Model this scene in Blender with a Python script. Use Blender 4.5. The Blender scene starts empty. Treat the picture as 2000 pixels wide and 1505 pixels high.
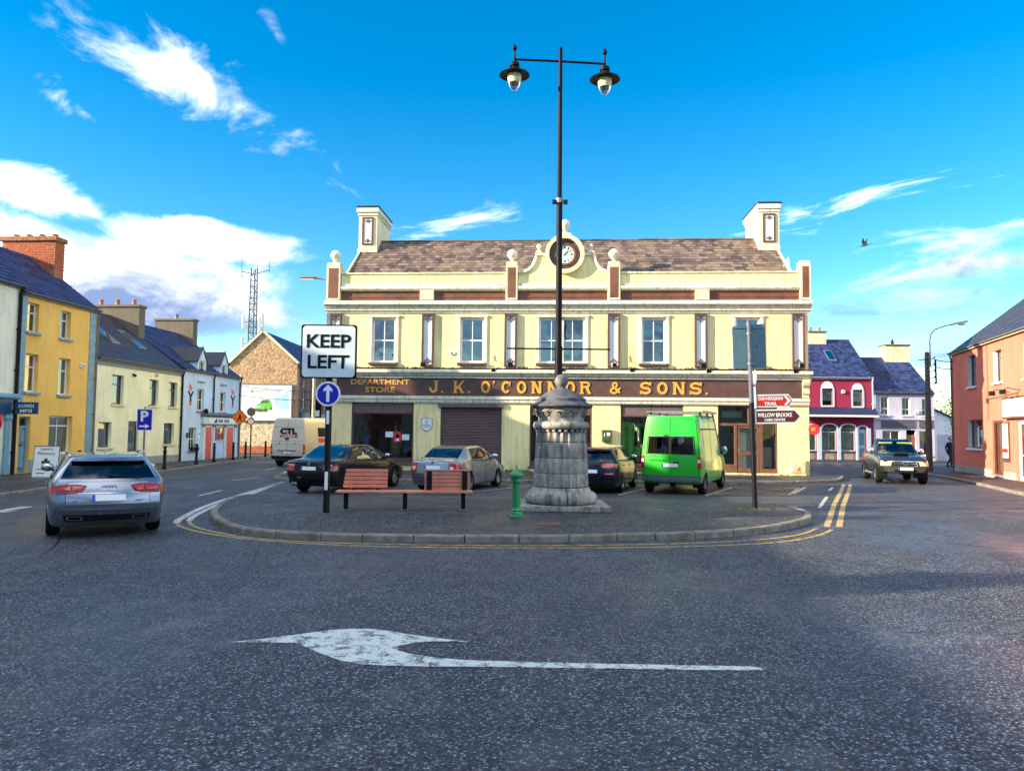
import bpy, bmesh, math, random
from mathutils import Vector, Matrix
from math import sin, cos, pi, radians as RAD
random.seed(7)
SC = bpy.context.scene
COL = SC.collection
# ------------------------------------------------------------------ camera
TH = math.atan(89.5/1480.0); RO = RAD(0.6)
_F = Vector((0, cos(TH), sin(TH))); _R0 = Vector((1, 0, 0)); _U0 = Vector((0, -sin(TH), cos(TH)))
_R = cos(RO)*_R0 + sin(RO)*_U0; _U = cos(RO)*_U0 - sin(RO)*_R0
cam_data = bpy.data.cameras.new("camera"); cam = bpy.data.objects.new("camera", cam_data); COL.objects.link(cam)
cam.matrix_world = Matrix(((_R.x, _U.x, -_F.x, 0), (_R.y, _U.y, -_F.y, 0), (_R.z, _U.z, -_F.z, 1.95), (0, 0, 0, 1)))
cam_data.sensor_width = 36.0; cam_data.lens = 36.0*1480/2000; cam_data.clip_end = 5000; cam_data.clip_start = 0.05
SC.camera = cam
# ------------------------------------------------------------------ light
SUN_AZ = RAD(75)      # from -Y towards -X
SUN_EL = RAD(18.5)
to_sun = Vector((-sin(SUN_AZ)*cos(SUN_EL), -cos(SUN_AZ)*cos(SUN_EL), sin(SUN_EL)))
sl = bpy.data.lights.new("sun", 'SUN'); so = bpy.data.objects.new("sun", sl); COL.objects.link(so)
so.rotation_euler = (-to_sun).to_track_quat('-Z', 'Y').to_euler()
so.location = (-60, -20, 40)
sl.energy = 3.1; sl.angle = RAD(0.5); sl.color = (1.0, 0.84, 0.60)
SC.view_settings.view_transform = 'Standard'; SC.view_settings.look = 'None'
SC.view_settings.gamma = 1.0; SC.view_settings.use_curve_mapping = False
SC.view_settings.exposure = 2.15
SKY_STRENGTH = 0.15
SC.cycles.max_bounces = 6; SC.cycles.diffuse_bounces = 3; SC.cycles.glossy_bounces = 3; SC.cycles.transmission_bounces = 4; SC.cycles.transparent_max_bounces = 8

def world():
    w = bpy.data.worlds.new("World"); SC.world = w; w.use_nodes = True
    nt = w.node_tree; nt.nodes.clear(); N = nt.nodes.new; L = nt.links.new
    def mth(op, a, b=None, c=None, clamp=False):
        n = N("ShaderNodeMath"); n.operation = op; n.use_clamp = clamp
        for i, q in enumerate((a, b, c)):
            if q is None: continue
            if isinstance(q, (int, float)): n.inputs[i].default_value = q
            else: L(q, n.inputs[i])
        return n.outputs[0]
    out = N("ShaderNodeOutputWorld"); bg = N("ShaderNodeBackground"); bg.inputs[1].default_value = SKY_STRENGTH
    sky = N("ShaderNodeTexSky"); sky.sky_type = 'NISHITA'; sky.sun_disc = False
    sky.sun_elevation = SUN_EL; sky.sun_rotation = math.atan2(to_sun.x, to_sun.y)
    sky.air_density = 1.0; sky.dust_density = 0.0; sky.ozone_density = 2.2
    hs = N("ShaderNodeHueSaturation"); hs.inputs["Saturation"].default_value = 1.50; hs.inputs["Hue"].default_value = 0.497; hs.inputs["Value"].default_value = 0.43
    L(sky.outputs[0], hs.inputs["Color"])
    tc = N("ShaderNodeTexCoord"); sp = N("ShaderNodeSeparateXYZ"); L(tc.outputs["Generated"], sp.inputs[0])
    X, Y, Z = sp.outputs
    az = mth('MULTIPLY', mth('ARCTAN2', X, Y), 180/pi); el = mth('MULTIPLY', mth('ARCSINE', Z), 180/pi)
    def comb(a, b, c=0.0):
        n = N("ShaderNodeCombineXYZ")
        for i, q in enumerate((a, b, c)):
            if isinstance(q, (int, float)): n.inputs[i].default_value = q
            else: L(q, n.inputs[i])
        return n.outputs[0]
    def noise(vec, scale, det=6, rough=0.55, dist=0.0):
        n = N("ShaderNodeTexNoise"); n.inputs["Scale"].default_value = scale; n.inputs["Detail"].default_value = det
        n.inputs["Roughness"].default_value = rough; n.inputs["Distortion"].default_value = dist
        L(vec, n.inputs["Vector"]); return n.outputs[0]
    zz = mth('MAXIMUM', Z, 0.02)
    flat = comb(mth('DIVIDE', X, mth('ADD', zz, 0.12)), mth('DIVIDE', Y, mth('ADD', zz, 0.12)))
    n_big = noise(flat, 0.9, 4, 0.6, 0.3)
    n_ang = noise(comb(az, mth('MULTIPLY', el, 1.6)), 0.13, 6, 0.62, 0.4)
    n_str = noise(comb(mth('MULTIPLY', mth('ADD', mth('MULTIPLY', az, 0.97), mth('MULTIPLY', el, 0.22)), 0.32), mth('SUBTRACT', mth('MULTIPLY', el, 1.3), mth('MULTIPLY', az, 0.16))), 0.35, 6, 0.62, 0.5)
    def blob(a0, e0, sa, se, rot, nz, amp, lo, hi):
        da = mth('SUBTRACT', az, a0); de = mth('SUBTRACT', el, e0); c, s = cos(RAD(rot)), sin(RAD(rot))
        u = mth('DIVIDE', mth('ADD', mth('MULTIPLY', da, c), mth('MULTIPLY', de, s)), sa)
        v = mth('DIVIDE', mth('SUBTRACT', mth('MULTIPLY', de, c), mth('MULTIPLY', da, s)), se)
        d = mth('SQRT', mth('ADD', mth('MULTIPLY', u, u), mth('MULTIPLY', v, v)))
        q = mth('ADD', mth('SUBTRACT', 1.0, d), mth('MULTIPLY', mth('SUBTRACT', nz, 0.5), amp))
        m = N("ShaderNodeMapRange"); m.interpolation_type = 'SMOOTHSTEP'; L(q, m.inputs[0])
        m.inputs[1].default_value = lo; m.inputs[2].default_value = hi; return m.outputs[0]
    parts = [blob(-37, 9.0, 25, 4.7, 1, n_ang, 1.1, 0.0, 0.45),          # bank on the left
             blob(-22.5, 13.0, 8.5, 1.7, -2, n_ang, 1.4, 0.0, 0.5),
             blob(-31.5, 14.4, 4.5, 1.7, -12, n_ang, 2.4, 0.1, 0.9),
             blob(-25.8, 24.0, 10.5, 2.3, -22, n_ang, 4.2, 0.0, 1.7),     # diagonal puff
             blob(-30.0, 20.0, 9, 2.6, -20, n_ang, 4.0, 0.7, 1.7),
             blob(-18.0, 27.0, 3.0, 1.2, -50, n_ang, 3.0, 0.5, 2.4),
             blob(34, 11.2, 17.5, 2.5, 8, n_str, 4.0, 0.0, 1.3),          # streaks on the right
             blob(24, 15.4, 11, 1.5, 9, n_str, 4.4, 0.5, 1.7),
             blob(-3.5, 15.6, 10, 1.2, 9, n_str, 4.6, 0.6, 2.2),
             blob(31, 5.4, 15, 1.6, 8, n_str, 2.6, 0.2, 1.6)]
    m = parts[0]
    for q in parts[1:]: m = mth('MAXIMUM', m, q)
    # unseen broken cloud added beside, behind and overhead for neutral fill light
    gm = N("ShaderNodeMapRange"); gm.interpolation_type = 'SMOOTHSTEP'; L(n_big, gm.inputs[0]); gm.inputs[1].default_value = 0.44; gm.inputs[2].default_value = 0.62
    bk0 = N("ShaderNodeMapRange"); L(Y, bk0.inputs[0]); bk0.inputs[1].default_value = 0.70; bk0.inputs[2].default_value = 0.40
    up = N('ShaderNodeMapRange'); L(el, up.inputs[0]); up.inputs[1].default_value = 38; up.inputs[2].default_value = 52
    bk = N('ShaderNodeMath'); bk.operation = 'MAXIMUM'; L(bk0.outputs[0], bk.inputs[0]); L(up.outputs[0], bk.inputs[1])
    m = mth('MAXIMUM', m, mth('MULTIPLY', mth('MULTIPLY', gm.outputs[0], bk.outputs[0]), 0.9))
    # cloud colour: white tops, grey-blue undersides
    shade = N("ShaderNodeMapRange"); L(mth('ADD', el, mth('MULTIPLY', mth('SUBTRACT', n_ang, 0.5), 14)), shade.inputs[0]); shade.inputs[1].default_value = 8.0; shade.inputs[2].default_value = 15.5
    cr = N("ShaderNodeMixRGB"); L(shade.outputs[0], cr.inputs[0]); cr.inputs[1].default_value = (0.50, 0.70, 1.20, 1); cr.inputs[2].default_value = (4.6, 4.6, 4.6, 1)
    mix = N("ShaderNodeMixRGB"); L(m, mix.inputs[0]); L(hs.outputs[0], mix.inputs[1]); L(cr.outputs[0], mix.inputs[2])
    L(mix.outputs[0], bg.inputs[0]); L(bg.outputs[0], out.inputs[0])
    w.cycles.sampling_method = 'MANUAL'; w.cycles.sample_map_resolution = 512
world()

# ------------------------------------------------------------------ helpers
def link(o, parent=None):
    COL.objects.link(o)
    if parent is not None: o.parent = parent
    return o
def tag(o, label=None, cat=None, group=None, kind=None):
    if label: o["label"] = label
    if cat: o["category"] = cat
    if group: o["group"] = group
    if kind: o["kind"] = kind
    return o
def thing(name, label, cat, loc=(0, 0, 0), rz=0.0, group=None):
    o = bpy.data.objects.new(name, None); link(o); o.location = loc; o.rotation_euler = (0, 0, rz); o.empty_display_size = 0.2
    return tag(o, label, cat, group)
class MB:
    def __init__(s): s.v = []; s.f = []; s.m = []
    def add(s, vs, fs, m=0):
        n = len(s.v); s.v += [tuple(q) for q in vs]; s.f += [tuple(i+n for i in f) for f in fs]; s.m += [m]*len(fs); return s
    def box(s, x0, x1, y0, y1, z0, z1, m=0):
        if x0 > x1: x0, x1 = x1, x0
        if y0 > y1: y0, y1 = y1, y0
        if z0 > z1: z0, z1 = z1, z0
        return s.add([(x0, y0, z0), (x1, y0, z0), (x1, y1, z0), (x0, y1, z0), (x0, y0, z1), (x1, y0, z1), (x1, y1, z1), (x0, y1, z1)],
              [(0, 3, 2, 1), (4, 5, 6, 7), (0, 1, 5, 4), (1, 2, 6, 5), (2, 3, 7, 6), (3, 0, 4, 7)], m)
    def quad(s, a, b, c, d, m=0): return s.add([a, b, c, d], [(0, 1, 2, 3)], m)
    def poly(s, pts, m=0): return s.add(pts, [tuple(range(len(pts)))], m)
    def prism(s, pts, lo, hi, axis='y', m=0):
        """polygon of (a,b) pairs extruded along an axis: y -> (x,z), x -> (y,z), z -> (x,y)"""
        def P(a, b, t): return {'y': (a, t, b), 'x': (t, a, b), 'z': (a, b, t)}[axis]
        n = len(pts); ar = sum(pts[i][0]*pts[(i+1) % n][1]-pts[(i+1) % n][0]*pts[i][1] for i in range(n))
        if ar < 0: pts = pts[::-1]
        if axis == 'y': lo, hi = lo, hi
        A = [P(a, b, lo) for a, b in pts]; B = [P(a, b, hi) for a, b in pts]
        fl = (axis == 'y')
        f0 = tuple(range(n)); f1 = tuple(range(n, 2*n))
        fs = [f0 if fl else f0[::-1], f1[::-1] if fl else f1]
        for i in range(n):
            j = (i+1) % n; q = (i, j, n+j, n+i); fs.append(q[::-1] if fl else q)
        return s.add(A+B, fs, m)
    def lathe(s, prof, n=24, c=(0, 0, 0), m=0, axis='z', rmod=None):
        vs = []; fs = []; k = len(prof)
        for i in range(n):
            t = 2*pi*i/n
            for (r, z) in prof:
                rr = r if rmod is None else rmod(r, z, t)
                a, b = rr*cos(t), rr*sin(t)
                vs.append({'z': (c[0]+a, c[1]+b, c[2]+z), 'x': (c[0]+z, c[1]+a, c[2]+b), 'y': (c[0]+b, c[1]+z, c[2]+a)}[axis])
        for i in range(n):
            j = (i+1) % n
            for q in range(k-1): fs.append((i*k+q, j*k+q, j*k+q+1, i*k+q+1))
        fs.append(tuple(i*k for i in range(n))[::-1]); fs.append(tuple(i*k+k-1 for i in range(n)))
        return s.add(vs, fs, m)
    def tube(s, path, r, n=8, m=0):
        P = [Vector(p) for p in path]; vs = []; fs = []
        rs = r if isinstance(r, (list, tuple)) else [r]*len(P); prev = None
        for i, p in enumerate(P):
            d = (P[min(i+1, len(P)-1)]-P[max(i-1, 0)]).normalized()
            a = prev if prev is not None else (Vector((0, 0, 1)) if abs(d.z) < 0.9 else Vector((1, 0, 0)))
            a = (a - d*a.dot(d)).normalized(); b = d.cross(a); prev = a
            for k in range(n):
                t = 2*pi*k/n; vs.append(p+(a*cos(t)+b*sin(t))*rs[i])
        for i in range(len(P)-1):
            for k in range(n):
                q = (k+1) % n; fs.append((i*n+k, i*n+q, (i+1)*n+q, (i+1)*n+k))
        fs.append(tuple(range(n))[::-1]); fs.append(tuple(range((len(P)-1)*n, len(P)*n)))
        return s.add(vs, fs, m)
    def ball(s, c, r, n=16, k=10, m=0, sq=(1, 1, 1)):
        prof = [(r*sin(pi*i/k)+1e-5, -r*cos(pi*i/k)) for i in range(k+1)]
        n0 = len(s.v); s.lathe(prof, n, (0, 0, 0), m)
        for i in range(n0, len(s.v)):
            v = s.v[i]; s.v[i] = (c[0]+v[0]*sq[0], c[1]+v[1]*sq[1], c[2]+v[2]*sq[2])
        return s
    def xf(s, M4):
        s.v = [tuple(M4 @ Vector(q)) for q in s.v]; return s
    def mesh(s, name, mats, smooth=False, ang=35):
        me = bpy.data.meshes.new(name); me.from_pydata(s.v, [], s.f)
        if not isinstance(mats, (list, tuple)): mats = [mats]
        for q in mats: me.materials.append(q)
        if len(mats) > 1: me.polygons.foreach_set("material_index", s.m)
        me.update()
        if smooth:
            me.polygons.foreach_set("use_smooth", [True]*len(me.polygons)); me.set_sharp_from_angle(angle=RAD(ang))
        return me
    def build(s, name, mats, parent=None, smooth=False, bevel=0.0, ang=35, seg=1, recalc=False):
        me = s.mesh(name, mats, smooth and not bevel, ang)
        if recalc or bevel:
            bm = bmesh.new(); bm.from_mesh(me)
            if recalc: bmesh.ops.recalc_face_normals(bm, faces=bm.faces)
            if bevel: bmesh.ops.bevel(bm, geom=list(bm.edges), offset=bevel, segments=seg, affect='EDGES', clamp_overlap=True)
            bm.to_mesh(me); bm.free()
            if smooth:
                me.polygons.foreach_set("use_smooth", [True]*len(me.polygons)); me.set_sharp_from_angle(angle=RAD(ang))
        return link(bpy.data.objects.new(name, me), parent)
def box(name, mat, parent, x0, x1, y0, y1, z0, z1, bevel=0.0): return MB().box(x0, x1, y0, y1, z0, z1).build(name, mat, parent, bevel=bevel)
def text(name, body, size, mat, parent, loc, rot=(pi/2, 0, 0), width=None, bold=0.0, ext=0.004, align='CENTER', height=None):
    cu = bpy.data.curves.new(name, 'FONT'); cu.body = body; cu.size = size; cu.align_x = align; cu.align_y = 'CENTER'
    cu.extrude = ext; cu.offset = bold*size; cu.resolution_u = 3; cu.fill_mode = 'BOTH'
    t = bpy.data.objects.new(name, cu); COL.objects.link(t); bpy.context.view_layer.update()
    me = bpy.data.meshes.new_from_object(t.evaluated_get(bpy.context.evaluated_depsgraph_get()))
    bpy.data.objects.remove(t); bpy.data.curves.remove(cu)
    xs = [v.co.x for v in me.vertices]; ys = [v.co.y for v in me.vertices]
    cx = (max(xs)+min(xs))/2 if align == 'CENTER' else min(xs); cy = (max(ys)+min(ys))/2
    sx = 1.0 if width is None else width/(max(xs)-min(xs)); sy = 1.0 if height is None else height/(max(ys)-min(ys))
    for v in me.vertices: v.co.x = (v.co.x-cx)*sx; v.co.y = (v.co.y-cy)*sy
    me.name = name; me.materials.clear(); me.materials.append(mat)
    o = link(bpy.data.objects.new(name, me), parent); o.location = loc; o.rotation_euler = rot
    return o

# ------------------------------------------------------------------ materials
def srgb(r, g, b):
    f = lambda c: (c/255/12.92) if c/255 <= 0.04045 else ((c/255+0.055)/1.055)**2.4
    return (f(r), f(g), f(b))
class NT:
    def __init__(s, name):
        s.mat = bpy.data.materials.new(name); s.mat.use_nodes = True; s.t = s.mat.node_tree
        s.bs = s.t.nodes["Principled BSDF"]; s.out = s.t.nodes["Material Output"]
        s.geo = s.n("ShaderNodeNewGeometry"); s.pos = s.geo.outputs["Position"]
    def n(s, t, **kw):
        q = s.t.nodes.new(t)
        for k, v in kw.items(): setattr(q, k, v)
        return q
    def put(s, sock, v):
        if isinstance(v, bpy.types.NodeSocket): s.t.links.new(v, sock)
        elif isinstance(v, (tuple, list)): sock.default_value = (*v, 1) if len(v) == 3 and sock.type == 'RGBA' else v
        else: sock.default_value = v
    def math(s, op, a, b=0.0, clamp=False):
        q = s.n("ShaderNodeMath", operation=op, use_clamp=clamp); s.put(q.inputs[0], a); s.put(q.inputs[1], b); return q.outputs[0]
    def scale(s, v, sc):
        q = s.n("ShaderNodeVectorMath", operation='MULTIPLY'); s.put(q.inputs[0], v); s.put(q.inputs[1], sc); return q.outputs[0]
    def noise(s, sc, det=3, rough=0.55, vec=None, dist=0.0):
        q = s.n("ShaderNodeTexNoise"); s.put(q.inputs["Vector"], vec or s.pos); s.put(q.inputs["Scale"], sc); s.put(q.inputs["Detail"], det); s.put(q.inputs["Roughness"], rough); s.put(q.inputs["Distortion"], dist); return q.outputs[0]
    def voro(s, sc, feat='F1', vec=None, out="Distance"):
        q = s.n("ShaderNodeTexVoronoi", feature=feat); s.put(q.inputs["Vector"], vec or s.pos); s.put(q.inputs["Scale"], sc); return q.outputs[out]
    def ramp(s, f, lo, hi, a=0.0, b=1.0, smooth=False):
        q = s.n("ShaderNodeMapRange", interpolation_type='SMOOTHSTEP' if smooth else 'LINEAR'); s.put(q.inputs[0], f); s.put(q.inputs[1], lo); s.put(q.inputs[2], hi); s.put(q.inputs[3], a); s.put(q.inputs[4], b); return q.outputs[0]
    def mix(s, f, a, b, mode='MIX'):
        q = s.n("ShaderNodeMixRGB", blend_type=mode); s.put(q.inputs[0], f); s.put(q.inputs[1], a); s.put(q.inputs[2], b); return q.outputs[0]
    def bump(s, h, strength=0.3, dist=0.01):
        q = s.n("ShaderNodeBump"); s.put(q.inputs["Height"], h); s.put(q.inputs["Strength"], strength); s.put(q.inputs["Distance"], dist); s.put(s.bs.inputs["Normal"], q.outputs[0]); return q.outputs[0]
    def set(s, **kw):
        for k, v in kw.items(): s.put(s.bs.inputs[{'col': "Base Color", 'rough': "Roughness", 'metal': "Metallic", 'spec': "Specular IOR Level", 'coat': "Coat Weight", 'crough': "Coat Roughness", 'trans': "Transmission Weight"}[k]], v)
        return s.mat
def mul(c, k): return tuple(min(1.0, x*k) for x in c)
def plain(name, col, rough=0.6, metal=0.0, var=0.12, vs=3.0, bump=0.0, bs=60, spec=0.5, coat=0.0):
    t = NT(name); c = t.mix(t.ramp(t.noise(vs, 4), 0.3, 0.7), mul(col, 1-var), mul(col, 1+var)) if var else col
    if bump: t.bump(t.noise(bs, 3), bump, 0.004)
    rr = t.ramp(t.noise(vs*2.3, 3), 0.3, 0.7, max(0.02, rough-0.06), min(1, rough+0.06)) if var else rough
    return t.set(col=c, rough=rr, metal=metal, spec=spec, coat=coat)
def stucco(name, col, dirt=(0.20, 0.17, 0.12), amt=0.35, bump=0.25, rough=0.85):
    """painted render: blotches, rain streaks, splashed grime near the ground"""
    t = NT(name)
    c = t.mix(t.ramp(t.noise(0.9, 5, 0.6), 0.3, 0.7), mul(col, 0.88), mul(col, 1.08))
    st = t.noise(1.0, 5, 0.65, t.scale(t.pos, (7.0, 7.0, 0.55)))
    c = t.mix(t.ramp(st, 0.49, 0.68, 0.0, amt), c, dirt)
    sp = t.n("ShaderNodeSeparateXYZ"); t.put(sp.inputs[0], t.pos)
    low = t.math('MULTIPLY', t.ramp(sp.outputs[2], 0.12, 0.85, 1.0, 0.0), t.ramp(t.noise(3.5, 5, 0.65), 0.42, 0.68))
    c = t.mix(t.math('MULTIPLY', low, amt*1.6, True), c, dirt)
    cr = t.voro(0.55, 'DISTANCE_TO_EDGE', t.mix(0.55, t.pos, t.n("ShaderNodeTexNoise").outputs[1], 'ADD'))
    crk = t.math('MULTIPLY', t.ramp(cr, 0.0, 0.006, 0.55, 0.0), t.ramp(t.noise(0.5, 2), 0.5, 0.62))
    c = t.mix(crk, c, mul(dirt, 0.5))
    t.bump(t.math('ADD', t.noise(45, 4, 0.6), t.math('MULTIPLY', t.noise(6, 3), 0.8)), bump, 0.012)
    return t.set(col=c, rough=rough)
def asphalt(name, base=(0.082, 0.098, 0.132), spec_amt=0.28, grain=1.0):
    t = NT(name)
    vc = t.n("ShaderNodeTexVoronoi"); t.put(vc.inputs["Vector"], t.pos); t.put(vc.inputs["Scale"], 50.0*grain)
    sepc = t.n("ShaderNodeSeparateXYZ"); t.put(sepc.inputs[0], vc.outputs["Color"]); cell = sepc.outputs[0]
    stone = t.mix(t.ramp(cell, 0.15, 0.8), mul(base, 0.22), mul(base, 1.7))
    stone = t.mix(t.ramp(cell, 0.74, 0.97, 0.0, 0.85), stone, (0.56, 0.58, 0.62))  # pale stones take bump glints into their colour besides their own tone
    stone = t.mix(t.ramp(sepc.outputs[1], 0.90, 0.95, 0, 0.5), stone, (0.26, 0.17, 0.09))
    c = t.mix(t.math('MULTIPLY', t.ramp(vc.outputs["Distance"], 0.22, 0.55), 0.75), stone, mul(base, 0.12))
    big = t.noise(0.35, 5, 0.6); mid = t.noise(1.7, 5, 0.62, None, 0.6)
    c = t.mix(t.ramp(big, 0.38, 0.62, 0.0, 0.38), c, mul(base, 0.45))
    c = t.mix(t.ramp(mid, 0.52, 0.70, 0.0, 0.30), c, (0.17, 0.165, 0.16))
    cr = t.n("ShaderNodeTexVoronoi", feature='DISTANCE_TO_EDGE'); wp = t.mix(0.35, t.pos, t.n("ShaderNodeTexNoise").outputs[1], 'ADD')
    t.put(cr.inputs["Vector"], wp); t.put(cr.inputs["Scale"], 0.16)
    crk = t.math('MULTIPLY', t.ramp(cr.outputs["Distance"], 0.0, 0.0035, 0.8, 0.0), t.ramp(t.noise(0.22, 2), 0.47, 0.55))
    c = t.mix(crk, c, (0.012, 0.012, 0.012))
    wet = t.ramp(t.noise(0.25, 4, 0.6, t.scale(t.pos, (1.0, 0.45, 1.0))), 0.46, 0.66)
    h = t.math('ADD', t.ramp(vc.outputs["Distance"], 0.0, 0.6, 1.0, 0.0), t.math('MULTIPLY', t.noise(22, 3), 0.6))
    t.bump(h, 0.9, 0.009)
    return t.set(col=c, rough=t.ramp(wet, 0, 1, 0.64, 0.28), spec=spec_amt)
def slate(name, a, b, c=None, rough=0.5):
    t = NT(name); oi = t.n("ShaderNodeObjectInfo")
    r = t.math('FRACT', t.math('ADD', t.geo.outputs["Random Per Island"], oi.outputs["Random"]))
    k = t.mix(r, a, b)
    k = t.mix(t.ramp(t.noise(0.7, 5, 0.65), 0.5, 0.72, 0, 0.5), k, c or b)
    k = t.mix(t.ramp(t.noise(9, 4, 0.6), 0.55, 0.8, 0, 0.4), k, mul(a, 0.4))
    t.bump(t.noise(28, 4, 0.6), 0.3, 0.006)
    return t.set(col=k, rough=t.ramp(r, 0, 1, rough-0.1, rough+0.12))
def glass(name, tint=(0.75, 0.8, 0.8), refl=0.16, gl=(0.95, 0.98, 1.0), fk=0.9):
    t = NT(name); t.t.nodes.remove(t.bs)
    tr = t.n("ShaderNodeBsdfTransparent"); t.put(tr.inputs[0], tint); g = t.n("ShaderNodeBsdfGlossy"); t.put(g.inputs[0], gl); t.put(g.inputs["Roughness"], 0.015)
    b = t.n("ShaderNodeBump"); t.put(b.inputs["Height"], t.noise(0.7, 2)); t.put(b.inputs["Strength"], 0.12); t.put(b.inputs["Distance"], 0.12); t.put(g.inputs["Normal"], b.outputs[0])
    fr = t.n("ShaderNodeFresnel"); t.put(fr.inputs[0], 1.5)
    mx = t.n("ShaderNodeMixShader"); t.put(mx.inputs[0], t.math('ADD', t.math('MULTIPLY', fr.outputs[0], fk), refl, True)); t.t.links.new(tr.outputs[0], mx.inputs[1]); t.t.links.new(g.outputs[0], mx.inputs[2])
    t.t.links.new(mx.outputs[0], t.out.inputs[0]); return t.mat
def roadpaint(name, col, wear=0.5):
    t = NT(name); n1 = t.noise(7, 6, 0.7); n2 = t.noise(70, 3, 0.6)
    f = t.ramp(t.math('ADD', n1, t.math('MULTIPLY', n2, 0.55)), 0.62+0.2*wear, 0.80+0.12*wear, 0.0, 1.0)
    c = t.mix(f, t.mix(t.ramp(n1, 0.3, 0.7), mul(col, 0.75), col), (0.06, 0.06, 0.068))
    t.bump(n2, 0.5, 0.004); return t.set(col=c, rough=0.55)
def carpaint(name, col, metal=0.0, rough=0.28, flake=0.0, dirt=0.25, coat=0.8):
    t = NT(name); sp = t.n("ShaderNodeSeparateXYZ"); t.put(sp.inputs[0], t.pos)
    d = t.math('MULTIPLY', t.ramp(sp.outputs[2], 0.2, 0.75, 1.0, 0.05), t.ramp(t.noise(2.2, 5, 0.65), 0.35, 0.7))
    d = t.math('MULTIPLY', d, dirt, True)
    c = t.mix(d, col, (0.16, 0.13, 0.10))
    return t.set(col=c, rough=t.ramp(d, 0, 0.5, rough, 0.6), metal=metal, coat=coat, crough=0.04, spec=0.5*coat)
def stonewall(name, cols, mortar, sc=3.2, bump=0.8, flat=1.5):
    t = NT(name); vec = t.scale(t.mix(0.12, t.pos, t.n("ShaderNodeTexNoise").outputs[1], 'ADD'), (1.0, 1.0, flat))
    v = t.n("ShaderNodeTexVoronoi"); t.put(v.inputs["Vector"], vec); t.put(v.inputs["Scale"], sc)
    s3 = t.n("ShaderNodeSeparateXYZ"); t.put(s3.inputs[0], v.outputs["Color"])
    c = t.mix(s3.outputs[0], cols[0], cols[1]); c = t.mix(t.ramp(s3.outputs[1], 0.7, 0.8), c, cols[2])
    e = t.voro(sc, 'DISTANCE_TO_EDGE', vec); c = t.mix(t.ramp(e, 0.02, 0.09, 1.0, 0.0), c, mortar)
    c = t.mix(t.ramp(t.noise(20, 4), 0.5, 0.8, 0, 0.5), c, mul(cols[0], 0.4))
    t.bump(t.math('ADD', t.ramp(e, 0.0, 0.12), t.math('MULTIPLY', t.noise(25, 3), 0.4)), bump, 0.04)
    return t.set(col=c, rough=0.9)
def brickmat(name, a, b, mortar, scale=1.0):
    t = NT(name); v = t.n("ShaderNodeTexBrick"); sp = t.n("ShaderNodeSeparateXYZ"); t.put(sp.inputs[0], t.pos)
    cb = t.n("ShaderNodeCombineXYZ"); t.put(cb.inputs[0], t.math('ADD', sp.outputs[0], sp.outputs[1])); t.put(cb.inputs[1], sp.outputs[2])
    t.put(v.inputs["Vector"], cb.outputs[0]); t.put(v.inputs["Color1"], a); t.put(v.inputs["Color2"], b); t.put(v.inputs["Mortar"], mortar)
    t.put(v.inputs["Scale"], 1.0); v.inputs["Brick Width"].default_value = 0.225*scale; v.inputs["Row Height"].default_value = 0.075*scale; v.inputs["Mortar Size"].default_value = 0.008*scale
    c = t.mix(t.ramp(t.noise(14, 4), 0.45, 0.75, 0, 0.5), v.outputs[0], mul(a, 0.45)); t.bump(t.math('SUBTRACT', 1.0, v.outputs[1]), 0.6, 0.01)
    return t.set(col=c, rough=0.88)

CREAM = stucco("cream_render", (0.93, 0.77, 0.385), (0.24, 0.16, 0.06), 0.34)
CREAMT = stucco("cream_trim", (0.84, 0.74, 0.44), (0.20, 0.15, 0.08), 0.6, 0.2)
WHITET = stucco("white_trim", (0.76, 0.71, 0.56), (0.20, 0.16, 0.10), 0.55, 0.15)
BROWN = plain("brown_paint", (0.105, 0.052, 0.042), 0.45, var=0.2, vs=2.5, bump=0.1)
BROWNL = plain("brown_red_paint", (0.17, 0.062, 0.036), 0.6, var=0.3, vs=2.0, bump=0.25)
BROWNP = plain("mauve_brown_panel", (0.155, 0.095, 0.092), 0.5, var=0.12, vs=1.5)
PANELW = plain("panel_white", (0.80, 0.79, 0.76), 0.6, var=0.06, vs=2, bump=0.1)
UPVC = plain("white_frame", (0.82, 0.82, 0.80), 0.35, var=0.05, vs=3)
ORN = plain("ornament_brown", (0.09, 0.035, 0.02), 0.5, var=0.1)
MOSS = plain("mossy_ledge", (0.035, 0.030, 0.018), 0.95, var=0.7, vs=6, bump=0.9, bs=30)
GOLD = plain("gold_letter", (0.86, 0.38, 0.055), 0.4, var=0.08, vs=5)
SLATEB = slate("roof_slate_brown", (0.048, 0.036, 0.036), (0.23, 0.155, 0.12), (0.30, 0.21, 0.11), 0.62)
SLATEN = slate("roof_slate_blue", (0.005, 0.010, 0.042), (0.028, 0.052, 0.18), (0.018, 0.028, 0.075), 0.65)
SLATED = slate("roof_slate_dark", (0.030, 0.032, 0.050), (0.05, 0.055, 0.08), (0.055, 0.055, 0.055), 0.5)
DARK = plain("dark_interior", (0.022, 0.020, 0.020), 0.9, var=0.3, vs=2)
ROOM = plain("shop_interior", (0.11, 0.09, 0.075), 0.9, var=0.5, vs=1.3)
GLASS = glass("window_glass", (0.62, 0.66, 0.68), 0.035, fk=0.6)
GLASSB = glass("sky_glass", (0.36, 0.42, 0.48), 0.20)
CARGLASS = glass("car_glass", (0.34, 0.38, 0.38), 0.07)
CARDARK = glass("car_privacy_glass", (0.03, 0.033, 0.04), 0.05)
BLACKM = plain("black_metal", (0.009, 0.009, 0.011), 0.4, var=0.15, vs=6, spec=0.18)
GREYM = plain("galvanised_steel", (0.20, 0.22, 0.25), 0.5, 0.5, var=0.2, vs=8, bump=0.1)
GREYP = plain("grey_plastic", (0.18, 0.18, 0.19), 0.5, var=0.1)
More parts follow.
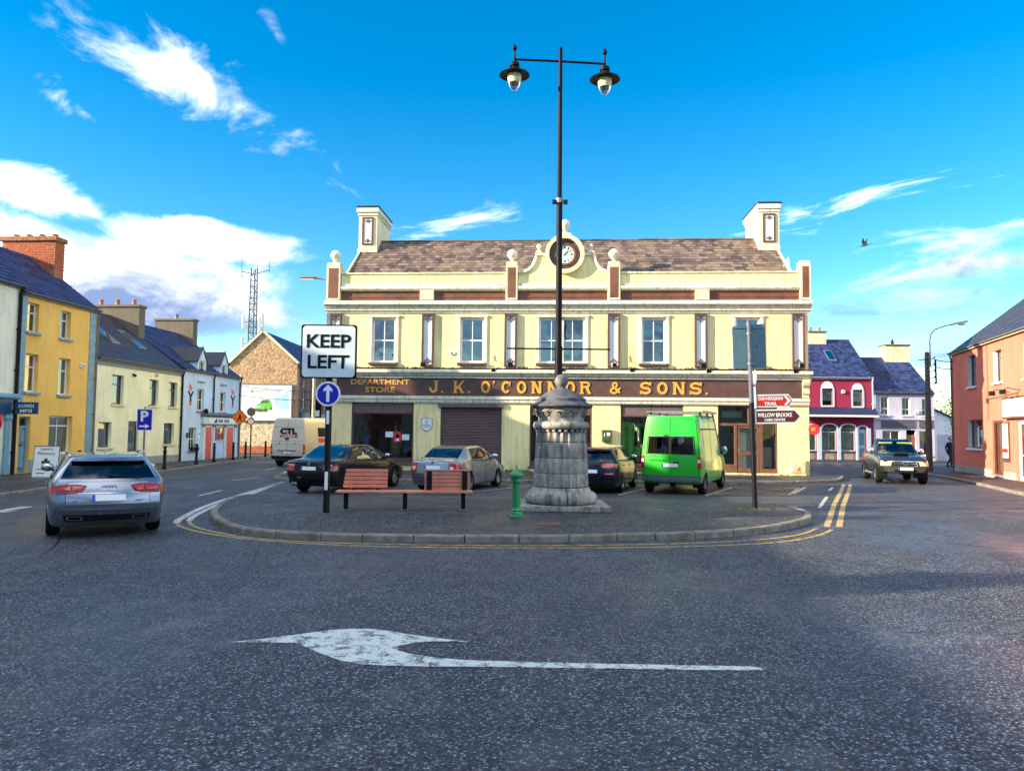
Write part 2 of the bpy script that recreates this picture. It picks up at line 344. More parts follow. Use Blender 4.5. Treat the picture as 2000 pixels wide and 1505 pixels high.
WHITEP = plain("white_plastic", (0.8, 0.8, 0.78), 0.4, var=0.05)
LEAD = plain("lead_grey", (0.16, 0.17, 0.18), 0.6, var=0.2)
RUBBER = plain("tyre_rubber", (0.012, 0.012, 0.012), 0.85, var=0.2, vs=20, spec=0.15)
ALLOY = plain("alloy_wheel", (0.52, 0.53, 0.55), 0.3, 0.9, var=0.08)
CHROME = plain("chrome_trim", (0.75, 0.76, 0.78), 0.12, 1.0, var=0)
BLACKP = plain("black_plastic", (0.012, 0.012, 0.013), 0.55, var=0.15, spec=0.18)
REDLENS = plain("red_lens", (0.50, 0.012, 0.012), 0.12, var=0.15, vs=12, coat=1.0)
WHITELENS = plain("clear_lens", (0.75, 0.75, 0.72), 0.12, var=0.1, vs=10, coat=1.0)
AMBERLENS = plain("amber_lens", (0.75, 0.30, 0.04), 0.15, var=0.1, coat=1.0)
PLATEW = plain("plate_white", (0.85, 0.85, 0.82), 0.35, var=0)
PLATEB = plain("plate_blue", (0.02, 0.06, 0.45), 0.35, var=0)
SIGNW = plain("sign_white", (0.62, 0.70, 0.72), 0.35, var=0.12, vs=2.5)
SIGNB = plain("sign_blue", (0.004, 0.012, 0.42), 0.35, var=0.05)
SIGNK = plain("sign_black", (0.006, 0.006, 0.007), 0.5, var=0, spec=0.15)
PURE = plain("sign_pure_white", (0.82, 0.83, 0.82), 0.35, var=0.04)
BLIND = plain("pale_blind", (0.62, 0.60, 0.52), 0.8, var=0.1, vs=4)
# ------------------------------------------------------------------ ground, pavements, markings
ASPH = asphalt("road_asphalt")
ASPHP = asphalt("pavement_asphalt", (0.060, 0.061, 0.066), 0.3, 0.8)
ASPHL = asphalt("relaid_asphalt", (0.12, 0.125, 0.14), 0.4, 1.1)
KERB = plain("kerb_concrete", (0.19, 0.172, 0.14), 0.85, var=0.4, vs=5, bump=0.5, bs=35)
WPAINT = roadpaint("white_road_paint", (0.74, 0.77, 0.72), 0.72)
WPAINT2 = roadpaint("worn_white_paint", (0.66, 0.66, 0.62), 0.8)
YPAINT = roadpaint("yellow_road_paint", (0.70, 0.44, 0.06), 0.5)
YPAINT2 = roadpaint("fresh_yellow_paint", (0.66, 0.46, 0.14), 0.8)
def cat_rom(P, k=6, closed=False):
    out = []; n = len(P)
    for i in range(n if closed else n-1):
        p = [P[(i+j) % n] if closed else P[min(max(i+j, 0), n-1)] for j in (-1, 0, 1, 2)]
        for s in range(k):
            t = s/k
            out.append(tuple(0.5*(2*p[1][c]+(p[2][c]-p[0][c])*t+(2*p[0][c]-5*p[1][c]+4*p[2][c]-p[3][c])*t*t+(3*p[1][c]-p[0][c]-3*p[2][c]+p[3][c])*t**3) for c in range(len(p[1]))))
    if not closed: out.append(tuple(P[-1]))
    return out
def resample(P, step):
    out = [Vector(P[0])]; acc = 0.0
    for a, b in zip(P, P[1:]):
        a = Vector(a); b = Vector(b); L = (b-a).length; t = step-acc
        while t <= L: out.append(a+(b-a)*(t/L)); t += step
        acc = (acc+L) % step
    return out
g = MB(); g.poly([(-900, -600, 0), (900, -600, 0), (900, 1500, 0), (-900, 1500, 0)])
tag(g.build("ground", ASPH), kind="structure")
def slab(name, pts, z, mat):
    m = MB(); n = len(pts); m.poly([(x, y, z) for x, y in pts])
    for i in range(n):
        a, b = pts[i], pts[(i+1) % n]; m.quad((a[0], a[1], -0.05), (b[0], b[1], -0.05), (b[0], b[1], z), (a[0], a[1], z))
    o = m.build(name, mat, recalc=True); return tag(o, kind="structure")
def kerbs(parent, line, z, depth=0.14, step=0.92, side=1, mat=None):
    """a row of kerb stones along a line, each a stone of its own"""
    P = resample(line, 0.05); k = int(step/0.05); i = 0
    while i < len(P)-2:
        n = int(k*random.uniform(0.85, 1.12)); seg = P[i:i+n+1]; i += n
        if len(seg) < 3: break
        L0 = []; L1 = []
        pick = [seg[int(round(q*(len(seg)-1)/3))] for q in range(4)]
        d0 = (pick[1]-pick[0]).normalized()*0.010; pick[0] = pick[0]+d0; pick[3] = pick[3]-(pick[3]-pick[2]).normalized()*0.010
        for q in range(4):
            d = (pick[min(q+1, 3)]-pick[max(q-1, 0)]).normalized(); nn = Vector((-d.y, d.x))*side
            L0.append(pick[q]+nn*0.012); L1.append(pick[q]-nn*depth)
        h = z+random.uniform(-0.006, 0.010); tilt = random.uniform(-0.006, 0.006); m = MB(); vs = []
        for q in range(4):
            a, b = L0[q], L1[q]; aa = a + (b-a)*0.16
            vs += [(a.x, a.y, -0.06), (a.x, a.y, h-0.028), (aa.x, aa.y, h+tilt), (b.x, b.y, h), (b.x, b.y, -0.06)]
        fs = []
        for q in range(3):
            for c in range(4): fs.append((q*5+c, q*5+c+1, (q+1)*5+c+1, (q+1)*5+c))
        fs += [(0, 1, 2, 3, 4), (19, 18, 17, 16, 15)]
        m.add(vs, fs); m.build("kerb_stone", mat or KERB, parent, recalc=True)
def ribbon(name, line, w, z, mat, parent=None):
    m = MB(); P = [Vector(p) for p in line]; vs = []
    for i, p in enumerate(P):
        d = (P[min(i+1, len(P)-1)]-P[max(i-1, 0)]).normalized(); n = Vector((-d.y, d.x))*w/2
        vs += [(p.x+n.x, p.y+n.y, z), (p.x-n.x, p.y-n.y, z)]
    m.add(vs, [(2*i, 2*i+1, 2*i+3, 2*i+2) for i in range(len(P)-1)])
    return tag(m.build(name, mat, parent, recalc=False), kind="structure")
ISL = [(-7.55, 20.9), (-7.23, 18.99), (-6.54, 16.67), (-5.53, 14.82), (-4.42, 13.84), (-2.67, 13.43), (0.03, 13.44), (1.87, 13.78), (3.87, 14.36), (5.4, 15.42), (6.6, 16.9), (7.12, 18.3), (7.2, 19.7)]
isl = cat_rom(ISL, 6)
def inset(line, d):
    out = []
    for i, p in enumerate(line):
        a = Vector(line[max(i-1, 0)]); b = Vector(line[min(i+1, len(line)-1)]); t = (b-a).normalized(); out.append((p[0]-t.y*d, p[1]+t.x*d))
    return out
back = [(7.0, 20.25), (-7.4, 21.3)]
island = slab("island_pavement", inset(isl, 0.12) + back, 0.118, ASPHP)
kerbs(island, isl, 0.125, 0.14, 0.90, side=-1)
ribbon("asphalt_patch", [(-7.3, 22.2), (-3, 22.0), (5.2, 21.9)], 1.5, 0.004, ASPHL)
# pavement before the store
SK = cat_rom([(-9.6, 33.0), (-9.2, 29.6), (-8.3, 28.3), (-6.5, 28.4), (3.75, 29.1), (8.9, 29.3), (12.3, 30.4), (14.2, 32.6), (15.0, 36), (15.3, 47)], 6)
spav = slab("store_pavement", inset(SK, 0.12) + [(-9.4, 47)], 0.118, ASPHP)
kerbs(spav, SK[:46], 0.125, 0.14, 0.92, side=-1)
# left pavement
LK = cat_rom([(-13.4, -20), (-13.6, 5), (-14.0, 18), (-14.13, 23.2), (-15.2, 33.5), (-16.0, 45), (-15.9, 50), (-16.8, 52.6), (-20, 54)], 5)
lpav = slab("left_pavement", [(p[0]-0.1, p[1]) for p in LK] + [(-40, 54), (-40, -20)], 0.098, ASPHP)
kerbs(lpav, [p for p in LK if p[1] > 16], 0.105, 0.14, 0.92, side=-1)
# right pavement
RK = cat_rom([(13.0, -5), (14.4, 12), (15.3, 19), (16.95, 25.2), (18.83, 31.1), (20.36, 36.6), (22.0, 43.0), (24.5, 45.6), (29, 46.2)], 5)
rpav = slab("right_pavement", [(p[0]+0.1, p[1]) for p in RK] + [(60, 46), (60, -5)], 0.098, ASPHP)
kerbs(rpav, [p for p in RK if p[1] > 16], 0.105, 0.14, 0.92, side=1)
# far pavement before the maroon house
fpav = slab("far_pavement", [(15, 54.6), (46, 53.8), (46, 62), (15, 62)], 0.09, ASPHP)
gpav = slab("side_pavement", [(-40, 57.5), (-16.3, 57.5), (-14.8, 59.5), (-14.6, 90), (-40, 90)], 0.09, ASPHP)

# turning arrow
ARR = [(-2.56, 7.05), (-2.30, 7.17), (-1.98, 7.36), (-1.77, 7.50), (-1.58, 7.565), (-1.38, 7.57), (-1.2, 7.52), (-1.01, 7.41), (-0.72, 7.28), (-0.36, 7.15), (-0.70, 7.155), (-0.86, 7.11), (-1.01, 6.98), (-0.99, 6.86), (-0.87, 6.75), (-0.66, 6.66), (-0.38, 6.585), (0.3, 6.545), (1.2, 6.515), (2.03, 6.49), (2.10, 6.455), (2.11, 6.385), (1.2, 6.385), (-0.2, 6.41), (-0.7, 6.40), (-0.99, 6.41), (-1.22, 6.44), (-1.42, 6.53), (-1.65, 6.74), (-1.82, 6.92), (-1.95, 7.05), (-2.2, 7.06)]
tag(MB().poly([(x, y, 0.004) for x, y in ARR[::-1]]).build("road_arrow", WPAINT), kind="structure")
OUTL = cat_rom([(-8.9, 33.0), (-8.3, 27.0), (-7.98, 22.67), (-7.67, 19.4), (-7.2, 16.9), (-6.85, 15.7), (-6.2, 14.75), (-5.15, 13.85), (-4.1, 13.3), (-2.59, 12.9), (-0.84, 12.82), (1.77, 12.98), (3.62, 13.36), (4.85, 13.85), (5.89, 14.75), (6.62, 15.74)], 5)
INL = cat_rom([(-8.45, 29), (-7.98, 24.25), (-7.72, 21.01), (-7.2, 17.86), (-6.85, 16.35), (-6.35, 15.3), (-5.55, 14.4), (-4.42, 13.58), (-2.67, 13.16), (0.03, 13.10), (2.8, 13.5), (4.7, 14.22), (5.7, 15.0), (6.42, 15.98)], 5)
ribbon("yellow_line", OUTL[20:], 0.085, 0.004, YPAINT)
ribbon("yellow_line", INL[18:], 0.085, 0.004, YPAINT)
ribbon("white_line", OUTL[:26], 0.15, 0.005, WPAINT2)
ribbon("white_line", INL[:22], 0.13, 0.005, WPAINT2)
for x0 in (0.0, 0.26):
    ribbon("yellow_line", [(6.70+x0, 16.2), (9.05+x0, 21.36), (11.2+x0, 25.9), (13.1+x0, 30.0)], 0.13, 0.004, YPAINT2)
for ln in ([(8.2, 20.3), (9.9, 23.9)], [(11.1, 26.6), (11.9, 28.2)], [(-7.05, 24.2), (-5.55, 24.5)], [(3.35, 23.8), (4.8, 26.9)], [(-1.6, 24.0), (0.68, 27.3)], [(6.1, 23.9), (8.0, 27.6)], [(9.25, 25.0), (10.9, 28.2)], [(-9.0, 22.0), (-9.1, 24.0)], [(-10.43, 28.6), (-10.12, 30.6)], [(-11.6, 36), (-11.7, 38)], [(-7.2, 19.3), (-7.62, 22.0)], [(-7.72, 22.7), (-8.0, 25.0)]):
    ribbon("white_line", ln, 0.10, 0.0065, WPAINT2)
for ln in ([(6.45, 24.5), (8.0, 27.7)], [(8.9, 24.45), (10.5, 27.8)], [(6.45, 24.5), (8.9, 24.45)], [(8.0, 27.7), (10.5, 27.8)]):
    ribbon("yellow_line", ln, 0.11, 0.008, YPAINT2)
for ln in ([(6.6, 24.6), (10.3, 27.7)], [(8.8, 24.55), (8.1, 27.6)]):
    ribbon("yellow_line", ln, 0.09, 0.0095, YPAINT2)
tag(MB().poly([(-11.9, 16.6, .004), (-11.3, 17.6, .004), (-11.55, 17.55, .004), (-11.6, 18.6, .004), (-11.9, 18.6, .004), (-11.85, 17.5, .004), (-12.2, 17.5, .004)]).build("road_arrow", WPAINT2, recalc=False), kind="structure")
tag(MB().poly([(-10.0, 33.2, .004), (-9.5, 35.0, .004), (-9.8, 35.0, .004), (-9.9, 38, .004), (-10.15, 38, .004), (-10.1, 35.0, .004), (-10.4, 35.0, .004)]).build("road_arrow", WPAINT2, recalc=False), kind="structure")
TAR = plain("tar_seam", (0.014, 0.014, 0.015), 0.35, var=0.3, vs=5)
for ln, w_ in (([(4.3, 13.0), (4.9, 11.6), (5.3, 10.3), (5.5, 9.2)], .035), ([(6.9, 15.6), (8.4, 13.6), (10.2, 12.2), (12.5, 11.0)], .03), ([(4.0, 12.9), (6.5, 10.4), (8.6, 8.0)], .028), ([(-9.5, 17.0), (-6.9, 11.0), (-6.0, 6.0)], .028), ([(9.0, 20.5), (13.0, 19.0), (15.5, 18.3)], .03), ([(-9.2, 30), (-10.0, 22), (-9.7, 17.4)], .03)):
    q = [(x+random.uniform(-.04, .04), y+random.uniform(-.04, .04)) for x, y in cat_rom(ln, 9)]; ribbon("tar_seam", q, w_, .003, TAR)
PATCH = asphalt("utility_patch", (0.045, 0.046, 0.05), 0.4, 1.2)
for pts in ([(7.6, 11.6), (9.6, 11.1), (9.9, 12.3), (7.9, 12.8)], [(9.4, 22.4), (12.2, 22.0), (12.6, 24.6), (10.4, 25.0)]):
    tag(MB().poly([(x, y, .0025) for x, y in pts]).build("asphalt_patch", PATCH), kind="structure")
RUST = plain("rusty_iron", (0.15, 0.06, 0.035), 0.8, var=0.35, vs=9, bump=0.4)
m = MB(); m.box(0.50, 1.0, 14.95, 15.45, 0.05, 0.128)
tag(m.build("access_cover", RUST), "rusty square access cover set in the island before the stone monument", "cover")

# ------------------------------------------------------------------ building kit (local frame: x along the front, y into the house, z up)
def wall_mesh(W, H, ops, D, z0=0.0, reveal=0.16, gable=None, deep=0.5):
    """front wall with openings (x0,x1,z0,z1), side and back walls; slot 0 render, slot 1 dark room behind"""
    m = MB(); xs = sorted({0.0, W, *[o[0] for o in ops], *[o[1] for o in ops]}); zs = sorted({z0, H, *[o[2] for o in ops], *[o[3] for o in ops]})
    for a, b in zip(xs, xs[1:]):
        for c, d in zip(zs, zs[1:]):
            mx, mz = (a+b)/2, (c+d)/2
            if any(o[0] < mx < o[1] and o[2] < mz < o[3] for o in ops): continue
            m.quad((a, 0, c), (b, 0, c), (b, 0, d), (a, 0, d))
    for o in ops:
        x0, x1, c, d = o[:4]; dp = o[4] if len(o) > 4 else deep
        for (y0, y1, k) in ((0, reveal, 0), (reveal, reveal+dp, 1)):
            m.quad((x0, y0, c), (x0, y0, d), (x0, y1, d), (x0, y1, c), k); m.quad((x1, y0, d), (x1, y0, c), (x1, y1, c), (x1, y1, d), k)
            m.quad((x0, y0, d), (x1, y0, d), (x1, y1, d), (x0, y1, d), k); m.quad((x1, y0, c), (x0, y0, c), (x0, y1, c), (x1, y1, c), k)
        y1 = reveal+dp; m.quad((x0, y1, c), (x1, y1, c), (x1, y1, d), (x0, y1, d), 1)
    if gable:
        ry, rz = gable
        m.poly([(0, D, z0), (0, 0, z0), (0, 0, H), (0, ry, rz), (0, D, H)]); m.poly([(W, 0, z0), (W, D, z0), (W, D, H), (W, ry, rz), (W, 0, H)])
    else:
        m.quad((0, D, z0), (0, 0, z0), (0, 0, H), (0, D, H)); m.quad((W, 0, z0), (W, D, z0), (W, D, H), (W, 0, H))
    m.quad((W, D, z0), (0, D, z0), (0, D, H), (W, D, H)); return m
def window(parent, x0, x1, z0, z1, mat=None, cols=1, rows=(0.5,), y=0.10, fw=0.055, bar=0.03, gl=None, sill=None, sillw=0.09, name="window", blind=None, vmid=None):
    """frame with its panes; rows = heights (fractions) of transoms, cols = panes across"""
    mat = mat or UPVC; m = MB(); d0, d1 = y, y+0.06
    m.box(x0, x0+fw, d0, d1, z0, z1); m.box(x1-fw, x1, d0, d1, z0, z1); m.box(x0+fw, x1-fw, d0, d1, z0, z0+fw*1.2); m.box(x0+fw, x1-fw, d0, d1, z1-fw, z1)
    zz = [z0+fw*1.2] + [z0+(z1-z0)*r for r in rows] + [z1-fw]; xx = [x0+fw+(x1-x0-2*fw)*i/cols for i in range(cols+1)]
    for q in zz[1:-1]: m.box(x0+fw, x1-fw, d0+0.004, d1, q-bar*0.8, q+bar*0.8)
    for q in xx[1:-1]: m.box(q-bar*0.5, q+bar*0.5, d0+0.008, d1-0.01, z0+fw*1.2, z1-fw)
    w = m.build(name, mat, parent)
    for i in range(len(zz)-1):
        for j in range(cols):
            o = MB(); jy = y+0.030+random.uniform(0, .004); tl = random.uniform(-.004, .004)
            o.quad((xx[j], jy-tl, zz[i]), (xx[j+1], jy+tl, zz[i]), (xx[j+1], jy+tl, zz[i+1]), (xx[j], jy-tl, zz[i+1])); o.build("pane", gl or GLASSB, w)
    if sill: box("sill", sill, w, x0-0.08, x1+0.08, -sillw, y, z0-0.10, z0-0.003, 0.008)
    if blind is not None: box("blind", BLIND, w, x0+fw, x1-fw, y+0.11, y+0.115, z0+(z1-z0)*blind, z1-fw)
    return w
def slates(parent, x0, x1, e, r, sw, sl, mat, single=0, name="slate", thick=0.014, skip=None):
    """rows of slates from the eave point e=(y,z) to the ridge point r=(y,z)"""
    dy, dz = r[0]-e[0], r[1]-e[1]; L = math.hypot(dy, dz); uy, uz = dy/L, dz/L; ny, nz = -uz, uy
    if nz < 0: ny, nz = -ny, -nz
    rows = max(1, int(round(L/sl))); sl = L/rows; one = None; rest = MB(); cnt = 0; a = math.atan2(uz, uy)
    for i in range(rows):
        off = (i % 2)*sw/2; x = x0 - off
        while x < x1-0.02:
            a0 = max(x, x0); a1 = min(x+sw, x1); x += sw
            if a1-a0 < 0.04: continue
            if skip and skip((a0+a1)/2, i/rows): continue
            lift = 0.010+random.uniform(-.002, .005); ln = sl*1.12
            sx = a1-a0-0.008
            if cnt < single and a1-a0 > sw*0.9:
                if one is None:
                    q = MB(); q.box(-sw/2+.004, sw/2-.004, 0, ln, -thick, 0); one = q.mesh(name, mat)
                o = bpy.data.objects.new(name, one); link(o, parent); cnt += 1
                o.location = ((a0+a1)/2, e[0]+uy*i*sl+ny*(lift+.012), e[1]+uz*i*sl+nz*(lift+.012))
                o.rotation_euler = (a-0.055+random.uniform(-.006, .006), random.uniform(-.004, .004), random.uniform(-.012, .012))
                continue
            def P(xx, t, h): return (xx, e[0]+uy*t+ny*h, e[1]+uz*t+nz*h)
            t0 = i*sl+random.uniform(-.008, .008); t1 = i*sl+ln; h0 = lift+.012; h1 = lift-0.006; b0, b1 = a0+.004, a1-.004
            rest.add([P(b0, t0, h0-thick), P(b1, t0, h0-thick), P(b1, t1, h1-thick), P(b0, t1, h1-thick), P(b0, t0, h0), P(b1, t0, h0), P(b1, t1, h1), P(b0, t1, h1)],
                     [(0, 1, 5, 4), (4, 5, 6, 7), (1, 2, 6, 5), (3, 0, 4, 7)])
    if rest.v: tag(rest.build("slate_courses", mat, parent), kind="stuff")
def gutter(parent, x0, x1, y, z, mat, r=0.06):
    m = MB(); n = 7; vs = []
    for x in (x0, x1):
        for i in range(n+1):
            t = pi*i/n; vs.append((x, y-r*cos(t), z-r*sin(t)))
        for i in range(n, -1, -1):
            t = pi*i/n; vs.append((x, y-(r-.01)*cos(t), z-(r-.01)*sin(t)))
    k = 2*(n+1); m.add(vs, [(i, (i+1) % k, k+(i+1) % k, k+i) for i in range(k)] + [tuple(range(k))[::-1], tuple(range(k, 2*k))]); return m.build("gutter", mat, parent, smooth=True, recalc=True)
def downpipe(parent, x, y, z0, z1, mat, r=0.045):
    m = MB(); m.tube([(x, y-.1, z1+.12), (x, y-.06, z1), (x, y, z1-.18), (x, y, z0)], r, 8)
    for q in range(int((z1-z0)/1.6)): m.box(x-r-.025, x+r+.025, y-.02, y+.06, z0+.8+q*1.6, z0+.86+q*1.6)
    return m.build("downpipe", mat, parent, smooth=True)
def chimney(parent, x0, x1, y0, y1, z0, z1, mat, capmat, pots=2, potmat=None, along='y', name="chimney"):
    c = box(name, mat, parent, x0, x1, y0, y1, z0, z1)
    box("chimney_cap", capmat, c, x0-.07, x1+.07, y0-.07, y1+.07, z1, z1+.14, 0.02)
    for i in range(pots):
        t = (i+0.5)/pots; px, py = ((x0+x1)/2, y0+(y1-y0)*t) if along == 'y' else (x0+(x1-x0)*t, (y0+y1)/2)
        MB().lathe([(.13, 0), (.12, .05), (.10, .22), (.125, .26), (.125, .32), (.09, .32), (.09, .1)], 12, (px, py, z1+.14)).build("chimney_pot", potmat or capmat, c, smooth=True)
    return c
# ------------------------------------------------------------------ the department store
SX, SY = -8.46, 35.3; SW = 21.77; SRZ = math.atan2(33.8-35.3, 13.26+8.46)
store = thing("department_store", "cream two storey department store with brown fascia, clock pediment and twin chimneys", "store", (SX, SY, 0), SRZ)
def S(x, y, z):   # store frame -> world
    c, s = cos(SRZ), sin(SRZ); return (SX+x*c-y*s, SY+x*s+y*c, z)
WIN = [(1.92, 3.02), (6.06, 7.16), (9.70, 11.80), (14.38, 15.46), (18.58, 19.66)]
ops = [(a, b, 5.08, 7.18, 0.5) for a, b in WIN]
SHOP = [(1.02, 3.94, .42, 3.30, 2.2), (9.31, 12.14, .36, 3.30, 1.6), (13.43, 16.24, .30, 3.26, 2.0)]
ops += SHOP + [(5.20, 8.02, .12, 3.02, .12), (17.77, 20.40, .20, 3.22, 1.6)]
w = wall_mesh(SW, 7.5, ops, 9.0, 0.0).build("wall", [CREAM, ROOM], store)
box("parapet_backing", CREAM, store, 0.0, SW, 0.02, 9.0, 7.5, 9.12)  # plain cream block behind the cornice and parapet
# upper windows
for i, (a, b) in enumerate(WIN):
    wd = window(store, a, b, 5.08, 7.18, UPVC, 2 if i != 2 else 4, (0.5,), y=0.10, fw=0.085, bar=0.035, gl=GLASSB)
    box("sill", BROWN, wd, a-.13, b+.13, -.13, .10, 4.96, 5.075, 0.012)
    m = MB(); m.box(a-.15, a-.002, -.05, .0, 5.08, 7.19); m.box(b+.002, b+.15, -.05, .0, 5.08, 7.19); m.box(a-.19, b+.19, -.075, .0, 7.192, 7.30)
    if i == 2: m.box((a+b)/2-.09, (a+b)/2+.09, .06, .17, 5.09, 7.17)
    m.build("architrave", WHITET, wd, bevel=0.008)
    if i != 2: box("blind", BLIND, wd, a+.09, b-.09, .3, .31, 6.5 if i % 2 else 6.75, 7.1)
# panelled pilasters with leaf ornaments
def leaf_spray(parent, x, y, z, s, up):
    m = MB()
    for k in range(5):
        a = (k-2)*0.52; L = s*(1.0 if k == 2 else 0.78); d = 1 if up else -1
        for q in (0.42, 1.0):
            cx, cz = x+sin(a)*L*q, z+d*cos(a)*L*q; w_ = .040*s/.2
            tx, tz = sin(a), d*cos(a)
            m.prism([(cx-tx*L*.42, cz-tz*L*.42), (cx+tz*w_, cz-tx*w_), (cx, cz), (cx-tz*w_, cz+tx*w_)], y-.012-.002*k-.001*q, y+.004)
    m.box(x-.012*s/.2, x+.012*s/.2, y-.008, y, z-.02, z+(s*.9 if up else -s*.9)); return m.build("leaf_ornament", ORN, parent, recalc=True)
for a, b in ((-.08, .46), (4.27, 4.83), (8.11, 8.68), (12.83, 13.39), (16.74, 17.30), (21.05, 21.60)):
    z0, z1 = 4.90, 7.36; m = MB(); d = -.13
    m.box(a, a+.085, d, 0, z0, z1); m.box(b-.085, b, d, 0, z0, z1); m.box(a+.085, b-.085, d, 0, z0, z0+.10); m.box(a+.085, b-.085, d, 0, z1-.10, z1)
    p = m.build("pilaster", BROWN, store, bevel=0.006)
    box("panel", PANELW, p, a+.085, b-.085, -.055, 0, z0+.10, z1-.10)
    cx = (a+b)/2; leaf_spray(p, cx, -.055, z1-.15, .24, False); leaf_spray(p, cx, -.055, z0+.15, .24, True)
# main cornice: a moulded profile run along the front
def moulding(name, prof, x0, x1, mat, parent, endL=True):
    """prof: (y out (negative), z) polygon swept along x"""
    return MB().prism(prof, x0, x1, 'x').build(name, mat, parent, recalc=True)
moulding("cornice", [(0, 7.40), (-.06, 7.40), (-.06, 7.46), (-.13, 7.50), (-.13, 7.58), (-.17, 7.60), (-.24, 7.72), (-.32, 7.76), (-.32, 7.88), (-.27, 7.93), (-.02, 7.97), (0.02, 7.97)], -.32, SW+.12, WHITET, store)
for a, b in ((.42, 4.17), (4.81, 8.14), (8.72, 12.81), (13.41, 16.77), (17.39, 21.38)):
    t = box("recessed_band", BROWNL, store, a, b, -.03, .018, 8.0, 8.40)
    box("ridge_strip", BROWNL, t, a+.002, b-.002, -.06, -.0305, 8.12, 8.17)
for a, b in ((4.17, 4.81), (16.77, 17.39)): box("parapet_block", CREAMT, store, a, b, -.20, .018, 7.98, 8.44, 0.01)
for a, b in ((.42, 8.14), (8.72, 12.81), (13.41, 21.38)):
    moulding("roll_moulding", [(0.018, 8.42), (-.10, 8.43), (-.19, 8.47), (-.22, 8.54), (-.19, 8.61), (-.12, 8.64), (-.14, 8.68), (-.14, 8.73), (.018, 8.74)], a+.003, b-.003, WHITET, store)
for a, b in ((.42, 8.14), (13.41, 21.38)):
    box("parapet", CREAM, store, a+.002, b-.002, -.06, .30, 8.745, 9.20); box("coping", CREAMT, store, a+.003, b-.003, -.11, .34, 9.203, 9.28, 0.015)
PIERS = [(-.25, .39, True), (8.16, 8.70, True), (12.83, 13.39, True), (21.40, 21.86, False)]
BALL = plain("weathered_cream_ball", (0.80, 0.74, 0.52), 0.8, var=0.2, vs=5, bump=0.3)
for a, b, ball in PIERS:
    m = MB(); zt = 9.58; m.box(a, b, -.22, .36, 7.975, zt); p = m.build("pier", CREAMT, store, bevel=0.01)
    box("pier_panel", BROWNL, p, a+.09, b-.09, -.232, -.219, 8.07, zt-.10)
    box("pier_cap", CREAMT, p, a+.02, b-.02, -.20, .34, zt+.002, zt+.16, 0.015)
    if ball:
        cx = (a+b)/2; MB().lathe([(.17, 0), (.16, .05), (.08, .09), (.075, .15), (.14, .2)], 16, (cx, .07, zt+.155)).ball((cx, .07, zt+.155+.41), .235, 20, 12).build("ball_finial", BALL, p, smooth=True)
# clock pediment
cx, cz = 10.86, 10.10
prof = [(8.72, 8.745)]
L = [(8.72, 9.34), (8.95, 9.36), (9.15, 9.44), (9.32, 9.60), (9.42, 9.82), (9.49, 10.02), (9.52, 10.16), (9.80, 10.18), (10.02, 10.12)]
A = [(cx-.86*cos(t), cz+.86*sin(t)) for t in [RAD(q) for q in range(12, 169, 12)]]
ped = prof + L + A + [(2*cx-x, z) for x, z in L[::-1]] + [(2*cx-8.72, 8.745)]
ped = [(min(x, 12.825), z) for x, z in ped]
pd = MB().prism(ped, -.04, .30).build("pediment", CREAM, store, recalc=True)
def rim(path, w, y0, y1, name, mat, parent):
    m = MB(); P = [Vector(p) for p in path]; vs = []
    for i, p in enumerate(P):
        d = (P[min(i+1, len(P)-1)]-P[max(i-1, 0)]).normalized(); n = Vector((-d.y, d.x))*w
        a = p+n*0.15; b = p-n*0.85
        vs += [(a.x, y0, a.y), (a.x, y1, a.y), (b.x, y1, b.y), (b.x, y0, b.y)]
    fs = []
    for i in range(len(P)-1):
        for k in range(4): fs.append((4*i+k, 4*i+(k+1) % 4, 4*i+4+(k+1) % 4, 4*i+4+k))
    fs += [(0, 1, 2, 3), tuple(4*(len(P)-1)+k for k in (3, 2, 1, 0))]
    return m.add(vs, fs).build(name, mat, parent, recalc=True)
rim(L, .13, -.12, .31, "scroll_coping", WHITET, pd); rim([(2*cx-x, z) for x, z in L[::-1]], .13, -.12, .31, "scroll_coping", WHITET, pd)
m = MB(); m.lathe([(.70, -.05), (.70, -.24), (.73, -.30), (.80, -.31), (.86, -.27), (.88, -.18), (.88, -.02)], 48, (cx, 0, cz), axis='y'); 
def ringmesh(r0, r1, y0, y1, n=48):
    q = MB(); vs = []
    for i in range(n):
        t = 2*pi*i/n; vs += [(cx+r*cos(t), y, cz+r*sin(t)) for r, y in ((r0, y0), (r0, y1), (r1, y1), (r1, y0))]
    q.add(vs, [(4*i+k, 4*i+(k+1) % 4, 4*((i+1) % n)+(k+1) % 4, 4*((i+1) % n)+k) for i in range(n) for k in range(4)]); return q
ringmesh(.72, .90, -.28, -.02).build("clock_surround", CREAMT, pd, smooth=True, recalc=True)
ringmesh(.40, .718, -.09, -.03).build("clock_recess", BROWN, pd, smooth=True, recalc=True)
ringmesh(.43, .52, -.15, -.04).build("clock_bezel", BROWNL, pd, smooth=True, recalc=True)
DIAL = plain("dial_pale", (0.62, 0.74, 0.70), 0.4, var=0.05)
dial = MB().lathe([(.43, -.05), (.43, -.10)], 40, (cx, 0, cz), axis='y').build("clock_dial", DIAL, pd)
for k in range(12):
    a = k*pi/6; m = MB()
    for q in (-1, 1) if k % 3 else (-1, 0, 1):
        ux, uz = sin(a), cos(a); px, pz = uz*.022*q, -ux*.022*q; r0, r1, h = .27, .38, .009
        m.prism([(cx+ux*r0+px-uz*h, cz+uz*r0+pz+ux*h), (cx+ux*r1+px-uz*h, cz+uz*r1+pz+ux*h), (cx+ux*r1+px+uz*h, cz+uz*r1+pz-ux*h), (cx+ux*r0+px+uz*h, cz+uz*r0+pz-ux*h)], -.106, -.100)
    m.build('numeral', SIGNK, dial, recalc=True)

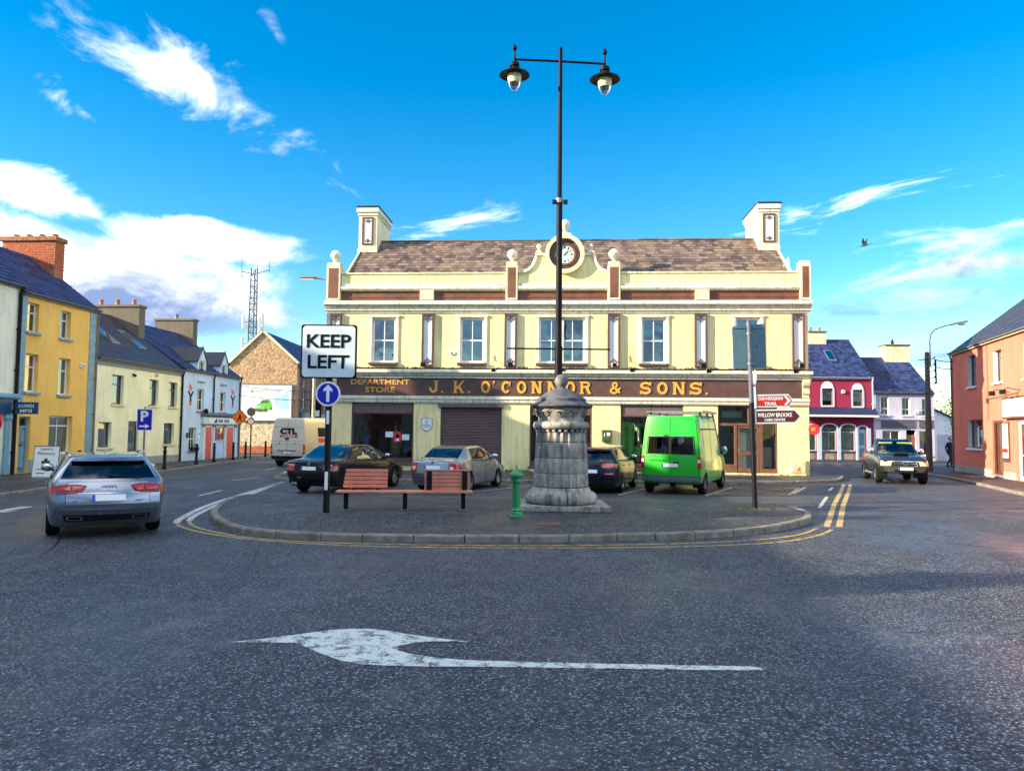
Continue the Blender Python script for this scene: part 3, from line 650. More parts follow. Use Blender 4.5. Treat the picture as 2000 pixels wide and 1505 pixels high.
def hand(a, L, w):
    ux, uz = sin(a), cos(a); MB().prism([(cx-ux*.08-uz*w, cz-uz*.08+ux*w), (cx+ux*L-uz*w*.3, cz+uz*L+ux*w*.3), (cx+ux*L+uz*w*.3, cz+uz*L-ux*w*.3), (cx-ux*.08+uz*w, cz-uz*.08-ux*w)], -.118, -.110).build("clock_hand", SIGNK, dial, recalc=True)
hand(RAD(33), .36, .014); hand(RAD(48), .22, .020)
MB().box(cx-.28, cx+.28, -.18, .2, cz+.865, cz+.98).lathe([(.16, 0), (.15, .06), (.08, .1), (.075, .17), (.13, .22)], 16, (cx, 0, cz+.98)).ball((cx, 0, cz+1.42), .23, 20, 12).build("ball_finial", BALL, pd, smooth=True)
for x in (9.66, 2*cx-9.66):
    MB().box(x-.15, x+.15, -.14, .2, 10.175, 10.24).lathe([(.11, 0), (.10, .05), (.05, .09), (.05, .14), (.09, .17)], 12, (x, 0, 10.24)).ball((x, 0, 10.50), .11, 14, 9).build("ball_finial", BALL, pd, smooth=True)
# roof
EV, RG = (.55, 9.10), (4.15, 11.82); RX0, RX1 = .45, 21.25
rf = MB(); rf.prism([(EV[0]-.1, EV[1]-.09), RG, (8.6, 8.9)], RX0, RX1, 'x'); roof = rf.build("roof", SLATED, store, recalc=True)
slates(roof, RX0-.03, RX1+.03, EV, RG, 0.262, 0.30, SLATEB, single=300)
m = MB()
for k in range(44):
    x = RX0+k*(RX1-RX0)/44; m.box(x+.006, x+(RX1-RX0)/44-.006, RG[0]-.10, RG[0]+.10, RG[1]-.02, RG[1]+.045+random.uniform(-.006, .006))
m.build("ridge_tiles", SLATEB, roof)
for x in (RX0-.10, RX1+.03):
    MB().prism([(EV[0]-.2, EV[1]-.12), (EV[0]-.2, EV[1]+.03), (RG[0], RG[1]+.05), (RG[0], RG[1]-.12)], x, x+.07, 'x').build("verge_board", CREAMT, roof, recalc=True)
SMOOTHC = stucco("chimney_render", (0.84, 0.74, 0.46), (0.3, 0.25, 0.16), .3, .2)
for a, b in ((.30, 1.24), (20.45, 21.42)):
    y0, y1, z1 = 3.1, 5.9, 13.02
    c = box("chimney", SMOOTHC, store, a, b, y0, y1, 10.3, z1)
    box("chimney_band", WHITET, c, a-.05, b+.05, y0-.05, y1+.05, 12.92, 13.06, .012); box("chimney_head", WHITET, c, a-.11, b+.11, y0-.11, y1+.11, 13.062, 13.32, .03); box("chimney_capping", SLATED, c, a-.13, b+.13, y0-.13, y1+.13, 13.322, 13.42, .02)
    box("chimney_foot", CREAMT, c, a-.04, b+.04, y0-.04, y1+.04, 10.2, 11.2, .01)
    m = MB(); d = y0-.05; z0, z2 = 11.40, 12.84
    m.box(a+.18, a+.27, d, y0, z0, z2); m.box(b-.27, b-.18, d, y0, z0, z2); m.box(a+.27, b-.27, d, y0, z0, z0+.08); m.box(a+.27, b-.27, d, y0, z2-.08, z2); f = m.build("chimney_panel_frame", BROWN, c)
    box("chimney_panel", PANELW, f, a+.27, b-.27, y0-.02, y0-.001, z0+.08, z2-.08); leaf_spray(f, (a+b)/2, y0-.02, z2-.13, .19, False); leaf_spray(f, (a+b)/2, y0-.02, z0+.13, .19, True)
# shop front: ledge, fascia, lettering
box("ledge", MOSS, store, -.10, SW+.05, -.40, 0, 4.74, 4.80, .02)
m = MB()
for k in range(1500):
    x = random.uniform(-.05, SW); s_ = random.uniform(.012, .035)*(1.6 if sin(x*2.3)+sin(x*5.1) > .6 else 1); y = random.choice((random.uniform(-.40, -.02), random.uniform(-.415, -.39))); m.add([(x-s_, y, 4.795), (x+s_, y-s_*.4, 4.795), (x, y+s_, 4.795), (x+s_*.2, y, 4.795+s_*random.uniform(.8, 2.6))], [(0, 1, 3), (1, 2, 3), (2, 0, 3)])
tag(m.build("ledge_moss", MOSS, store), kind="stuff")
moulding("shop_cornice", [(0, 4.36), (-.20, 4.36), (-.20, 4.44), (-.30, 4.48), (-.34, 4.56), (-.42, 4.60), (-.42, 4.70), (-.40, 4.738), (0, 4.738)], -.12, SW+.07, WHITET, store)
fascia = box("fascia", BROWN, store, .30, 21.42, -.11, 0, 3.54, 4.358)
moulding("fascia_rail", [(0, 3.22), (-.07, 3.22), (-.10, 3.28), (-.10, 3.36), (-.15, 3.40), (-.15, 3.52), (-.11, 3.538), (0, 3.538)], .0, SW, WHITET, store)
for x in (0.02, 21.45):
    MB().prism([(0, 3.56), (-.12, 3.56), (-.14, 3.70), (-.20, 3.74), (-.22, 3.86), (-.16, 3.92), (-.18, 4.02), (-.30, 4.10), (-.36, 4.24), (-.30, 4.354), (0, 4.354)], x, x+.30, 'x').build("console_bracket", CREAMT, store, recalc=True, bevel=0.01)
SER = {'J': [(1, .5)], 'K': [(.0, .3), (.75, .35)], 'N': [(.0, .3), (.88, .34)], 'R': [(0, .3), (.82, .3)], 'C': [], 'O': [], 'S': [], '&': []}
for ch, a, b in [('J', 4.66, 5.11), ('.', 5.23, 5.31), ('K', 5.78, 6.28), ('.', 6.47, 6.57), ('O', 7.06, 7.49), ("'", 7.61, 7.7), ('C', 8.01, 8.41), ('O', 8.71, 9.14), ('N', 9.37, 9.86), ('N', 10.1, 10.59), ('O', 10.92, 11.36), ('R', 11.57, 12.08), ('&', 12.94, 13.4), ('S', 14.3, 14.78), ('O', 15.06, 15.52), ('N', 15.75, 16.3), ('S', 16.52, 17.03), ('.', 17.21, 17.3)]:
    W = b-a; y = -.125; z0, z1 = 3.68, 4.24; c = (a+b)/2
    if ch == '.': MB().lathe([(.05, 0), (.05, -.03)], 12, (c, -.11, z0+.05), axis='y').build("letter", GOLD, fascia); continue
    if ch == "'": MB().prism([(a, z1), (b, z1), (b-.01, z1-.08), (a+.0, z1-.17), (a+.03, z1-.08)], -.14, -.11).build("letter", GOLD, fascia, recalc=True); continue
    m = MB(); th = .105; sf = .045
    def vert(x, zz0=z0, zz1=z1, e=0.0): m.box(x-th/2, x+th/2, -.140-e, -.11, zz0, zz1)
    def ser(x, z, up, w_=.095, e=.004): m.box(x-w_, x+w_, -.140-e, -.11, z if up else z-sf, z+sf if up else z)
    def arc(pts, e=0.002, w_=th):
        P = [Vector(p) for p in pts]; vs = []
        for i, p in enumerate(P):
            d = (P[min(i+1, len(P)-1)]-P[max(i-1, 0)]).normalized(); n = Vector((-d.y, d.x))*w_/2
            for q in (p+n, p-n): vs += [(q.x, -.140-e, q.y), (q.x, -.11, q.y)]
        fs = []
        for i in range(len(P)-1):
            o = 4*i; fs += [(o, o+2, o+6, o+4), (o, o+4, o+5, o+1), (o+2, o+3, o+7, o+6)]
        fs += [(0, 1, 3, 2), (4*len(P)-4, 4*len(P)-2, 4*len(P)-1, 4*len(P)-3)]; m.add(vs, fs)
    def ell(cx_, cz_, rx, rz, t0, t1, k=14): return [(cx_+rx*cos(RAD(t0+(t1-t0)*i/k)), cz_+rz*sin(RAD(t0+(t1-t0)*i/k))) for i in range(k+1)]
    rx, rz, mz = W/2-th/2, (z1-z0)/2-th/2, (z0+z1)/2
    if ch == 'O': arc(ell(c, mz, rx, rz, 0, 360, 28)); ser(c, z0+th*.2, True, .05); ser(c, z1-th*.2, False, .05)
    if ch == 'C': arc(ell(c, mz, rx, rz, 48, 322, 22)); m.box(b-.06, b, -.146, -.11, z1-.22, z1-.02)
    if ch == 'S': arc(ell(c, mz+rz/2, rx, rz/2, 25, 270, 14)+ell(c, mz-rz/2, rx, rz/2, 90, -155, 14)[1:]); m.box(b-.05, b+.01, -.146, -.11, z1-.17, z1-.01); m.box(a-.01, a+.05, -.146, -.11, z0+.01, z0+.17)
    if ch == 'N':
        vert(a+.09); vert(b-.09); m.prism([(a+.05, z1), (a+.17, z1), (b-.05, z0), (b-.17, z0)], -.143, -.11); ser(a+.09, z0, True); ser(a+.07, z1, False); ser(b-.09, z1, False)
    if ch == 'K':
        vert(a+.10); m.prism([(a+.12, mz-.05), (b-.10, z1-.02), (b+.0, z1-.02), (a+.17, mz-.12)], -.142, -.11); m.prism([(a+.20, mz+.0), (a+.31, mz+.05), (b+.0, z0), (b-.12, z0)], -.144, -.11)
        ser(a+.10, z0, True); ser(a+.10, z1, False); ser(b-.07, z0, True, .08, .006); ser(b-.06, z1, False, .08, .006)
    if ch == 'R':
        vert(a+.10); arc([(a+.10, z1-.045)]+ell(b-.20, mz+.135, .12, .10, 90, -90, 10)+[(a+.10, mz+.035)], .002, .085); m.prism([(a+.26, mz+.02), (a+.38, mz+.02), (b, z0), (b-.12, z0)], -.144, -.11); ser(a+.10, z0, True); ser(a+.08, z1, False, .075); ser(b-.06, z0, True, .07, .006)
    if ch == 'J': arc([(b-.12, z1), (b-.12, z0+.20)]+ell(b-.25, z0+.18, .13, .125, 0, -170, 10)); ser(b-.12, z1, False, .12); m.ball((a+.05, -.125, z0+.20), .06, 10, 6, 0, (1, .25, 1))
    if ch == '&': arc(ell(c-.01, z1-.15, .09, .105, -60, 240, 14)+[(b-.02, z0+.06)], .002, .085); arc(ell(c-.05, z0+.15, .14, .11, 95, 360, 14)+[(b, mz)], .004, .085)
    m.build("letter", GOLD, fascia, recalc=True)
for txt, z, h, x, W in (("DEPARTMENT", 4.17, .235, 2.37, 2.75), ("STORE", 3.81, .25, 2.37, 1.40)):
    text("lettering", txt, .3, GOLD, fascia, (x, -.118, z), width=W, height=h, bold=.012, ext=.006)
# shop windows
POST = plain("poster_red", (0.62, 0.03, 0.04), .6, var=.25, vs=9); PAPER = plain("paper_notice", (.62, .74, .80), .7, var=.08); WOODI = plain("shop_boards", (.16, .065, .035), .5, var=.35, vs=4)
for i, (a, b, z0, z1, dp) in enumerate(SHOP):
    m = MB(); fw = .075; hz = z1-.55; y0, y1 = .04, .14
    m.box(a, a+fw, y0, y1, z0, z1); m.box(b-fw, b, y0, y1, z0, z1); m.box(a+fw, b-fw, y0, y1, z1-fw, z1); m.box(a+fw, b-fw, y0, y1, hz-.05, hz+.03); m.box(a+fw, b-fw, y0, y1, z0, z0+.26)
    sw = m.build("shop_window", BROWN, store, bevel=.006)
    for k in range(2):
        box("header_panel", BROWNP, sw, a+fw+(b-a-2*fw)*k/2+.012, a+fw+(b-a-2*fw)*(k+1)/2-.012, .07, .10, hz+.03, z1-fw)
    if i == 1: box("mullion", BROWN, sw, a+.62, a+.70, .05, .13, z0+.26, hz-.05)
    xs = [a+fw, b-fw] if i != 1 else [a+fw, a+.62, b-fw]
    for q in range(len(xs)-1): MB().quad((xs[q], .09, z0+.26), (xs[q+1], .093, z0+.26), (xs[q+1], .093, hz-.05), (xs[q], .09, hz-.05)).build("pane", GLASS, sw)
    box("display_floor", WOODI, sw, a+.02, b-.02, .2, .2+dp*.7, z0+.02, z0+.24)
    box("stall_sill", BROWN, sw, a-.08, b+.08, -.06, .035, z0-.07, z0-.002, .01)
    if i == 1:
        for k in range(11): box("louvre", WOODI, sw, a+.75, b-.12, .30, .34, z0+.35+k*.2, z0+.50+k*.2)
    if i == 0:
        box("notice", PAPER, sw, 2.62, 2.98, .072, .078, 1.62, 1.88); box("notice", PAPER, sw, 3.40, 3.74, .072, .078, 1.50, 1.76)
        p = box("poster", POST, sw, 3.02, 3.36, .072, .078, 1.42, 1.88); MB().lathe([(.09, 0), (.09, -.004)], 16, (3.19, .071, 1.68), axis='y').build("poster_motif", SIGNK, p); box("poster_motif", PURE, p, 3.12, 3.26, .066, .0715, 1.46, 1.56)
        for k, (x, wd_, h, c) in enumerate(((1.5, .4, 1.3, (.05, .07, .30)), (2.2, .5, 1.6, (.05, .05, .06)), (2.9, .35, 1.5, (.30, .22, .10)), (3.4, .4, 1.2, (.08, .03, .10)))):
            mm = plain("garment%d" % k, c, .9, var=.3, vs=6); q = MB(); q.lathe([(.09, 0), (.24, .15), (.22, .6*h), (.16, .8*h), (.05, .86*h), (.07, .95*h), (.06, h)], 12, (x, 1.0+.2*(k % 2), .68)); q.build("clothes_dummy", mm, sw, smooth=True)
        for k in range(3): box("shelf", WOODI, sw, 1.1, 2.0, .9, 1.3, 1.0+.55*k, 1.04+.55*k)
    if i == 2:
        CUR = plain("curtain_cloth", (.40, .36, .26), .9, var=.3, vs=3)
        for k in range(7): MB().tube([(13.6+.36*k, 1.2, .6), (13.62+.36*k, 1.15, 1.6), (13.6+.36*k, 1.2, 2.6)], .10, 8).build("curtain_fold", CUR, sw, smooth=True)
# roller shutter
a, b = 5.20, 8.02
sh = box("shutter_box", BROWNP, store, a-.10, b+.10, -.12, .10, 3.02, 3.215, .01)
for k in range(41):
    z = .16+k*.0695
    m = MB(); m.prism([(.10, z), (.035, z+.008), (.02, z+.032), (.035, z+.056), (.10, z+.064)], a+.06, b-.06, 'x'); m.build("shutter_slat", BROWNP, sh, recalc=True)
for x in (a, b-.06): box("shutter_guide", BROWN, sh, x, x+.06, -.01, .11, .12, 3.02)
# door set on the right
a, b, z0, z1 = 17.77, 20.40, .20, 3.22; PINE = plain("door_frame_brown", (.155, .068, .040), .5, var=.3, vs=5)
m = MB(); y0, y1 = .05, .15
m.box(a, a+.06, y0, y1, z0, z1); m.box(b-.07, b, y0, y1, z0, z1); m.box(a+.06, b-.07, y0, y1, z1-.06, z1); m.box(a+.06, 19.10, y0, y1, 2.30, 2.42); m.box(19.62, 19.76, y0, y1, z0, z1-.06); m.box(18.50, 18.62, y0, y1, z0, 2.30); m.box(a+.06, 18.50, y0, y1, z0, z0+.38); m.box(19.76, b-.07, y0, y1, z0, z0+.20); m.box(19.10, 19.20, y0, y1, 2.42, z1-.06); m.box(19.10, 19.62, y0, y1, 2.30, 2.42)
ds = m.build("door_screen", PINE, store, bevel=.006)
def pane(x0, x1, c, d, par): MB().quad((x0, .10, c), (x1, .104, c), (x1, .104, d), (x0, .10, d)).build("pane", GLASS, par)
pane(a+.06, 19.10, 2.42, z1-.06, ds); pane(19.20, 19.62, 2.42, z1-.06, ds); pane(a+.06, 18.50, z0+.38, 2.30, ds); pane(19.76, b-.07, z0+.20, z1-.06, ds)
m = MB(); m.box(18.64, 18.74, .07, .13, z0+.03, 2.29); m.box(19.50, 19.61, .07, .13, z0+.03, 2.29); m.box(18.74, 19.50, .07, .13, 2.19, 2.29); m.box(18.74, 19.50, .07, .13, z0+.03, z0+.20); m.box(18.74, 19.50, .07, .13, 1.00, 1.16)
dr = m.build("door", PINE, store, bevel=.006); pane(18.74, 19.50, z0+.20, 1.00, dr); pane(18.74, 19.50, 1.16, 2.19, dr); box("letter_plate", RUST, dr, 18.98, 19.30, .062, .069, 1.05, 1.11); MB().tube([(18.69, .02, 1.15), (18.69, .02, 1.35)], .014, 8).build("handle", GREYM, dr)
NET = plain("net_curtain", (.55, .55, .46), .9, var=.12, vs=14)
MB().quad((18.6, .35, .3), (19.6, .35, .3), (19.6, .35, 2.2), (18.6, .35, 2.2)).build("net_curtain", NET, dr)
box("display_board", plain("display_cream", (.72, .66, .34), .8, var=.15), ds, 19.85, 20.28, .6, .63, .45, 1.35)
box("display_shelf", plain("display_green", (.30, .52, .28), .7, var=.1), ds, 18.05, 18.95, .55, .85, 2.68, 2.98)
box("threshold", CREAMT, store, 17.7, 20.45, -.10, .05, .06, .198)
box("downpipe_cover", LEAD, store, -.26, -.085, -.05, .25, 3.5, 7.9)
for x in (20.95,): MB().tube([(x, -.1, 9.3), (x, -.02, 9.9), (x-.1, .4, 9.6)], .03, 6).build("vent_pipe", CREAMT, store)

# fittings on the store front
def on_store(name, label, cat, x, z, group=None, y=0.0): return thing(name, label, cat, S(x, y, z), SRZ, group)
def floodlight(x, z, tone, where):
    t = on_store("floodlight", where, "floodlight", x, z, "floodlights along the shop ledge", -.30)
    MB().box(-.11, .11, -.13, .03, .04, .24).build("housing", tone, t, bevel=.015); MB().box(-.10, .10, -.140, -.131, .055, .225).build("lens", SIGNK, t); MB().tube([(-.12, -.03, .13), (-.12, .02, -.03), (.12, .02, -.03), (.12, -.03, .13)], .012, 6).build("bracket", GREYP, t)
for x, z, tone, wh in ((4.40, 4.82, BLACKP, "black floodlight on the ledge above the letter J"), (7.65, 4.60, WHITEP, "pale floodlight on the ledge above the letter O after the K"), (8.42, 4.84, BLACKP, "black floodlight on the ledge above the letter C"), (10.80, 4.62, WHITEP, "pale floodlight on the ledge just behind the lamp post"), (13.12, 4.84, WHITEP, "pale floodlight on the ledge above the ampersand"), (13.91, 4.62, GREYP, "grey floodlight tucked on the ledge before the word SONS"), (17.08, 4.84, BLACKP, "black floodlight at the foot of the pilaster past the word SONS"), (17.30, 4.60, GREYP, "grey floodlight below the pilaster past the word SONS"), (21.10, 4.60, BLACKP, "black floodlight on the ledge by the end console bracket"), (21.36, 4.86, GREYP, "grey floodlight at the foot of the end pilaster")):
    floodlight(x, z, tone, wh)
t = on_store("alarm_box", "small white alarm box under the second upper window of the cream store", "alarm box", 5.72, 5.46); MB().box(-.13, .13, -.09, 0, 0, .14).build("case", WHITEP, t, bevel=.015); MB().box(-.09, .02, -.095, -.0905, .04, .09).build("label_strip", SIGNK, t)
for x, lb in ((7.66, "thin iron wall bracket beside the second upper window of the store"), (13.84, "thin iron wall bracket left of the fourth upper window of the store")):
    t = on_store("wall_bracket", lb, "bracket", x, 5.12); MB().tube([(0, 0, .32), (0, -.03, .05), (0, -.30, .02)], .016, 6).build("arm", RUST, t)
t = on_store("shield_plaque", "white shield shaped plaque with black edging on the store wall", "plaque", 4.56, 1.90)
SHD = [(0, .70), (.06, .62), (.20, .60), (.27, .58), (.25, .45), (.27, .30), (.25, .16), (.14, .07), (0, 0)]; full = SHD + [(-x, z) for x, z in SHD[-2:0:-1]]
MB().prism(full, -.02, 0).build("edging", SIGNK, t, recalc=True); f = MB().prism([(x*.92, .35+(z-.35)*.93) for x, z in full], -.026, -.0205).build("face", PURE, t, recalc=True)
m = MB()
for k, wd_ in enumerate((.07, .05, .08, .05, .19, .20, .04)): m.box(-wd_, wd_, -.030, -.0262, .56-k*.066-.012, .56-k*.066+.008)
m.build("lines_of_writing", SIGNK, f)
t = on_store("defibrillator_cabinet", "green and yellow defibrillator cabinet on the store wall", "cabinet", 12.80, 1.50)
YEL = plain("cabinet_yellow", (.80, .42, .06), .45, var=.1); GRN = plain("cabinet_green", (.012, .10, .05), .4, var=.15)
MB().box(-.26, .26, -.16, 0, 0, .60).build("case", YEL, t, bevel=.04, seg=2); f = MB().box(-.215, .215, -.185, -.155, .045, .555).build("door_panel", GRN, t, bevel=.02)
MB().box(.0, .15, -.192, -.186, .30, .44).build("instruction_label", PURE, f); MB().prism([(0, .28), (.13, .28), (.065, .19)], -.192, -.186).build("heart_mark", POST, f, recalc=True); MB().box(-.12, -.09, -.192, -.186, .25, .42).build("handle", PURE, f)
t = on_store("utility_box", "cream electricity cabinet with warning sticker at the foot of the store wall", "cabinet", 21.22, .12)
MB().box(-.33, .33, -.24, 0, 0, .70).build("case", CREAM, t, bevel=.012); f = MB().box(-.27, .27, -.256, -.241, .12, .62).build("door_panel", CREAMT, t, bevel=.006)
MB().prism([(-.11, .20), (.11, .20), (0, .42)], -.262, -.2565).build("warning_triangle", AMBERLENS, f, recalc=True); MB().prism([(-.02, .25), (.03, .31), (-.01, .31), (.02, .38), (-.035, .30), (.0, .30)], -.266, -.2625).build("lightning_mark", SIGNK, f, recalc=True)
t = on_store("hanging_sign", "small red hanging sign on a scrolled iron bracket at the store corner", "sign", 21.74, 2.05, None, -.05)
MB().tube([(0, 0, .0), (.10, -.1, .05), (.16, -.2, .35), (.10, -.2, .62), (.02, -.1, .55)], .014, 6).build("bracket", BLACKM, t, smooth=True); MB().lathe([(.24, -.025), (.25, 0), (.24, .025)], 20, (.16, -.22, .12), axis='y').build("disc", POST, t, smooth=True); MB().box(.02, .20, -.26, -.246, .06, .20).build("disc_mark", AMBERLENS, t)
t = on_store("street_lamp", "grey street lantern on a wall arm behind the ball topped corner pier", "street lamp", -.28, 9.1, None, 2.0)
MB().tube([(.3, 0, -.3), (.1, 0, .05), (-.5, 0, .25), (-1.2, 0, .36)], .035, 8).build("arm", GREYM, t, smooth=True); m = MB(); m.box(-2.05, -1.15, -.13, .13, .32, .44); m.build("lantern_head", GREYP, t, bevel=.05, seg=2); MB().box(-1.98, -1.35, -.09, .09, .285, .318).build("lantern_bowl", WHITEP, t, bevel=.01)
# ------------------------------------------------------------------ terrace on the left
LDX, LDY = 0.0741, 0.99725; LX0, LY0 = -19.35, 29.6; LRZ = math.atan2(LDY, LDX)
def LP(s, y=0.0, z=0.0): return (LX0+LDX*s-LDY*y, LY0+LDY*s+LDX*y, z)
ORANGE = stucco("ochre_render", (0.97, 0.57, 0.13), (0.34, 0.18, 0.05), .16, .2)
TEAL = plain("blue_grey_paint", (0.18, 0.36, 0.47), .55, var=.15, vs=3, bump=.1)
TEALD = plain("door_blue", (0.13, 0.24, 0.36), .35, var=.1)
PGREEN = stucco("pale_green_render", (0.93, 0.91, 0.60), (0.22, 0.21, 0.13), .14, .2)
PCREAM = stucco("pharmacy_cream", (0.90, 0.87, 0.68), (0.3, 0.26, 0.18), .2, .2)
PBLUE = stucco("pale_blue_render", (0.56, 0.73, 0.92), (0.25, 0.28, 0.30), .25, .2)
GREYS = plain("grey_stone_sill", (0.30, 0.30, 0.29), .8, var=.2)
CHR = stucco("grey_chimney_render", (0.15, 0.125, 0.09), (0.08, 0.07, 0.05), .6, .5)
BRICKR = brickmat("chimney_brick", (0.36, 0.095, 0.045), (0.46, 0.15, 0.07), (0.28, 0.22, 0.17))
BRICKO = plain("brick_orange", (0.42, 0.115, 0.05), .9, var=.4, vs=9, bump=.5)
TERRA = plain("terracotta_pot", (0.40, 0.14, 0.07), .8, var=.2)
RED = plain("red_gloss", (0.66, 0.008, 0.010), .3, var=.1)
def house(name, label, pos, rz, W, D, eave, ridge, wmat, rmat, ops, base=.1, sw=.26, sl=.27, ridge_y=None, group=None, cat="house", reveal=.16, fascia=None, slated=True):
    h = thing(name, label, cat, pos, rz, group); ry = ridge_y or D/2
    wall_mesh(W, eave, ops, D, 0, reveal, (ry, ridge-.05)).build("wall", [wmat, DARK], h)
    over = .18; k = (ridge-eave)/ry; e = (-over, eave-over*k+.06); r = (ry, ridge+.06)
    m = MB(); m.prism([e, (e[0], e[1]+.05), (r[0], r[1]-.0), (D+over, eave-over*k+.10), (D+over, eave-over*k+.04), (r[0], r[1]-.10)], .001, W-.001, 'x')
    rf = m.build("roof", rmat, h, recalc=True)
    if slated: slates(rf, 0, W, (e[0], e[1]+.05), (r[0], r[1]+.0), sw, sl, rmat)
    m = MB(); n = max(3, int(W/.45))
    for i in range(n): m.prism([(ry-.13, ridge-.01), (ry, ridge+.13), (ry+.13, ridge-.01)], W*i/n+.006, W*(i+1)/n-.006, 'x')
    m.build("ridge_tiles", rmat, rf)
    box("eaves_board", fascia or LEAD, h, 0.002, W-.002, -.13, -.003, eave-.13, eave-.005)
    gutter(h, .01, W-.01, -.19, eave+.0, fascia or LEAD)
    return h, rf
# --- ochre house
W = 4.86; o = [(.36, 1.02, 5.72, 6.90), (2.34, 3.00, 5.70, 6.88), (.38, 1.12, 3.32, 4.85), (2.36, 3.10, 3.30, 4.86), (1.93, 3.40, .80, 2.40), (.20, .82, .10, 2.33)]
hs, rf = house("ochre_house", "three storey ochre house with blue grey quoins, sills and panelled door", LP(0), LRZ, W, 6.0, 7.25, 9.55, ORANGE, SLATEN, o, reveal=.24)
for a, b, c, d in o[:2]: window(hs, a, b, c, d, UPVC, 1, (.66,), .17, gl=GLASSB, sill=TEAL, sillw=.12, blind=.0 if a > 2 else None)
for a, b, c, d in o[2:4]: window(hs, a, b, c, d, UPVC, 1, (.66,), .17, gl=GLASSB, sill=TEAL, sillw=.12, blind=.0)
wd = window(hs, *o[4], UPVC, 2, (.74,), .17, gl=GLASSB, sill=TEAL, blind=0.0)
a, b, c, d = o[5]; dr = box("door", TEALD, hs, a+.06, b-.06, .16, .21, .12, 1.90)
m = MB(); m.box(a, a+.06, .13, .24, .1, 2.33); m.box(b-.06, b, .13, .24, .1, 2.33); m.box(a+.06, b-.06, .13, .24, 1.90, 1.97); m.box(a+.06, b-.06, .13, .24, 2.27, 2.33); m.build("door_frame", TEAL, dr)
MB().quad((a+.06, .19, 1.97), (b-.06, .19, 1.97), (b-.06, .19, 2.27), (a+.06, .19, 2.27)).build("fanlight", GLASS, dr)
for x0, x1, z0, z1 in ((a+.10, a+.28, 1.35, 1.80), (a+.34, b-.10, 1.35, 1.80), (a+.10, a+.28, .35, 1.15), (a+.34, b-.10, .35, 1.15)): box("door_panel", TEAL, dr, x0, x1, .150, .1595, z0, z1, .006)
MB().ball((a+.31, .13, 1.2), .035, 10, 6).build("knocker", BLACKM, dr, smooth=True); box("letter_plate", BLACKM, dr, a+.22, a+.40, .150, .1595, .25, .29)
for x0, x1 in ((-.02, .30), (W-.55, W-.16)):
    n = 23; z = .1 if x0 > 1 else 2.75
    hgt = .305
    while z < 7.08:
        box("quoin", TEAL, hs, x0, x1, -.035, -.001, z+.006, min(z+hgt-.006, 7.1)); z += hgt
box("plinth", TEAL, hs, .84, 1.9, -.03, -.001, .1, .62); box("plinth", TEAL, hs, 1.902, W-.56, -.03, -.001, .1, .60)
downpipe(hs, W-.06, -.07, .1, 7.15, LEAD)
# brick chimney built brick by brick on its two visible faces
ch = MB().box(W-.62, W+.0, 1.75, 4.3, 8.3, 10.35).build("chimney", BRICKR, rf)
bm1 = MB().box(0, .205, -.012, 0, 0, .062).mesh("brick", BRICKO); bm2 = MB().box(0, .012, 0, .205, 0, .062).mesh("brick", BRICKO)
for r in range(16):
    z = 9.10+r*.077
    for k in range(12):
        y = 1.76+k*.215-(.1 if r % 2 else 0)
        if y < 1.75 or y > 4.1: continue
        q = bpy.data.objects.new("brick", bm2); link(q, ch); q.location = (W-.632+random.uniform(-.003, .003), y, z)
    for k in range(3):
        x = W-.615+k*.212-(.1 if r % 2 else 0)
        if x < W-.63 or x > W-.19: continue
        q = bpy.data.objects.new("brick", bm1); link(q, ch); q.location = (x, 1.75-random.uniform(0, .004), z)
box("chimney_cap", plain("mossy_brick", (.30, .13, .05), .9, var=.5, vs=5, bump=.6), ch, W-.72, W+.08, 1.65, 4.4, 10.352, 10.56, .02)
for k in range(4): MB().lathe([(.15, 0), (.13, .1), (.15, .16)], 12, (W-.32, 2.0+k*.62, 10.56)).build("chimney_pot", TERRA, ch, smooth=True)
t = thing("alarm_box", "white alarm box high on the ochre house wall beside its end quoins", "alarm box", LP(3.82, 0, 4.55), LRZ); MB().box(-.1, .1, -.1, 0, 0, .2).build("case", WHITEP, t, bevel=.02); MB().box(-.06, .06, -.105, -.1005, .05, .13).build("front_panel", GREYP, t)
# --- pale green house
W2 = 7.75; g0 = W
X = lambda s: s-g0
o = [(X(6.17), X(7.10), 3.04, 4.44), (X(9.36), X(10.24), 3.08, 4.44), (X(11.28), X(12.16), 3.08, 4.42), (X(5.25), X(6.25), 1.0, 2.18), (X(10.92), X(11.98), 1.06, 2.2), (X(7.62), X(8.52), .10, 2.26)]
hs, rf = house("green_house", "pale green two storey house with grey framed windows and long grey chimney", LP(g0), LRZ, W2, 8.0, 5.14, 8.05, PGREEN, SLATED, o, reveal=.2)
DGREY = plain("anthracite_frame", (.07, .075, .08), .4, var=.1)
for k, (a, b, c, d) in enumerate(o[:5]): window(hs, a, b, c, d, DGREY, 1, (.68,), .15, gl=GLASSB, sill=CREAMT, blind=.05 if k == 3 else None)
box("eaves_band", plain("grey_green_band", (.24, .27, .25), .7, var=.1), hs, .003, W2-.003, -.02, -.001, 4.80, 5.02); box("plinth", plain("grey_green_plinth", (.24, .27, .25), .7, var=.15), hs, .02, X(7.6), -.02, -.001, .1, .48); box("plinth", GREYS, hs, X(8.54), W2-.02, -.02, -.001, .1, .48)
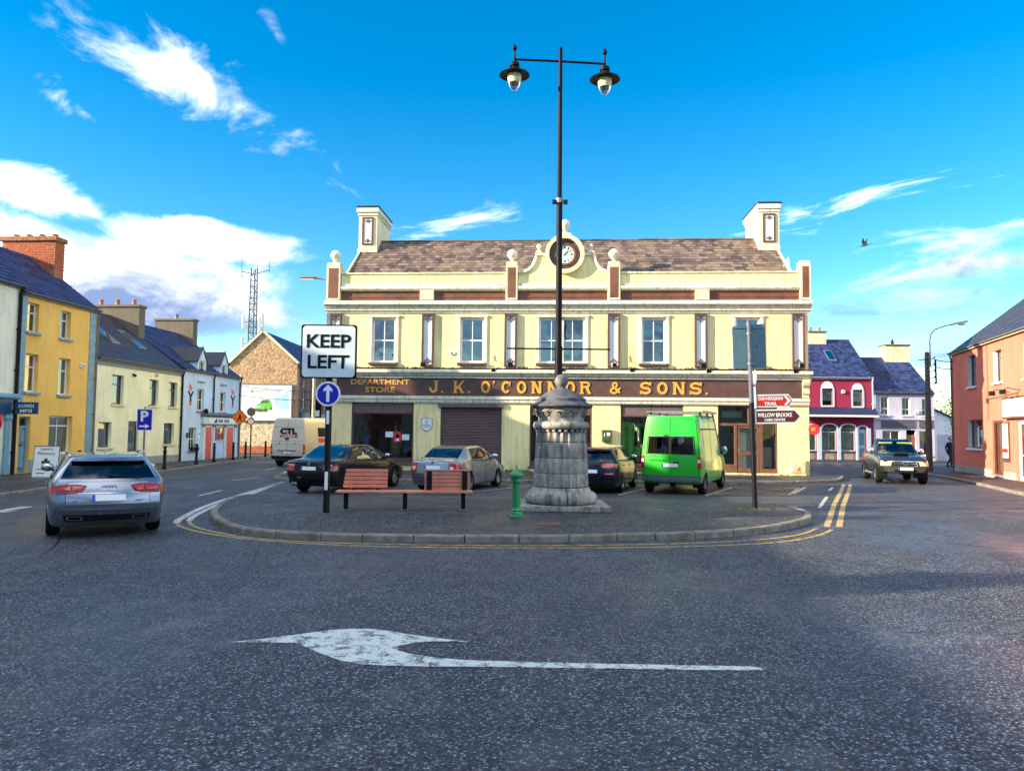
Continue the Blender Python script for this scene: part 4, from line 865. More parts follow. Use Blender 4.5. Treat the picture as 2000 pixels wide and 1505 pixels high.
a, b, c, d = o[5]; dr = box("door", plain("brown_grey_door", (.16, .15, .14), .45, var=.1), hs, a+.16, b-.06, .16, .21, .12, 2.05); m = MB(); m.box(a, a+.155, .1, .24, .1, 2.26); m.box(b-.055, b, .1, .24, .1, 2.26); m.box(a+.16, b-.06, .1, .24, 2.06, 2.26); m.build("door_frame", DGREY, dr); box("door_panel", DGREY, dr, a+.28, b-.18, .150, .1595, .3, .9, .005); box("door_glass", GLASSB, dr, a+.28, b-.18, .150, .1595, 1.2, 1.8)
chimney(rf, W2-.55, W2+.05, 2.3, 5.2, 6.0, 8.62, CHR, CHR, 3, TERRA)
SKL = glass("skylight_glass", (.2, .25, .3), .5)
k = (8.05-5.14)/4.0
for a in (X(8.0), X(10.4)):
    m = MB(); y0, y1 = 1.25, 2.55; z = lambda y: 5.14+k*y+.14
    for (p, q, r, s) in ((a, a+.07, y0, y1), (a+.63, a+.70, y0, y1)): m.add([(p, r, z(r)-.1), (q, r, z(r)-.1), (q, s, z(s)-.1), (p, s, z(s)-.1), (p, r, z(r)+.04), (q, r, z(r)+.04), (q, s, z(s)+.04), (p, s, z(s)+.04)], [(0, 3, 2, 1), (4, 5, 6, 7), (0, 1, 5, 4), (1, 2, 6, 5), (2, 3, 7, 6), (3, 0, 4, 7)])
    for r, s in ((y0, y0+.08), (y1-.08, y1)): m.add([(a+.07, r, z(r)-.1), (a+.63, r, z(r)-.1), (a+.63, s, z(s)-.1), (a+.07, s, z(s)-.1), (a+.07, r, z(r)+.035), (a+.63, r, z(r)+.035), (a+.63, s, z(s)+.035), (a+.07, s, z(s)+.035)], [(0, 3, 2, 1), (4, 5, 6, 7), (0, 1, 5, 4), (1, 2, 6, 5), (2, 3, 7, 6), (3, 0, 4, 7)])
    sk = m.build("skylight", GREYM, rf); MB().quad((a+.07, y0+.08, z(y0+.08)+.02), (a+.63, y0+.08, z(y0+.08)+.02), (a+.63, y1-.08, z(y1-.08)+.02), (a+.07, y1-.08, z(y1-.08)+.02)).build("pane", SKL, sk)
t = thing("alarm_box", "cream alarm box under the eaves of the pale green house", "alarm box", LP(9.95, 0, 4.58), LRZ); MB().box(-.13, .13, -.08, 0, 0, .22).build("case", CREAMT, t, bevel=.02); MB().box(-.08, .08, -.085, -.0805, .05, .12).build("front_panel", GREYP, t)
t = thing("security_camera", "small dark dome camera under the eaves of the pale green house", "camera", LP(7.85, 0, 4.45), LRZ); MB().box(-.05, .05, -.06, 0, .05, .15).build("mount", BLACKP, t); MB().ball((0, -.12, .05), .07, 12, 8).build("dome", BLACKP, t, smooth=True)
downpipe(hs, W2-.04, -.08, .1, 5.0, BLACKP, .055)
# --- pale blue pub
p0 = g0+W2; X = lambda s: s-p0; W3 = 20.1-p0
o = [(X(14.45), X(15.25), 2.96, 4.24), (X(17.32), X(18.08), 2.96, 4.2), (X(13.56), X(14.44), .66, 1.98)]
pub, rf = house("pale_blue_pub", "pale blue pub with two dormers, red doors and black and red torch emblems", LP(p0), LRZ, W3, 8.0, 5.25, 8.0, PBLUE, SLATEN, o, reveal=.2, cat="pub")
for k, (a, b, c, d) in enumerate(o): window(pub, a, b, c, d, plain("pub_sash", (.74, .72, .62), .4, var=.05) if k == 0 else bpy.data.materials["pub_sash"], 2 if k < 2 else 3, (.5,), .12, gl=GLASS, sill=GREYS)
chimney(rf, W3-.6, W3-.02, 3.0, 5.6, 6.2, 8.95, CHR, CHR, 1, LEAD)
for c in (X(14.82), X(17.70)):
    zt, zb, hw = 6.55, 4.66, .50; k = (8.0-5.25)/4.0
    m = MB(); a, b = c-.33, c+.33
    for q, r in ((c-hw, a), (b, c+hw)): m.box(q, r, -.03, .18, 4.95, 5.9)
    m.prism([(c-hw, 5.9), (c+hw, 5.9), (c, zt+.1)], -.03, .18); 
    for x in (c-hw, c+hw-.06): m.prism([(.18, 5.25), (.18, 5.88), (.95, 5.88)], x, x+.06, 'x')
    d = m.build("dormer", PBLUE, pub, recalc=True)
    box("dormer_room", DARK, d, a, b, .35, .40, 4.9, 5.9)
    window(pub, a, b, 4.70, 5.88, bpy.data.materials["pub_sash"], 2, (.5,), .05, gl=GLASS, sill=GREYS, name="dormer_window")
    m = MB(); m.box(a, b, .17, .6, 4.66, 4.7); m.build("dormer_cill_board", GREYS, d)
    m = MB()
    for s in (-1, 1):
        m.add([(c, -.10, zt+.16), (c+s*(hw+.10), -.10, 5.84), (c+s*(hw+.10), .95, 5.84), (c, 1.9, zt+.16), (c, -.10, zt+.10), (c+s*(hw+.10), -.10, 5.78), (c+s*(hw+.10), .95, 5.78), (c, 1.9, zt+.10)], [(0, 1, 2, 3), (4, 7, 6, 5), (0, 4, 5, 1), (1, 5, 6, 2)])
    m.build("dormer_roof", SLATED, d, recalc=True)
    MB().lathe([(.02, 0), (.045, .06), (.02, .12), (.004, .2)], 8, (c, -.05, zt+.15)).build("dormer_finial", GREYS, d, smooth=True)
# pub front: pilasters, fascia, doors
PTRIM = plain("pub_trim_white", (.60, .66, .68), .5, var=.12); SLATEG = plain("slate_grey_trim", (.13, .14, .16), .55, var=.15)
a0, a1 = X(14.98), X(19.85)
box("shopfront_panel", PBLUE, pub, a0, a1, -.06, -.002, .1, 2.14)
fs = box("pub_fascia", PTRIM, pub, a0, a1, -.16, -.003, 2.20, 2.60); moulding("pub_cornice", [(0, 2.602), (-.17, 2.602), (-.22, 2.68), (-.30, 2.72), (-.30, 2.80), (-.24, 2.86), (0, 2.90)], a0-.06, a1+.06, SLATEG, pub); box("pub_architrave", SLATEG, pub, a0, a1, -.14, -.061, 2.14, 2.198)
sb = MB().prism([(X(15.75), 2.25), (X(19.0), 2.25), (X(19.1), 2.33), (X(19.1), 2.50), (X(19.0), 2.56), (X(15.75), 2.56), (X(15.6), 2.50), (X(15.6), 2.33)], -.18, -.161).build("pub_sign_board", PURE, pub, recalc=True)
m = MB(); x = X(16.35); m.box(x, x+.30, -.19, -.181, 2.29, 2.42); m.box(x+.16, x+.36, -.19, -.181, 2.421, 2.47); m.box(x+.18, x+.26, -.19, -.181, 2.471, 2.56); m.build("sign_emblem", SIGNK, sb)
for k, wd_ in enumerate((.20, .14, .18, .14, .0, .18, .16, .18, .14)):
    if wd_: m = MB(); xx = X(16.85)+k*.165; m.box(xx, xx+.06, -.186, -.181, 2.31, 2.50); m.box(xx+.0601, xx+.12, -.186, -.181, 2.31+.03*(k % 2), 2.42+.02*(k % 3)); m.build("blurred_letter", SIGNK, sb)
for x in (X(15.05), X(16.35), X(17.85), X(19.35)):
    p = box("pub_pilaster", PTRIM, pub, x, x+.20, -.14, -.061, .42, 2.02, .01); box("pilaster_base", PTRIM, p, x-.04, x+.24, -.17, -.061, .1, .418, .01); box("pilaster_cap", SLATEG, p, x-.03, x+.23, -.17, -.061, 2.022, 2.138, .01)
for a, b in ((X(15.35), X(16.25)), (X(18.15), X(19.2))):
    d = box("door", RED, pub, a+.08, b-.08, -.085, -.062, .12, 2.02); m = MB(); m.box(a, a+.08, -.10, -.062, .1, 2.08); m.box(b-.08, b, -.10, -.062, .1, 2.08); m.box(a+.08, b-.08, -.10, -.062, 2.022, 2.08); m.build("door_frame", PTRIM, d)
    for z0, z1 in ((.3, .9), (1.1, 1.8)): box("door_panel", RED, d, a+.2, b-.2, -.095, -.0855, z0, z1, .006)
w = MB(); a, b, c, d = X(16.68), X(17.75), 1.25, 2.02; w.box(a, a+.06, -.12, -.061, c, d); w.box(b-.06, b, -.12, -.061, c, d); w.box(a+.06, b-.06, -.12, -.061, c, c+.06); w.box(a+.06, b-.06, -.12, -.061, d-.06, d); w.box(a+.06, b-.06, -.115, -.061, 1.66, 1.72); w.box((a+b)/2-.03, (a+b)/2+.03, -.113, -.061, c+.06, 1.66); w.box((a+b)/2-.03, (a+b)/2+.03, -.113, -.061, 1.72, d-.06)
w = w.build("window", RED, pub); MB().quad((a+.06, -.08, c+.06), (b-.06, -.08, c+.06), (b-.06, -.08, d-.06), (a+.06, -.08, d-.06)).build("pane", GLASSB, w); box("blind", BLIND, w, a+.06, b-.06, -.072, -.065, c+.06, d-.06)
for cx_ in (X(13.65), X(19.12)):
    m = MB(); z = 3.25; m.prism([(cx_-.10, z+.22), (cx_+.10, z+.22), (cx_+.07, z+.45), (cx_+.34, z+.80), (cx_+.20, z+.80), (cx_, z+.56), (cx_-.20, z+.80), (cx_-.34, z+.80), (cx_-.07, z+.45)], -.02, -.001); e = m.build("torch_emblem", SIGNK, pub, recalc=True)
    box("emblem_foot", RED, e, cx_-.12, cx_+.12, -.019, -.001, z, z+.215)
    m = MB(); m.prism([(cx_-.12, z+.84), (cx_+.10, z+.84), (cx_+.22, z+.98), (cx_+.10, z+1.06), (cx_-.02, z+1.16), (cx_-.30, z+1.20), (cx_-.12, z+1.08), (cx_-.28, z+1.04), (cx_-.10, z+.96), (cx_-.22, z+.90)], -.019, -.001); m.build("emblem_flame", RED, e, recalc=True)
    MB().prism([(cx_-.09, z+.82), (cx_+.09, z+.82), (cx_, z+.68)], -.019, -.0205+.0195).build("emblem_collar", PURE, e, recalc=True)
downpipe(pub, X(16.35), -.08, 2.9, 5.1, BLACKP); downpipe(pub, X(20.0), -.08, .1, 5.1, BLACKP)
t = thing("window_box", "black window box with flowers on the pub ground floor sill", "planter", LP(14.0, -.16, .66), LRZ); MB().box(-.4, .4, -.10, .08, 0, .2).build("trough", BLACKP, t, bevel=.015)
m = MB(); GREENL = plain("leaf_green", (.05, .10, .02), .6, var=.5, vs=8)
for k in range(90):
    x, y, z = random.uniform(-.38, .38), random.uniform(-.1, .08), random.uniform(.18, .36); a = random.uniform(0, 6.3); d = random.uniform(.03, .05); m.add([(x, y, z), (x+d*cos(a), y+d*sin(a), z+d*.6), (x+d*.3*cos(a+1), y, z+d)], [(0, 1, 2)])
tag(m.build("foliage", GREENL, t), kind="stuff")
for s, lb in ((15.05, "black lantern at the start of the pub cornice above the first red door"), (19.9, "black lantern at the far end of the pub cornice by the diamond sign")):
    t = thing("wall_lantern", lb, "lantern", LP(s, -.2, 2.95), LRZ); MB().tube([(0, .2, .0), (0, .02, .06), (0, -.04, .0)], .018, 6).build("arm", BLACKM, t); MB().lathe([(.02, .14), (.13, .06), (.15, .0), (.11, -.16), (.05, -.2)], 8, (0, -.06, .02)).build("lamp_head", BLACKM, t)
t = thing("wall_notice", "small white and blue notice beside the pub window", "notice", LP(14.78, -.01, 1.35), LRZ); MB().box(-.13, .13, -.015, 0, 0, .5).build("sheet", PURE, t); MB().prism([(-.08, .2), (.08, .2), (0, .38)], -.019, -.0155).build("blue_mark", TEALD, t, recalc=True)
t = thing("wall_box", "small black wall box beside the pub window", "box", LP(13.38, -.01, 1.42), LRZ); MB().box(-.09, .09, -.08, 0, 0, .26).build("case", BLACKP, t, bevel=.01); MB().box(-.06, .06, -.085, -.0805, .05, .2).build("front_panel", GREYP, t)
# --- pharmacy at the near end, cut by the picture edge
W4 = 6.6; q0 = -.03-W4; X = lambda s: s-q0
o = [(X(-5.6), X(-4.6), 5.6, 6.8), (X(-2.9), X(-1.9), 5.6, 6.8), (X(-5.6), X(-4.6), 3.7, 4.9), (X(-2.9), X(-1.9), 3.7, 4.9), (X(-4.9), X(-1.0), .6, 2.25), (X(-6.2), X(-5.3), .1, 2.25)]
ph, rf = house("pharmacy", "cream pharmacy with teal shopfront beside the ochre house", LP(q0), LRZ, W4, 7.0, 7.45, 10.2, PCREAM, SLATEN, o, reveal=.2, cat="pharmacy", ridge_y=3.0)
for a, b, c, d in o[:4]: window(ph, a, b, c, d, UPVC, 1, (.5,), .14, sill=GREYS)
window(ph, *o[4], TEAL, 2, (.8,), .1, gl=GLASS, name="shop_window"); a, b, c, d = o[5]; box("door", TEALD, ph, a+.03, b-.03, .12, .17, .12, 2.2)
box("shop_fascia", plain("petrol_blue_fascia", (.015, .07, .14), .4, var=.1), ph, X(-6.4), X(-.42), -.14, -.003, 2.40, 2.96); moulding("shop_cornice", [(0, 2.962), (-.15, 2.962), (-.26, 3.04), (-.26, 3.12), (-.18, 3.20), (0, 3.2)], X(-6.5), X(-.12), TEAL, ph)
for x in (X(-6.5), X(-.62)):
    p = box("shop_pilaster", TEAL, ph, x, x+.24, -.10, -.003, .5, 2.2, .01); box("pilaster_base", TEAL, p, x-.04, x+.28, -.14, -.003, .1, .498, .01); box("pilaster_cap", TEAL, p, x-.05, x+.29, -.16, -.003, 2.202, 2.398, .02)
downpipe(ph, X(-.14), -.08, .1, 7.3, BLACKP, .07)
chimney(rf, W4-.7, W4-.1, 2.0, 4.4, 8.8, 10.9, BRICKR, CHR, 3, TERRA)
t = thing("hanging_sign", "petrol blue projecting sign with white lettering on the pharmacy", "sign", LP(-.33, -.05, 2.42), LRZ)
PETROL = bpy.data.materials["petrol_blue_fascia"]; m = MB(); m.box(-.025, .025, -1.10, -.16, 0, .46); f = m.build("sign_board", PETROL, t, bevel=.01)
text("lettering", "A LYNCH", .16, PURE, f, (-.030, -.62, .31), rot=(pi/2, 0, -pi/2), width=.62, height=.13, bold=.02, ext=.003); text("lettering", "MPSI", .16, PURE, f, (-.030, -.62, .12), rot=(pi/2, 0, -pi/2), width=.48, height=.13, bold=.02, ext=.003)
MB().tube([(0, 0, .40), (0, -.2, .40)], .015, 6).tube([(0, 0, .05), (0, -.2, .30)], .012, 6).build("bracket", BLACKM, t)
t = thing("wall_ring_sign", "red ringed round sign on the pharmacy shopfront", "sign", LP(-1.72, -.35, 1.65), LRZ); m = MB()
m.tube([(.0, .40*cos(a), .44+.44*sin(a)) for a in [2*pi*i/24 for i in range(25)]], .05, 8); m.build("red_ring", RED, t, smooth=True); MB().lathe([(.38, -.01), (.38, .01)], 24, (0, 0, .44), axis='x').build("disc", PURE, t); MB().tube([(0, .3, .44), (0, .42, .44)], .02, 6).build("bracket", BLACKM, t)
# --- houses further along the terrace, beyond the picture edge: they shade the square
cur = q0
for k, (Wd, ev, rg, col) in enumerate(((7.0, 7.6, 10.6, PCREAM), (6.4, 7.6, 10.4, PGREEN), (7.4, 7.4, 10.0, ORANGE), (7.0, 7.2, 9.8, PBLUE), (7.0, 7.2, 9.8, PCREAM))):
    cur -= Wd; o = [(Wd*f, Wd*f+1.0, z, z+1.5) for f in (.2, .62) for z in (1.0, 3.7, 5.9)]
    h, rf = house("terrace_house", ("cream", "pale green", "ochre", "pale blue", "ivory")[k] + " terrace house along the left pavement before the pharmacy", LP(cur), LRZ, Wd, 7.0, ev, rg, col, SLATEN, o, slated=False, group="terrace houses along the left pavement")
    for q in o: window(h, *q, UPVC, 1, (.5,), .14, sill=GREYS)
    chimney(rf, Wd-.6, Wd-.05, 2.6, 4.4, rg-1.2, rg+1.0, CHR, CHR, 2, TERRA)
# ------------------------------------------------------------------ stone gable with the advertising board
GX0, GX1, GY = -22.4, -17.05, 60.0
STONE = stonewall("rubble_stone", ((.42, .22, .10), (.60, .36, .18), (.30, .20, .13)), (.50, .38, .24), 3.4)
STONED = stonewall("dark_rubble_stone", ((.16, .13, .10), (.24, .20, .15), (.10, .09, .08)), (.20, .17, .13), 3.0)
PEB = stonewall("pebble_dash_wall", ((.56, .46, .30), (.72, .62, .42), (.40, .32, .20)), (.62, .52, .34), 5.0, .7, 1.0)
gab = thing("stone_gable_building", "rubble stone gable building with slate roof carrying the advertising board", "building", (GX0, GY, 0), 0)
GW = GX1-GX0; ap = (2.55, 9.62)
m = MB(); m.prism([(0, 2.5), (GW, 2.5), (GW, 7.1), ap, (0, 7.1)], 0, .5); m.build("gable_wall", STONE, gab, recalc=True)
m = MB(); m.prism([(0, 0), (GW, 0), (GW, 2.5), (0, 2.5)], -.03, .5); m.build("gable_base", PEB, gab, recalc=True)
# side wall along the street with window openings
SWN = [(.9+2.9*i, 1.9+2.9*i) for i in range(7)]
SWm = wall_mesh(21.0, 7.1, [(a, b, z, z+1.5) for a, b in SWN for z in (3.6, 5.4)] + [(1.2, 4.2, .6, 2.4), (6.2, 9.4, .6, 2.4)], 1.0, 0, .2)
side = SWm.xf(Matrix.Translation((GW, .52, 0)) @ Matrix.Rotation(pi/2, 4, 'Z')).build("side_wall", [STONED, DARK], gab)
BRK = plain("red_brick_dressing", (.28, .075, .05), .9, var=.35, vs=8, bump=.4)
SF = Matrix.Translation((GW, .52, 0)) @ Matrix.Rotation(pi/2, 4, 'Z')
for a, b in SWN:
    for z in (3.6, 5.4):
        f = MB(); f.box(a, a+.06, .1, .15, z, z+1.5); f.box(b-.06, b, .1, .15, z, z+1.5); f.box(a+.06, b-.06, .1, .15, z, z+.06); f.box(a+.06, b-.06, .1, .15, z+.72, z+.78); f.box(a+.06, b-.06, .1, .15, z+1.44, z+1.5)
        w = f.xf(SF).build("window", UPVC, gab); p = MB(); p.quad((a+.06, .13, z+.06), (b-.06, .13, z+.06), (b-.06, .13, z+1.44), (a+.06, .13, z+1.44)); p.xf(SF).build("pane", GLASSB, w)
        f = MB(); f.box(a-.2, a-.002, -.03, -.001, z-.05, z+1.7); f.box(b+.002, b+.2, -.03, -.001, z-.05, z+1.7); f.box(a-.001, b+.001, -.03, -.001, z+1.502, z+1.7); f.xf(SF).build("brick_surround", BRK, w)
PET = bpy.data.materials["petrol_blue_fascia"]
f = MB(); f.box(.3, 10.2, -.18, -.003, 2.6, 3.3); f.xf(SF).build("shop_fascia", PET, gab); f = MB(); f.box(.3, 10.2, -.1, -.003, .1, .58); f.xf(SF).build("stall_riser", PET, gab)
m = MB(); hw = GW; ry = ap[0]
m.add([(-.25, -.12, 6.95), (ry, -.12, ap[1]+.12), (ry, 21.6, ap[1]+.12), (-.25, 21.6, 6.95)], [(0, 1, 2, 3)]); m.add([(ry, -.12, ap[1]+.12), (GW+.25, -.12, 6.9), (GW+.25, 21.6, 6.9), (ry, 21.6, ap[1]+.12)], [(0, 1, 2, 3)]); m.add([(-.25, -.12, 6.85), (ry, -.12, ap[1]+.02), (GW+.25, -.12, 6.80), (GW+.25, -.12, 6.9), (ry, -.12, ap[1]+.12), (-.25, -.12, 6.95)], [(0, 1, 4, 5), (1, 2, 3, 4)])
roofg = m.build("roof", SLATEN, gab)
R = MB(); 
for s in (1,):
    L_ = math.hypot(GW+.25-ry, ap[1]+.12-6.9); uy = (GW+.25-ry)/L_; uz = (6.9-ap[1]-.12)/L_; n = int(L_/.26)
    for i in range(n):
        for k in range(int(21.6/.27)):
            y = -.12+k*.27+(.13 if i % 2 else 0); t0 = L_-i*.26; t1 = max(0, t0-.29); h = .02+random.uniform(0, .006)
            P = lambda t, yy, hh: (ry+uy*t-uz*hh*0, yy, ap[1]+.12+uz*t+hh)
            R.add([P(t0, y+.004, h), P(t0, y+.262, h), P(t1, y+.262, h-.012), P(t1, y+.004, h-.012)], [(0, 1, 2, 3)])
tag(R.build("slate_courses", SLATEN, roofg), kind="stuff")
for a, b in (((-.02, 7.1), ap), (ap, (GW+.02, 7.1))):
    dx, dz = b[0]-a[0], b[1]-a[1]; L_ = math.hypot(dx, dz); nx, nz = -dz/L_*.16, dx/L_*.16
    MB().prism([a, b, (b[0]+nx, b[1]+nz), (a[0]+nx, a[1]+nz)], -.14, .3).build("verge_coping", CREAMT, gab, recalc=True)
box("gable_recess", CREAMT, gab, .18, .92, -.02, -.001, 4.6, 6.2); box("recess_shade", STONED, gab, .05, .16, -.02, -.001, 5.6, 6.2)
box("brick_course", BRICKO, gab, .3, GW+.0, -.06, -.031, .1, .34)
bb = thing("billboard", "large white advertising board with a green car on the stone gable", "billboard", (GX0+.95, GY-.10, 2.62), 0)
MB().box(0, 4.02, -.06, .06, 0, 2.80).build("board", PURE, bb); m = MB(); m.box(-.08, -.002, -.09, .06, -.08, 2.88); m.box(4.022, 4.10, -.09, .06, -.08, 2.88); m.box(-.001, 4.021, -.09, .06, -.08, -.002); m.box(-.001, 4.021, -.09, .06, 2.802, 2.88); m.build("frame", GREYM, bb)
SKYP = plain("poster_pale_blue", (.42, .72, .80), .6, var=.3, vs=1.5); CARG = plain("poster_green", (.10, .55, .06), .6, var=.2, vs=3); CARK = plain("poster_dark", (.10, .09, .06), .6, var=.3); TXT = plain("poster_grey_text", (.32, .42, .42), .6, var=.1)
MB().prism([(2.75, 1.0), (3.82, .85), (3.85, 2.35), (3.3, 2.1), (2.7, 1.9)], -.066, -.0605).build("printed_sky", SKYP, bb, recalc=True)
text("lettering", "MOKKA ELECTRIC", .3, TXT, bb, (2.05, -.064, 2.30), width=2.5, height=.26, bold=.006, ext=.002)
b2 = [(1.15, .85), (1.22, 1.18), (1.5, 1.30), (1.72, 1.62), (2.25, 1.68), (2.45, 1.40), (2.52, 1.10), (2.48, .86), (2.2, .78), (1.9, .68), (1.35, .64)]
c = MB().prism(b2, -.070, -.0665).build("printed_car", CARG, bb, recalc=True)
MB().prism([(1.58, 1.32), (1.76, 1.56), (2.2, 1.60), (2.32, 1.38)], -.074, -.0705).build("printed_car_window", CARK, c, recalc=True); MB().prism([(1.15, .72), (1.85, .66), (1.85, .85), (1.18, .92)], -.074, -.0705).build("printed_car_grille", CARK, c, recalc=True); MB().prism([(1.22, 1.0), (1.62, 1.02), (1.62, 1.12), (1.22, 1.10)], -.074, -.0705).build("printed_car_lamp", PURE, c, recalc=True)
MB().lathe([(.16, 0), (.16, -.003)], 16, (2.02, -.0705, .80), axis='y').build("printed_wheel", CARK, c); MB().lathe([(.10, 0), (.10, -.003)], 16, (2.44, -.0705, .92), axis='y').build("printed_wheel", CARK, c)
MB().box(1.5, 2.1, -.064, -.0605, .42, .46).build("printed_line", TXT, bb)
m = MB(); m.box(GX0-.3, GX1-.2, GY-1.6, GY-1.3, .09, .62); tag(m.build("low_wall", BRICKO), "low orange brick wall at the foot of the stone gable", "wall")
# small house with chimney seen behind the pub roof
h, rf = house("slate_roofed_house", "dark slate roofed house glimpsed between the pub and the stone gable", (-25.5, 66, 0), 0, 5.0, 7, 5.6, 8.4, CHR, SLATED, [], slated=False)
chimney(rf, 3.6, 4.5, 3.0, 4.0, 7.6, 9.0, CHR, CHR, 2, LEAD, 'x')

# ------------------------------------------------------------------ maroon and lavender houses beyond the store
MX = 20.6; MAR = stucco("maroon_render", (.32, .018, .065), (.10, .01, .03), .25, .15); LAV = stucco("lavender_render", (.54, .50, .62), (.25, .22, .26), .25, .2); PALEB = plain("powder_blue_trim", (.40, .55, .66), .5, var=.1)
X = lambda wx: wx-MX
o = [(X(23.02), X(23.80), 4.10, 5.34), (X(25.28), X(25.98), 4.06, 5.26)]
arches = [(21.7, 22.55), (22.95, 24.02), (24.35, 25.40), (25.62, 26.22)]
o2 = [(X(a), X(b), .75 if i < 3 else .1, 2.45) for i, (a, b) in enumerate(arches)]
mh, rf = house("maroon_house", "maroon house with arched windows and white arch mouldings", (MX, 56.2, 0), -.02, 6.15, 8, 6.2, 9.4, MAR, SLATEN, o+o2, fascia=UPVC, reveal=.2)
for a, b, c, d in o:
    wd = window(mh, a, b, c, d, LEAD, 1, (.72,), .1, gl=GLASS, sill=PURE, blind=.3); m = MB(); r = (b-a)/2+.06; cx_ = (a+b)/2
    m.prism([(cx_-r*cos(t), d+.04+r*1.15*sin(t)) for t in [pi*i/14 for i in range(15)]], -.05, -.002); m.build("arch_head", PURE, wd, recalc=True); m = MB(); m.box(a-.12, a-.002, -.04, -.002, c, d+.04); m.box(b+.002, b+.12, -.04, -.002, c, d+.04); m.build("window_surround", PALEB, wd)
t = thing("alarm_box", "white alarm box on the upper maroon wall between its arched windows", "alarm box", (24.55, 56.1, 5.0), -.02); MB().box(-.13, .13, -.09, 0, 0, .25).build("case", WHITEP, t, bevel=.02); MB().box(-.06, .06, -.095, -.0905, .08, .16).build("front_panel", GREYP, t)
BRKG = plain("grey_brick", (.30, .28, .25), .9, var=.3, vs=10, bump=.4)
for i, (a, b, c, d) in enumerate(o2):
    cx_ = (a+b)/2; r = (b-a)/2
    if i < 3:
        wd = window(mh, a, b, c, d, PALEB, 2 if i == 1 else 1, (.82,), .1, gl=GLASS, sill=BROWN); box("blind", plain("painted_reflection", (.62, .62, .42), .8, var=.25, vs=2) if i == 0 else bpy.data.materials["painted_reflection"], wd, a, b, .3, .31, c, d)  # cream sheet is a reflection painted in behind the glass, no real blind
        bk = MB().box(0, .21, -.02, 0, 0, .062).mesh("brick", BRKG) if i == 0 else bk
        for rr in range(7):
            for k in range(int((b-a)/.225)+1):
                xx = a+k*.225-(.1 if rr % 2 else 0)
                if xx < a-.05 or xx+.21 > b+.03: continue
                q = bpy.data.objects.new("brick", bk); link(q, wd); q.location = (xx, -.003, .14+rr*.072)
    else:
        wd = box("door", PALEB, mh, a+.03, b-.03, .1, .14, .12, d-.05)
        for z0, z1 in ((.3, 1.0), (1.2, 2.1)): box("door_panel", TEALD, wd, a+.12, b-.12, .088, .0995, z0, z1, .005)
    m = MB(); pts = [(cx_-(r+.10)*cos(t), d+(r+.10)*.55*sin(t)) for t in [pi*k/14 for k in range(15)]]; inn = [(cx_-(r-.02)*cos(t), d+(r-.02)*.55*sin(t)) for t in [pi*k/14 for k in range(15)]]
    for k in range(14): m.prism([pts[k], pts[k+1], inn[k+1], inn[k]], -.10, -.002)
    m.build("arch_moulding", PURE, wd, recalc=True); m = MB(); m.prism(inn, -.03, -.004); m.build("arch_light", plain("arch_glass", (.05, .05, .05), .08, var=.1) if i == 0 else bpy.data.materials["arch_glass"], wd, recalc=True)
for a, b in ((22.58, 22.92), (24.05, 24.32), (25.42, 25.60), (26.24, 26.52)): box("column", PALEB, mh, X(a), X(b), -.10, -.002, .1, 2.44, .015)
m = MB(); m.prism([(-.72, 3.34), (-.72, 3.40), (0, 3.98), (0, 3.90)], -.1, 6.25, 'x'); cp = m.build("canopy", SLATEN, mh, recalc=True); box("canopy_fascia", UPVC, cp, -.1, 6.25, -.74, -.721, 3.26, 3.40)
chimney(rf, 2.75, 4.15, 3.5, 4.5, 8.7, 10.0, CREAMT, CHR, 2, TERRA, 'x')
k = (9.4-6.2)/4
sk = MB(); sk.add([(3.6, 1.6, 6.2+k*1.6+.16), (4.2, 1.6, 6.2+k*1.6+.16), (4.2, 2.7, 6.2+k*2.7+.16), (3.6, 2.7, 6.2+k*2.7+.16), (3.6, 1.6, 6.2+k*1.6), (4.2, 1.6, 6.2+k*1.6), (4.2, 2.7, 6.2+k*2.7), (3.6, 2.7, 6.2+k*2.7)], [(0, 1, 2, 3), (0, 4, 5, 1), (1, 5, 6, 2), (3, 7, 4, 0)]); s2 = sk.build("skylight", GREYM, rf); MB().quad((3.66, 1.68, 6.2+k*1.68+.165), (4.14, 1.68, 6.2+k*1.68+.165), (4.14, 2.62, 6.2+k*2.62+.165), (3.66, 2.62, 6.2+k*2.62+.165)).build("pane", SKL, s2)
downpipe(mh, 6.1, -.1, 3.4, 6.1, UPVC)
MX2 = 26.78; X = lambda wx: wx-MX2
o = [(X(27.32), X(27.92), 3.45, 4.80), (X(28.88), X(29.48), 3.42, 4.74), (X(30.34), X(30.92), 3.40, 4.66), (X(27.4), X(28.7), .9, 2.3), (X(29.15), X(29.85), .1, 2.35), (X(30.1), X(31.0), .5, 2.3)]
lh, rf = house("lavender_house", "lavender two storey house with dark slate roof beyond the pickup truck", (MX2, 56.1, 0), -.02, 4.45, 8, 5.1, 8.0, LAV, SLATEN, o, reveal=.2)
GREENB = plain("green_blind", (.06, .45, .20), .7, var=.1)
for i, (a, b, c, d) in enumerate(o):
    if i == 4: box("door", plain("lavender_house_door", (.24, .09, .045), .5, var=.2), lh, a+.03, b-.03, .12, .17, .12, 2.0); continue
    wd = window(lh, a, b, c, d, UPVC, 2 if i != 5 else 1, (.35,) if i < 3 else (), .1, gl=GLASS, sill=LAV)
    box("blind", GREENB if i < 3 else BLIND, wd, a+.05, (a+b)/2, .22, .225, c+.05 if i == 0 else c+.5, (c+.5) if i == 0 else d-.05)
box("string_course", LAV, lh, 0.01, 4.44, -.10, -.002, 3.10, 3.25); box("shop_board", plain("slate_sign_board", (.10, .085, .10), .6, var=.1), lh, .55, 3.0, -.06, -.002, 2.5, 3.02); box("shop_board", bpy.data.materials["slate_sign_board"], lh, 3.3, 4.35, -.06, -.002, 2.5, 3.02)
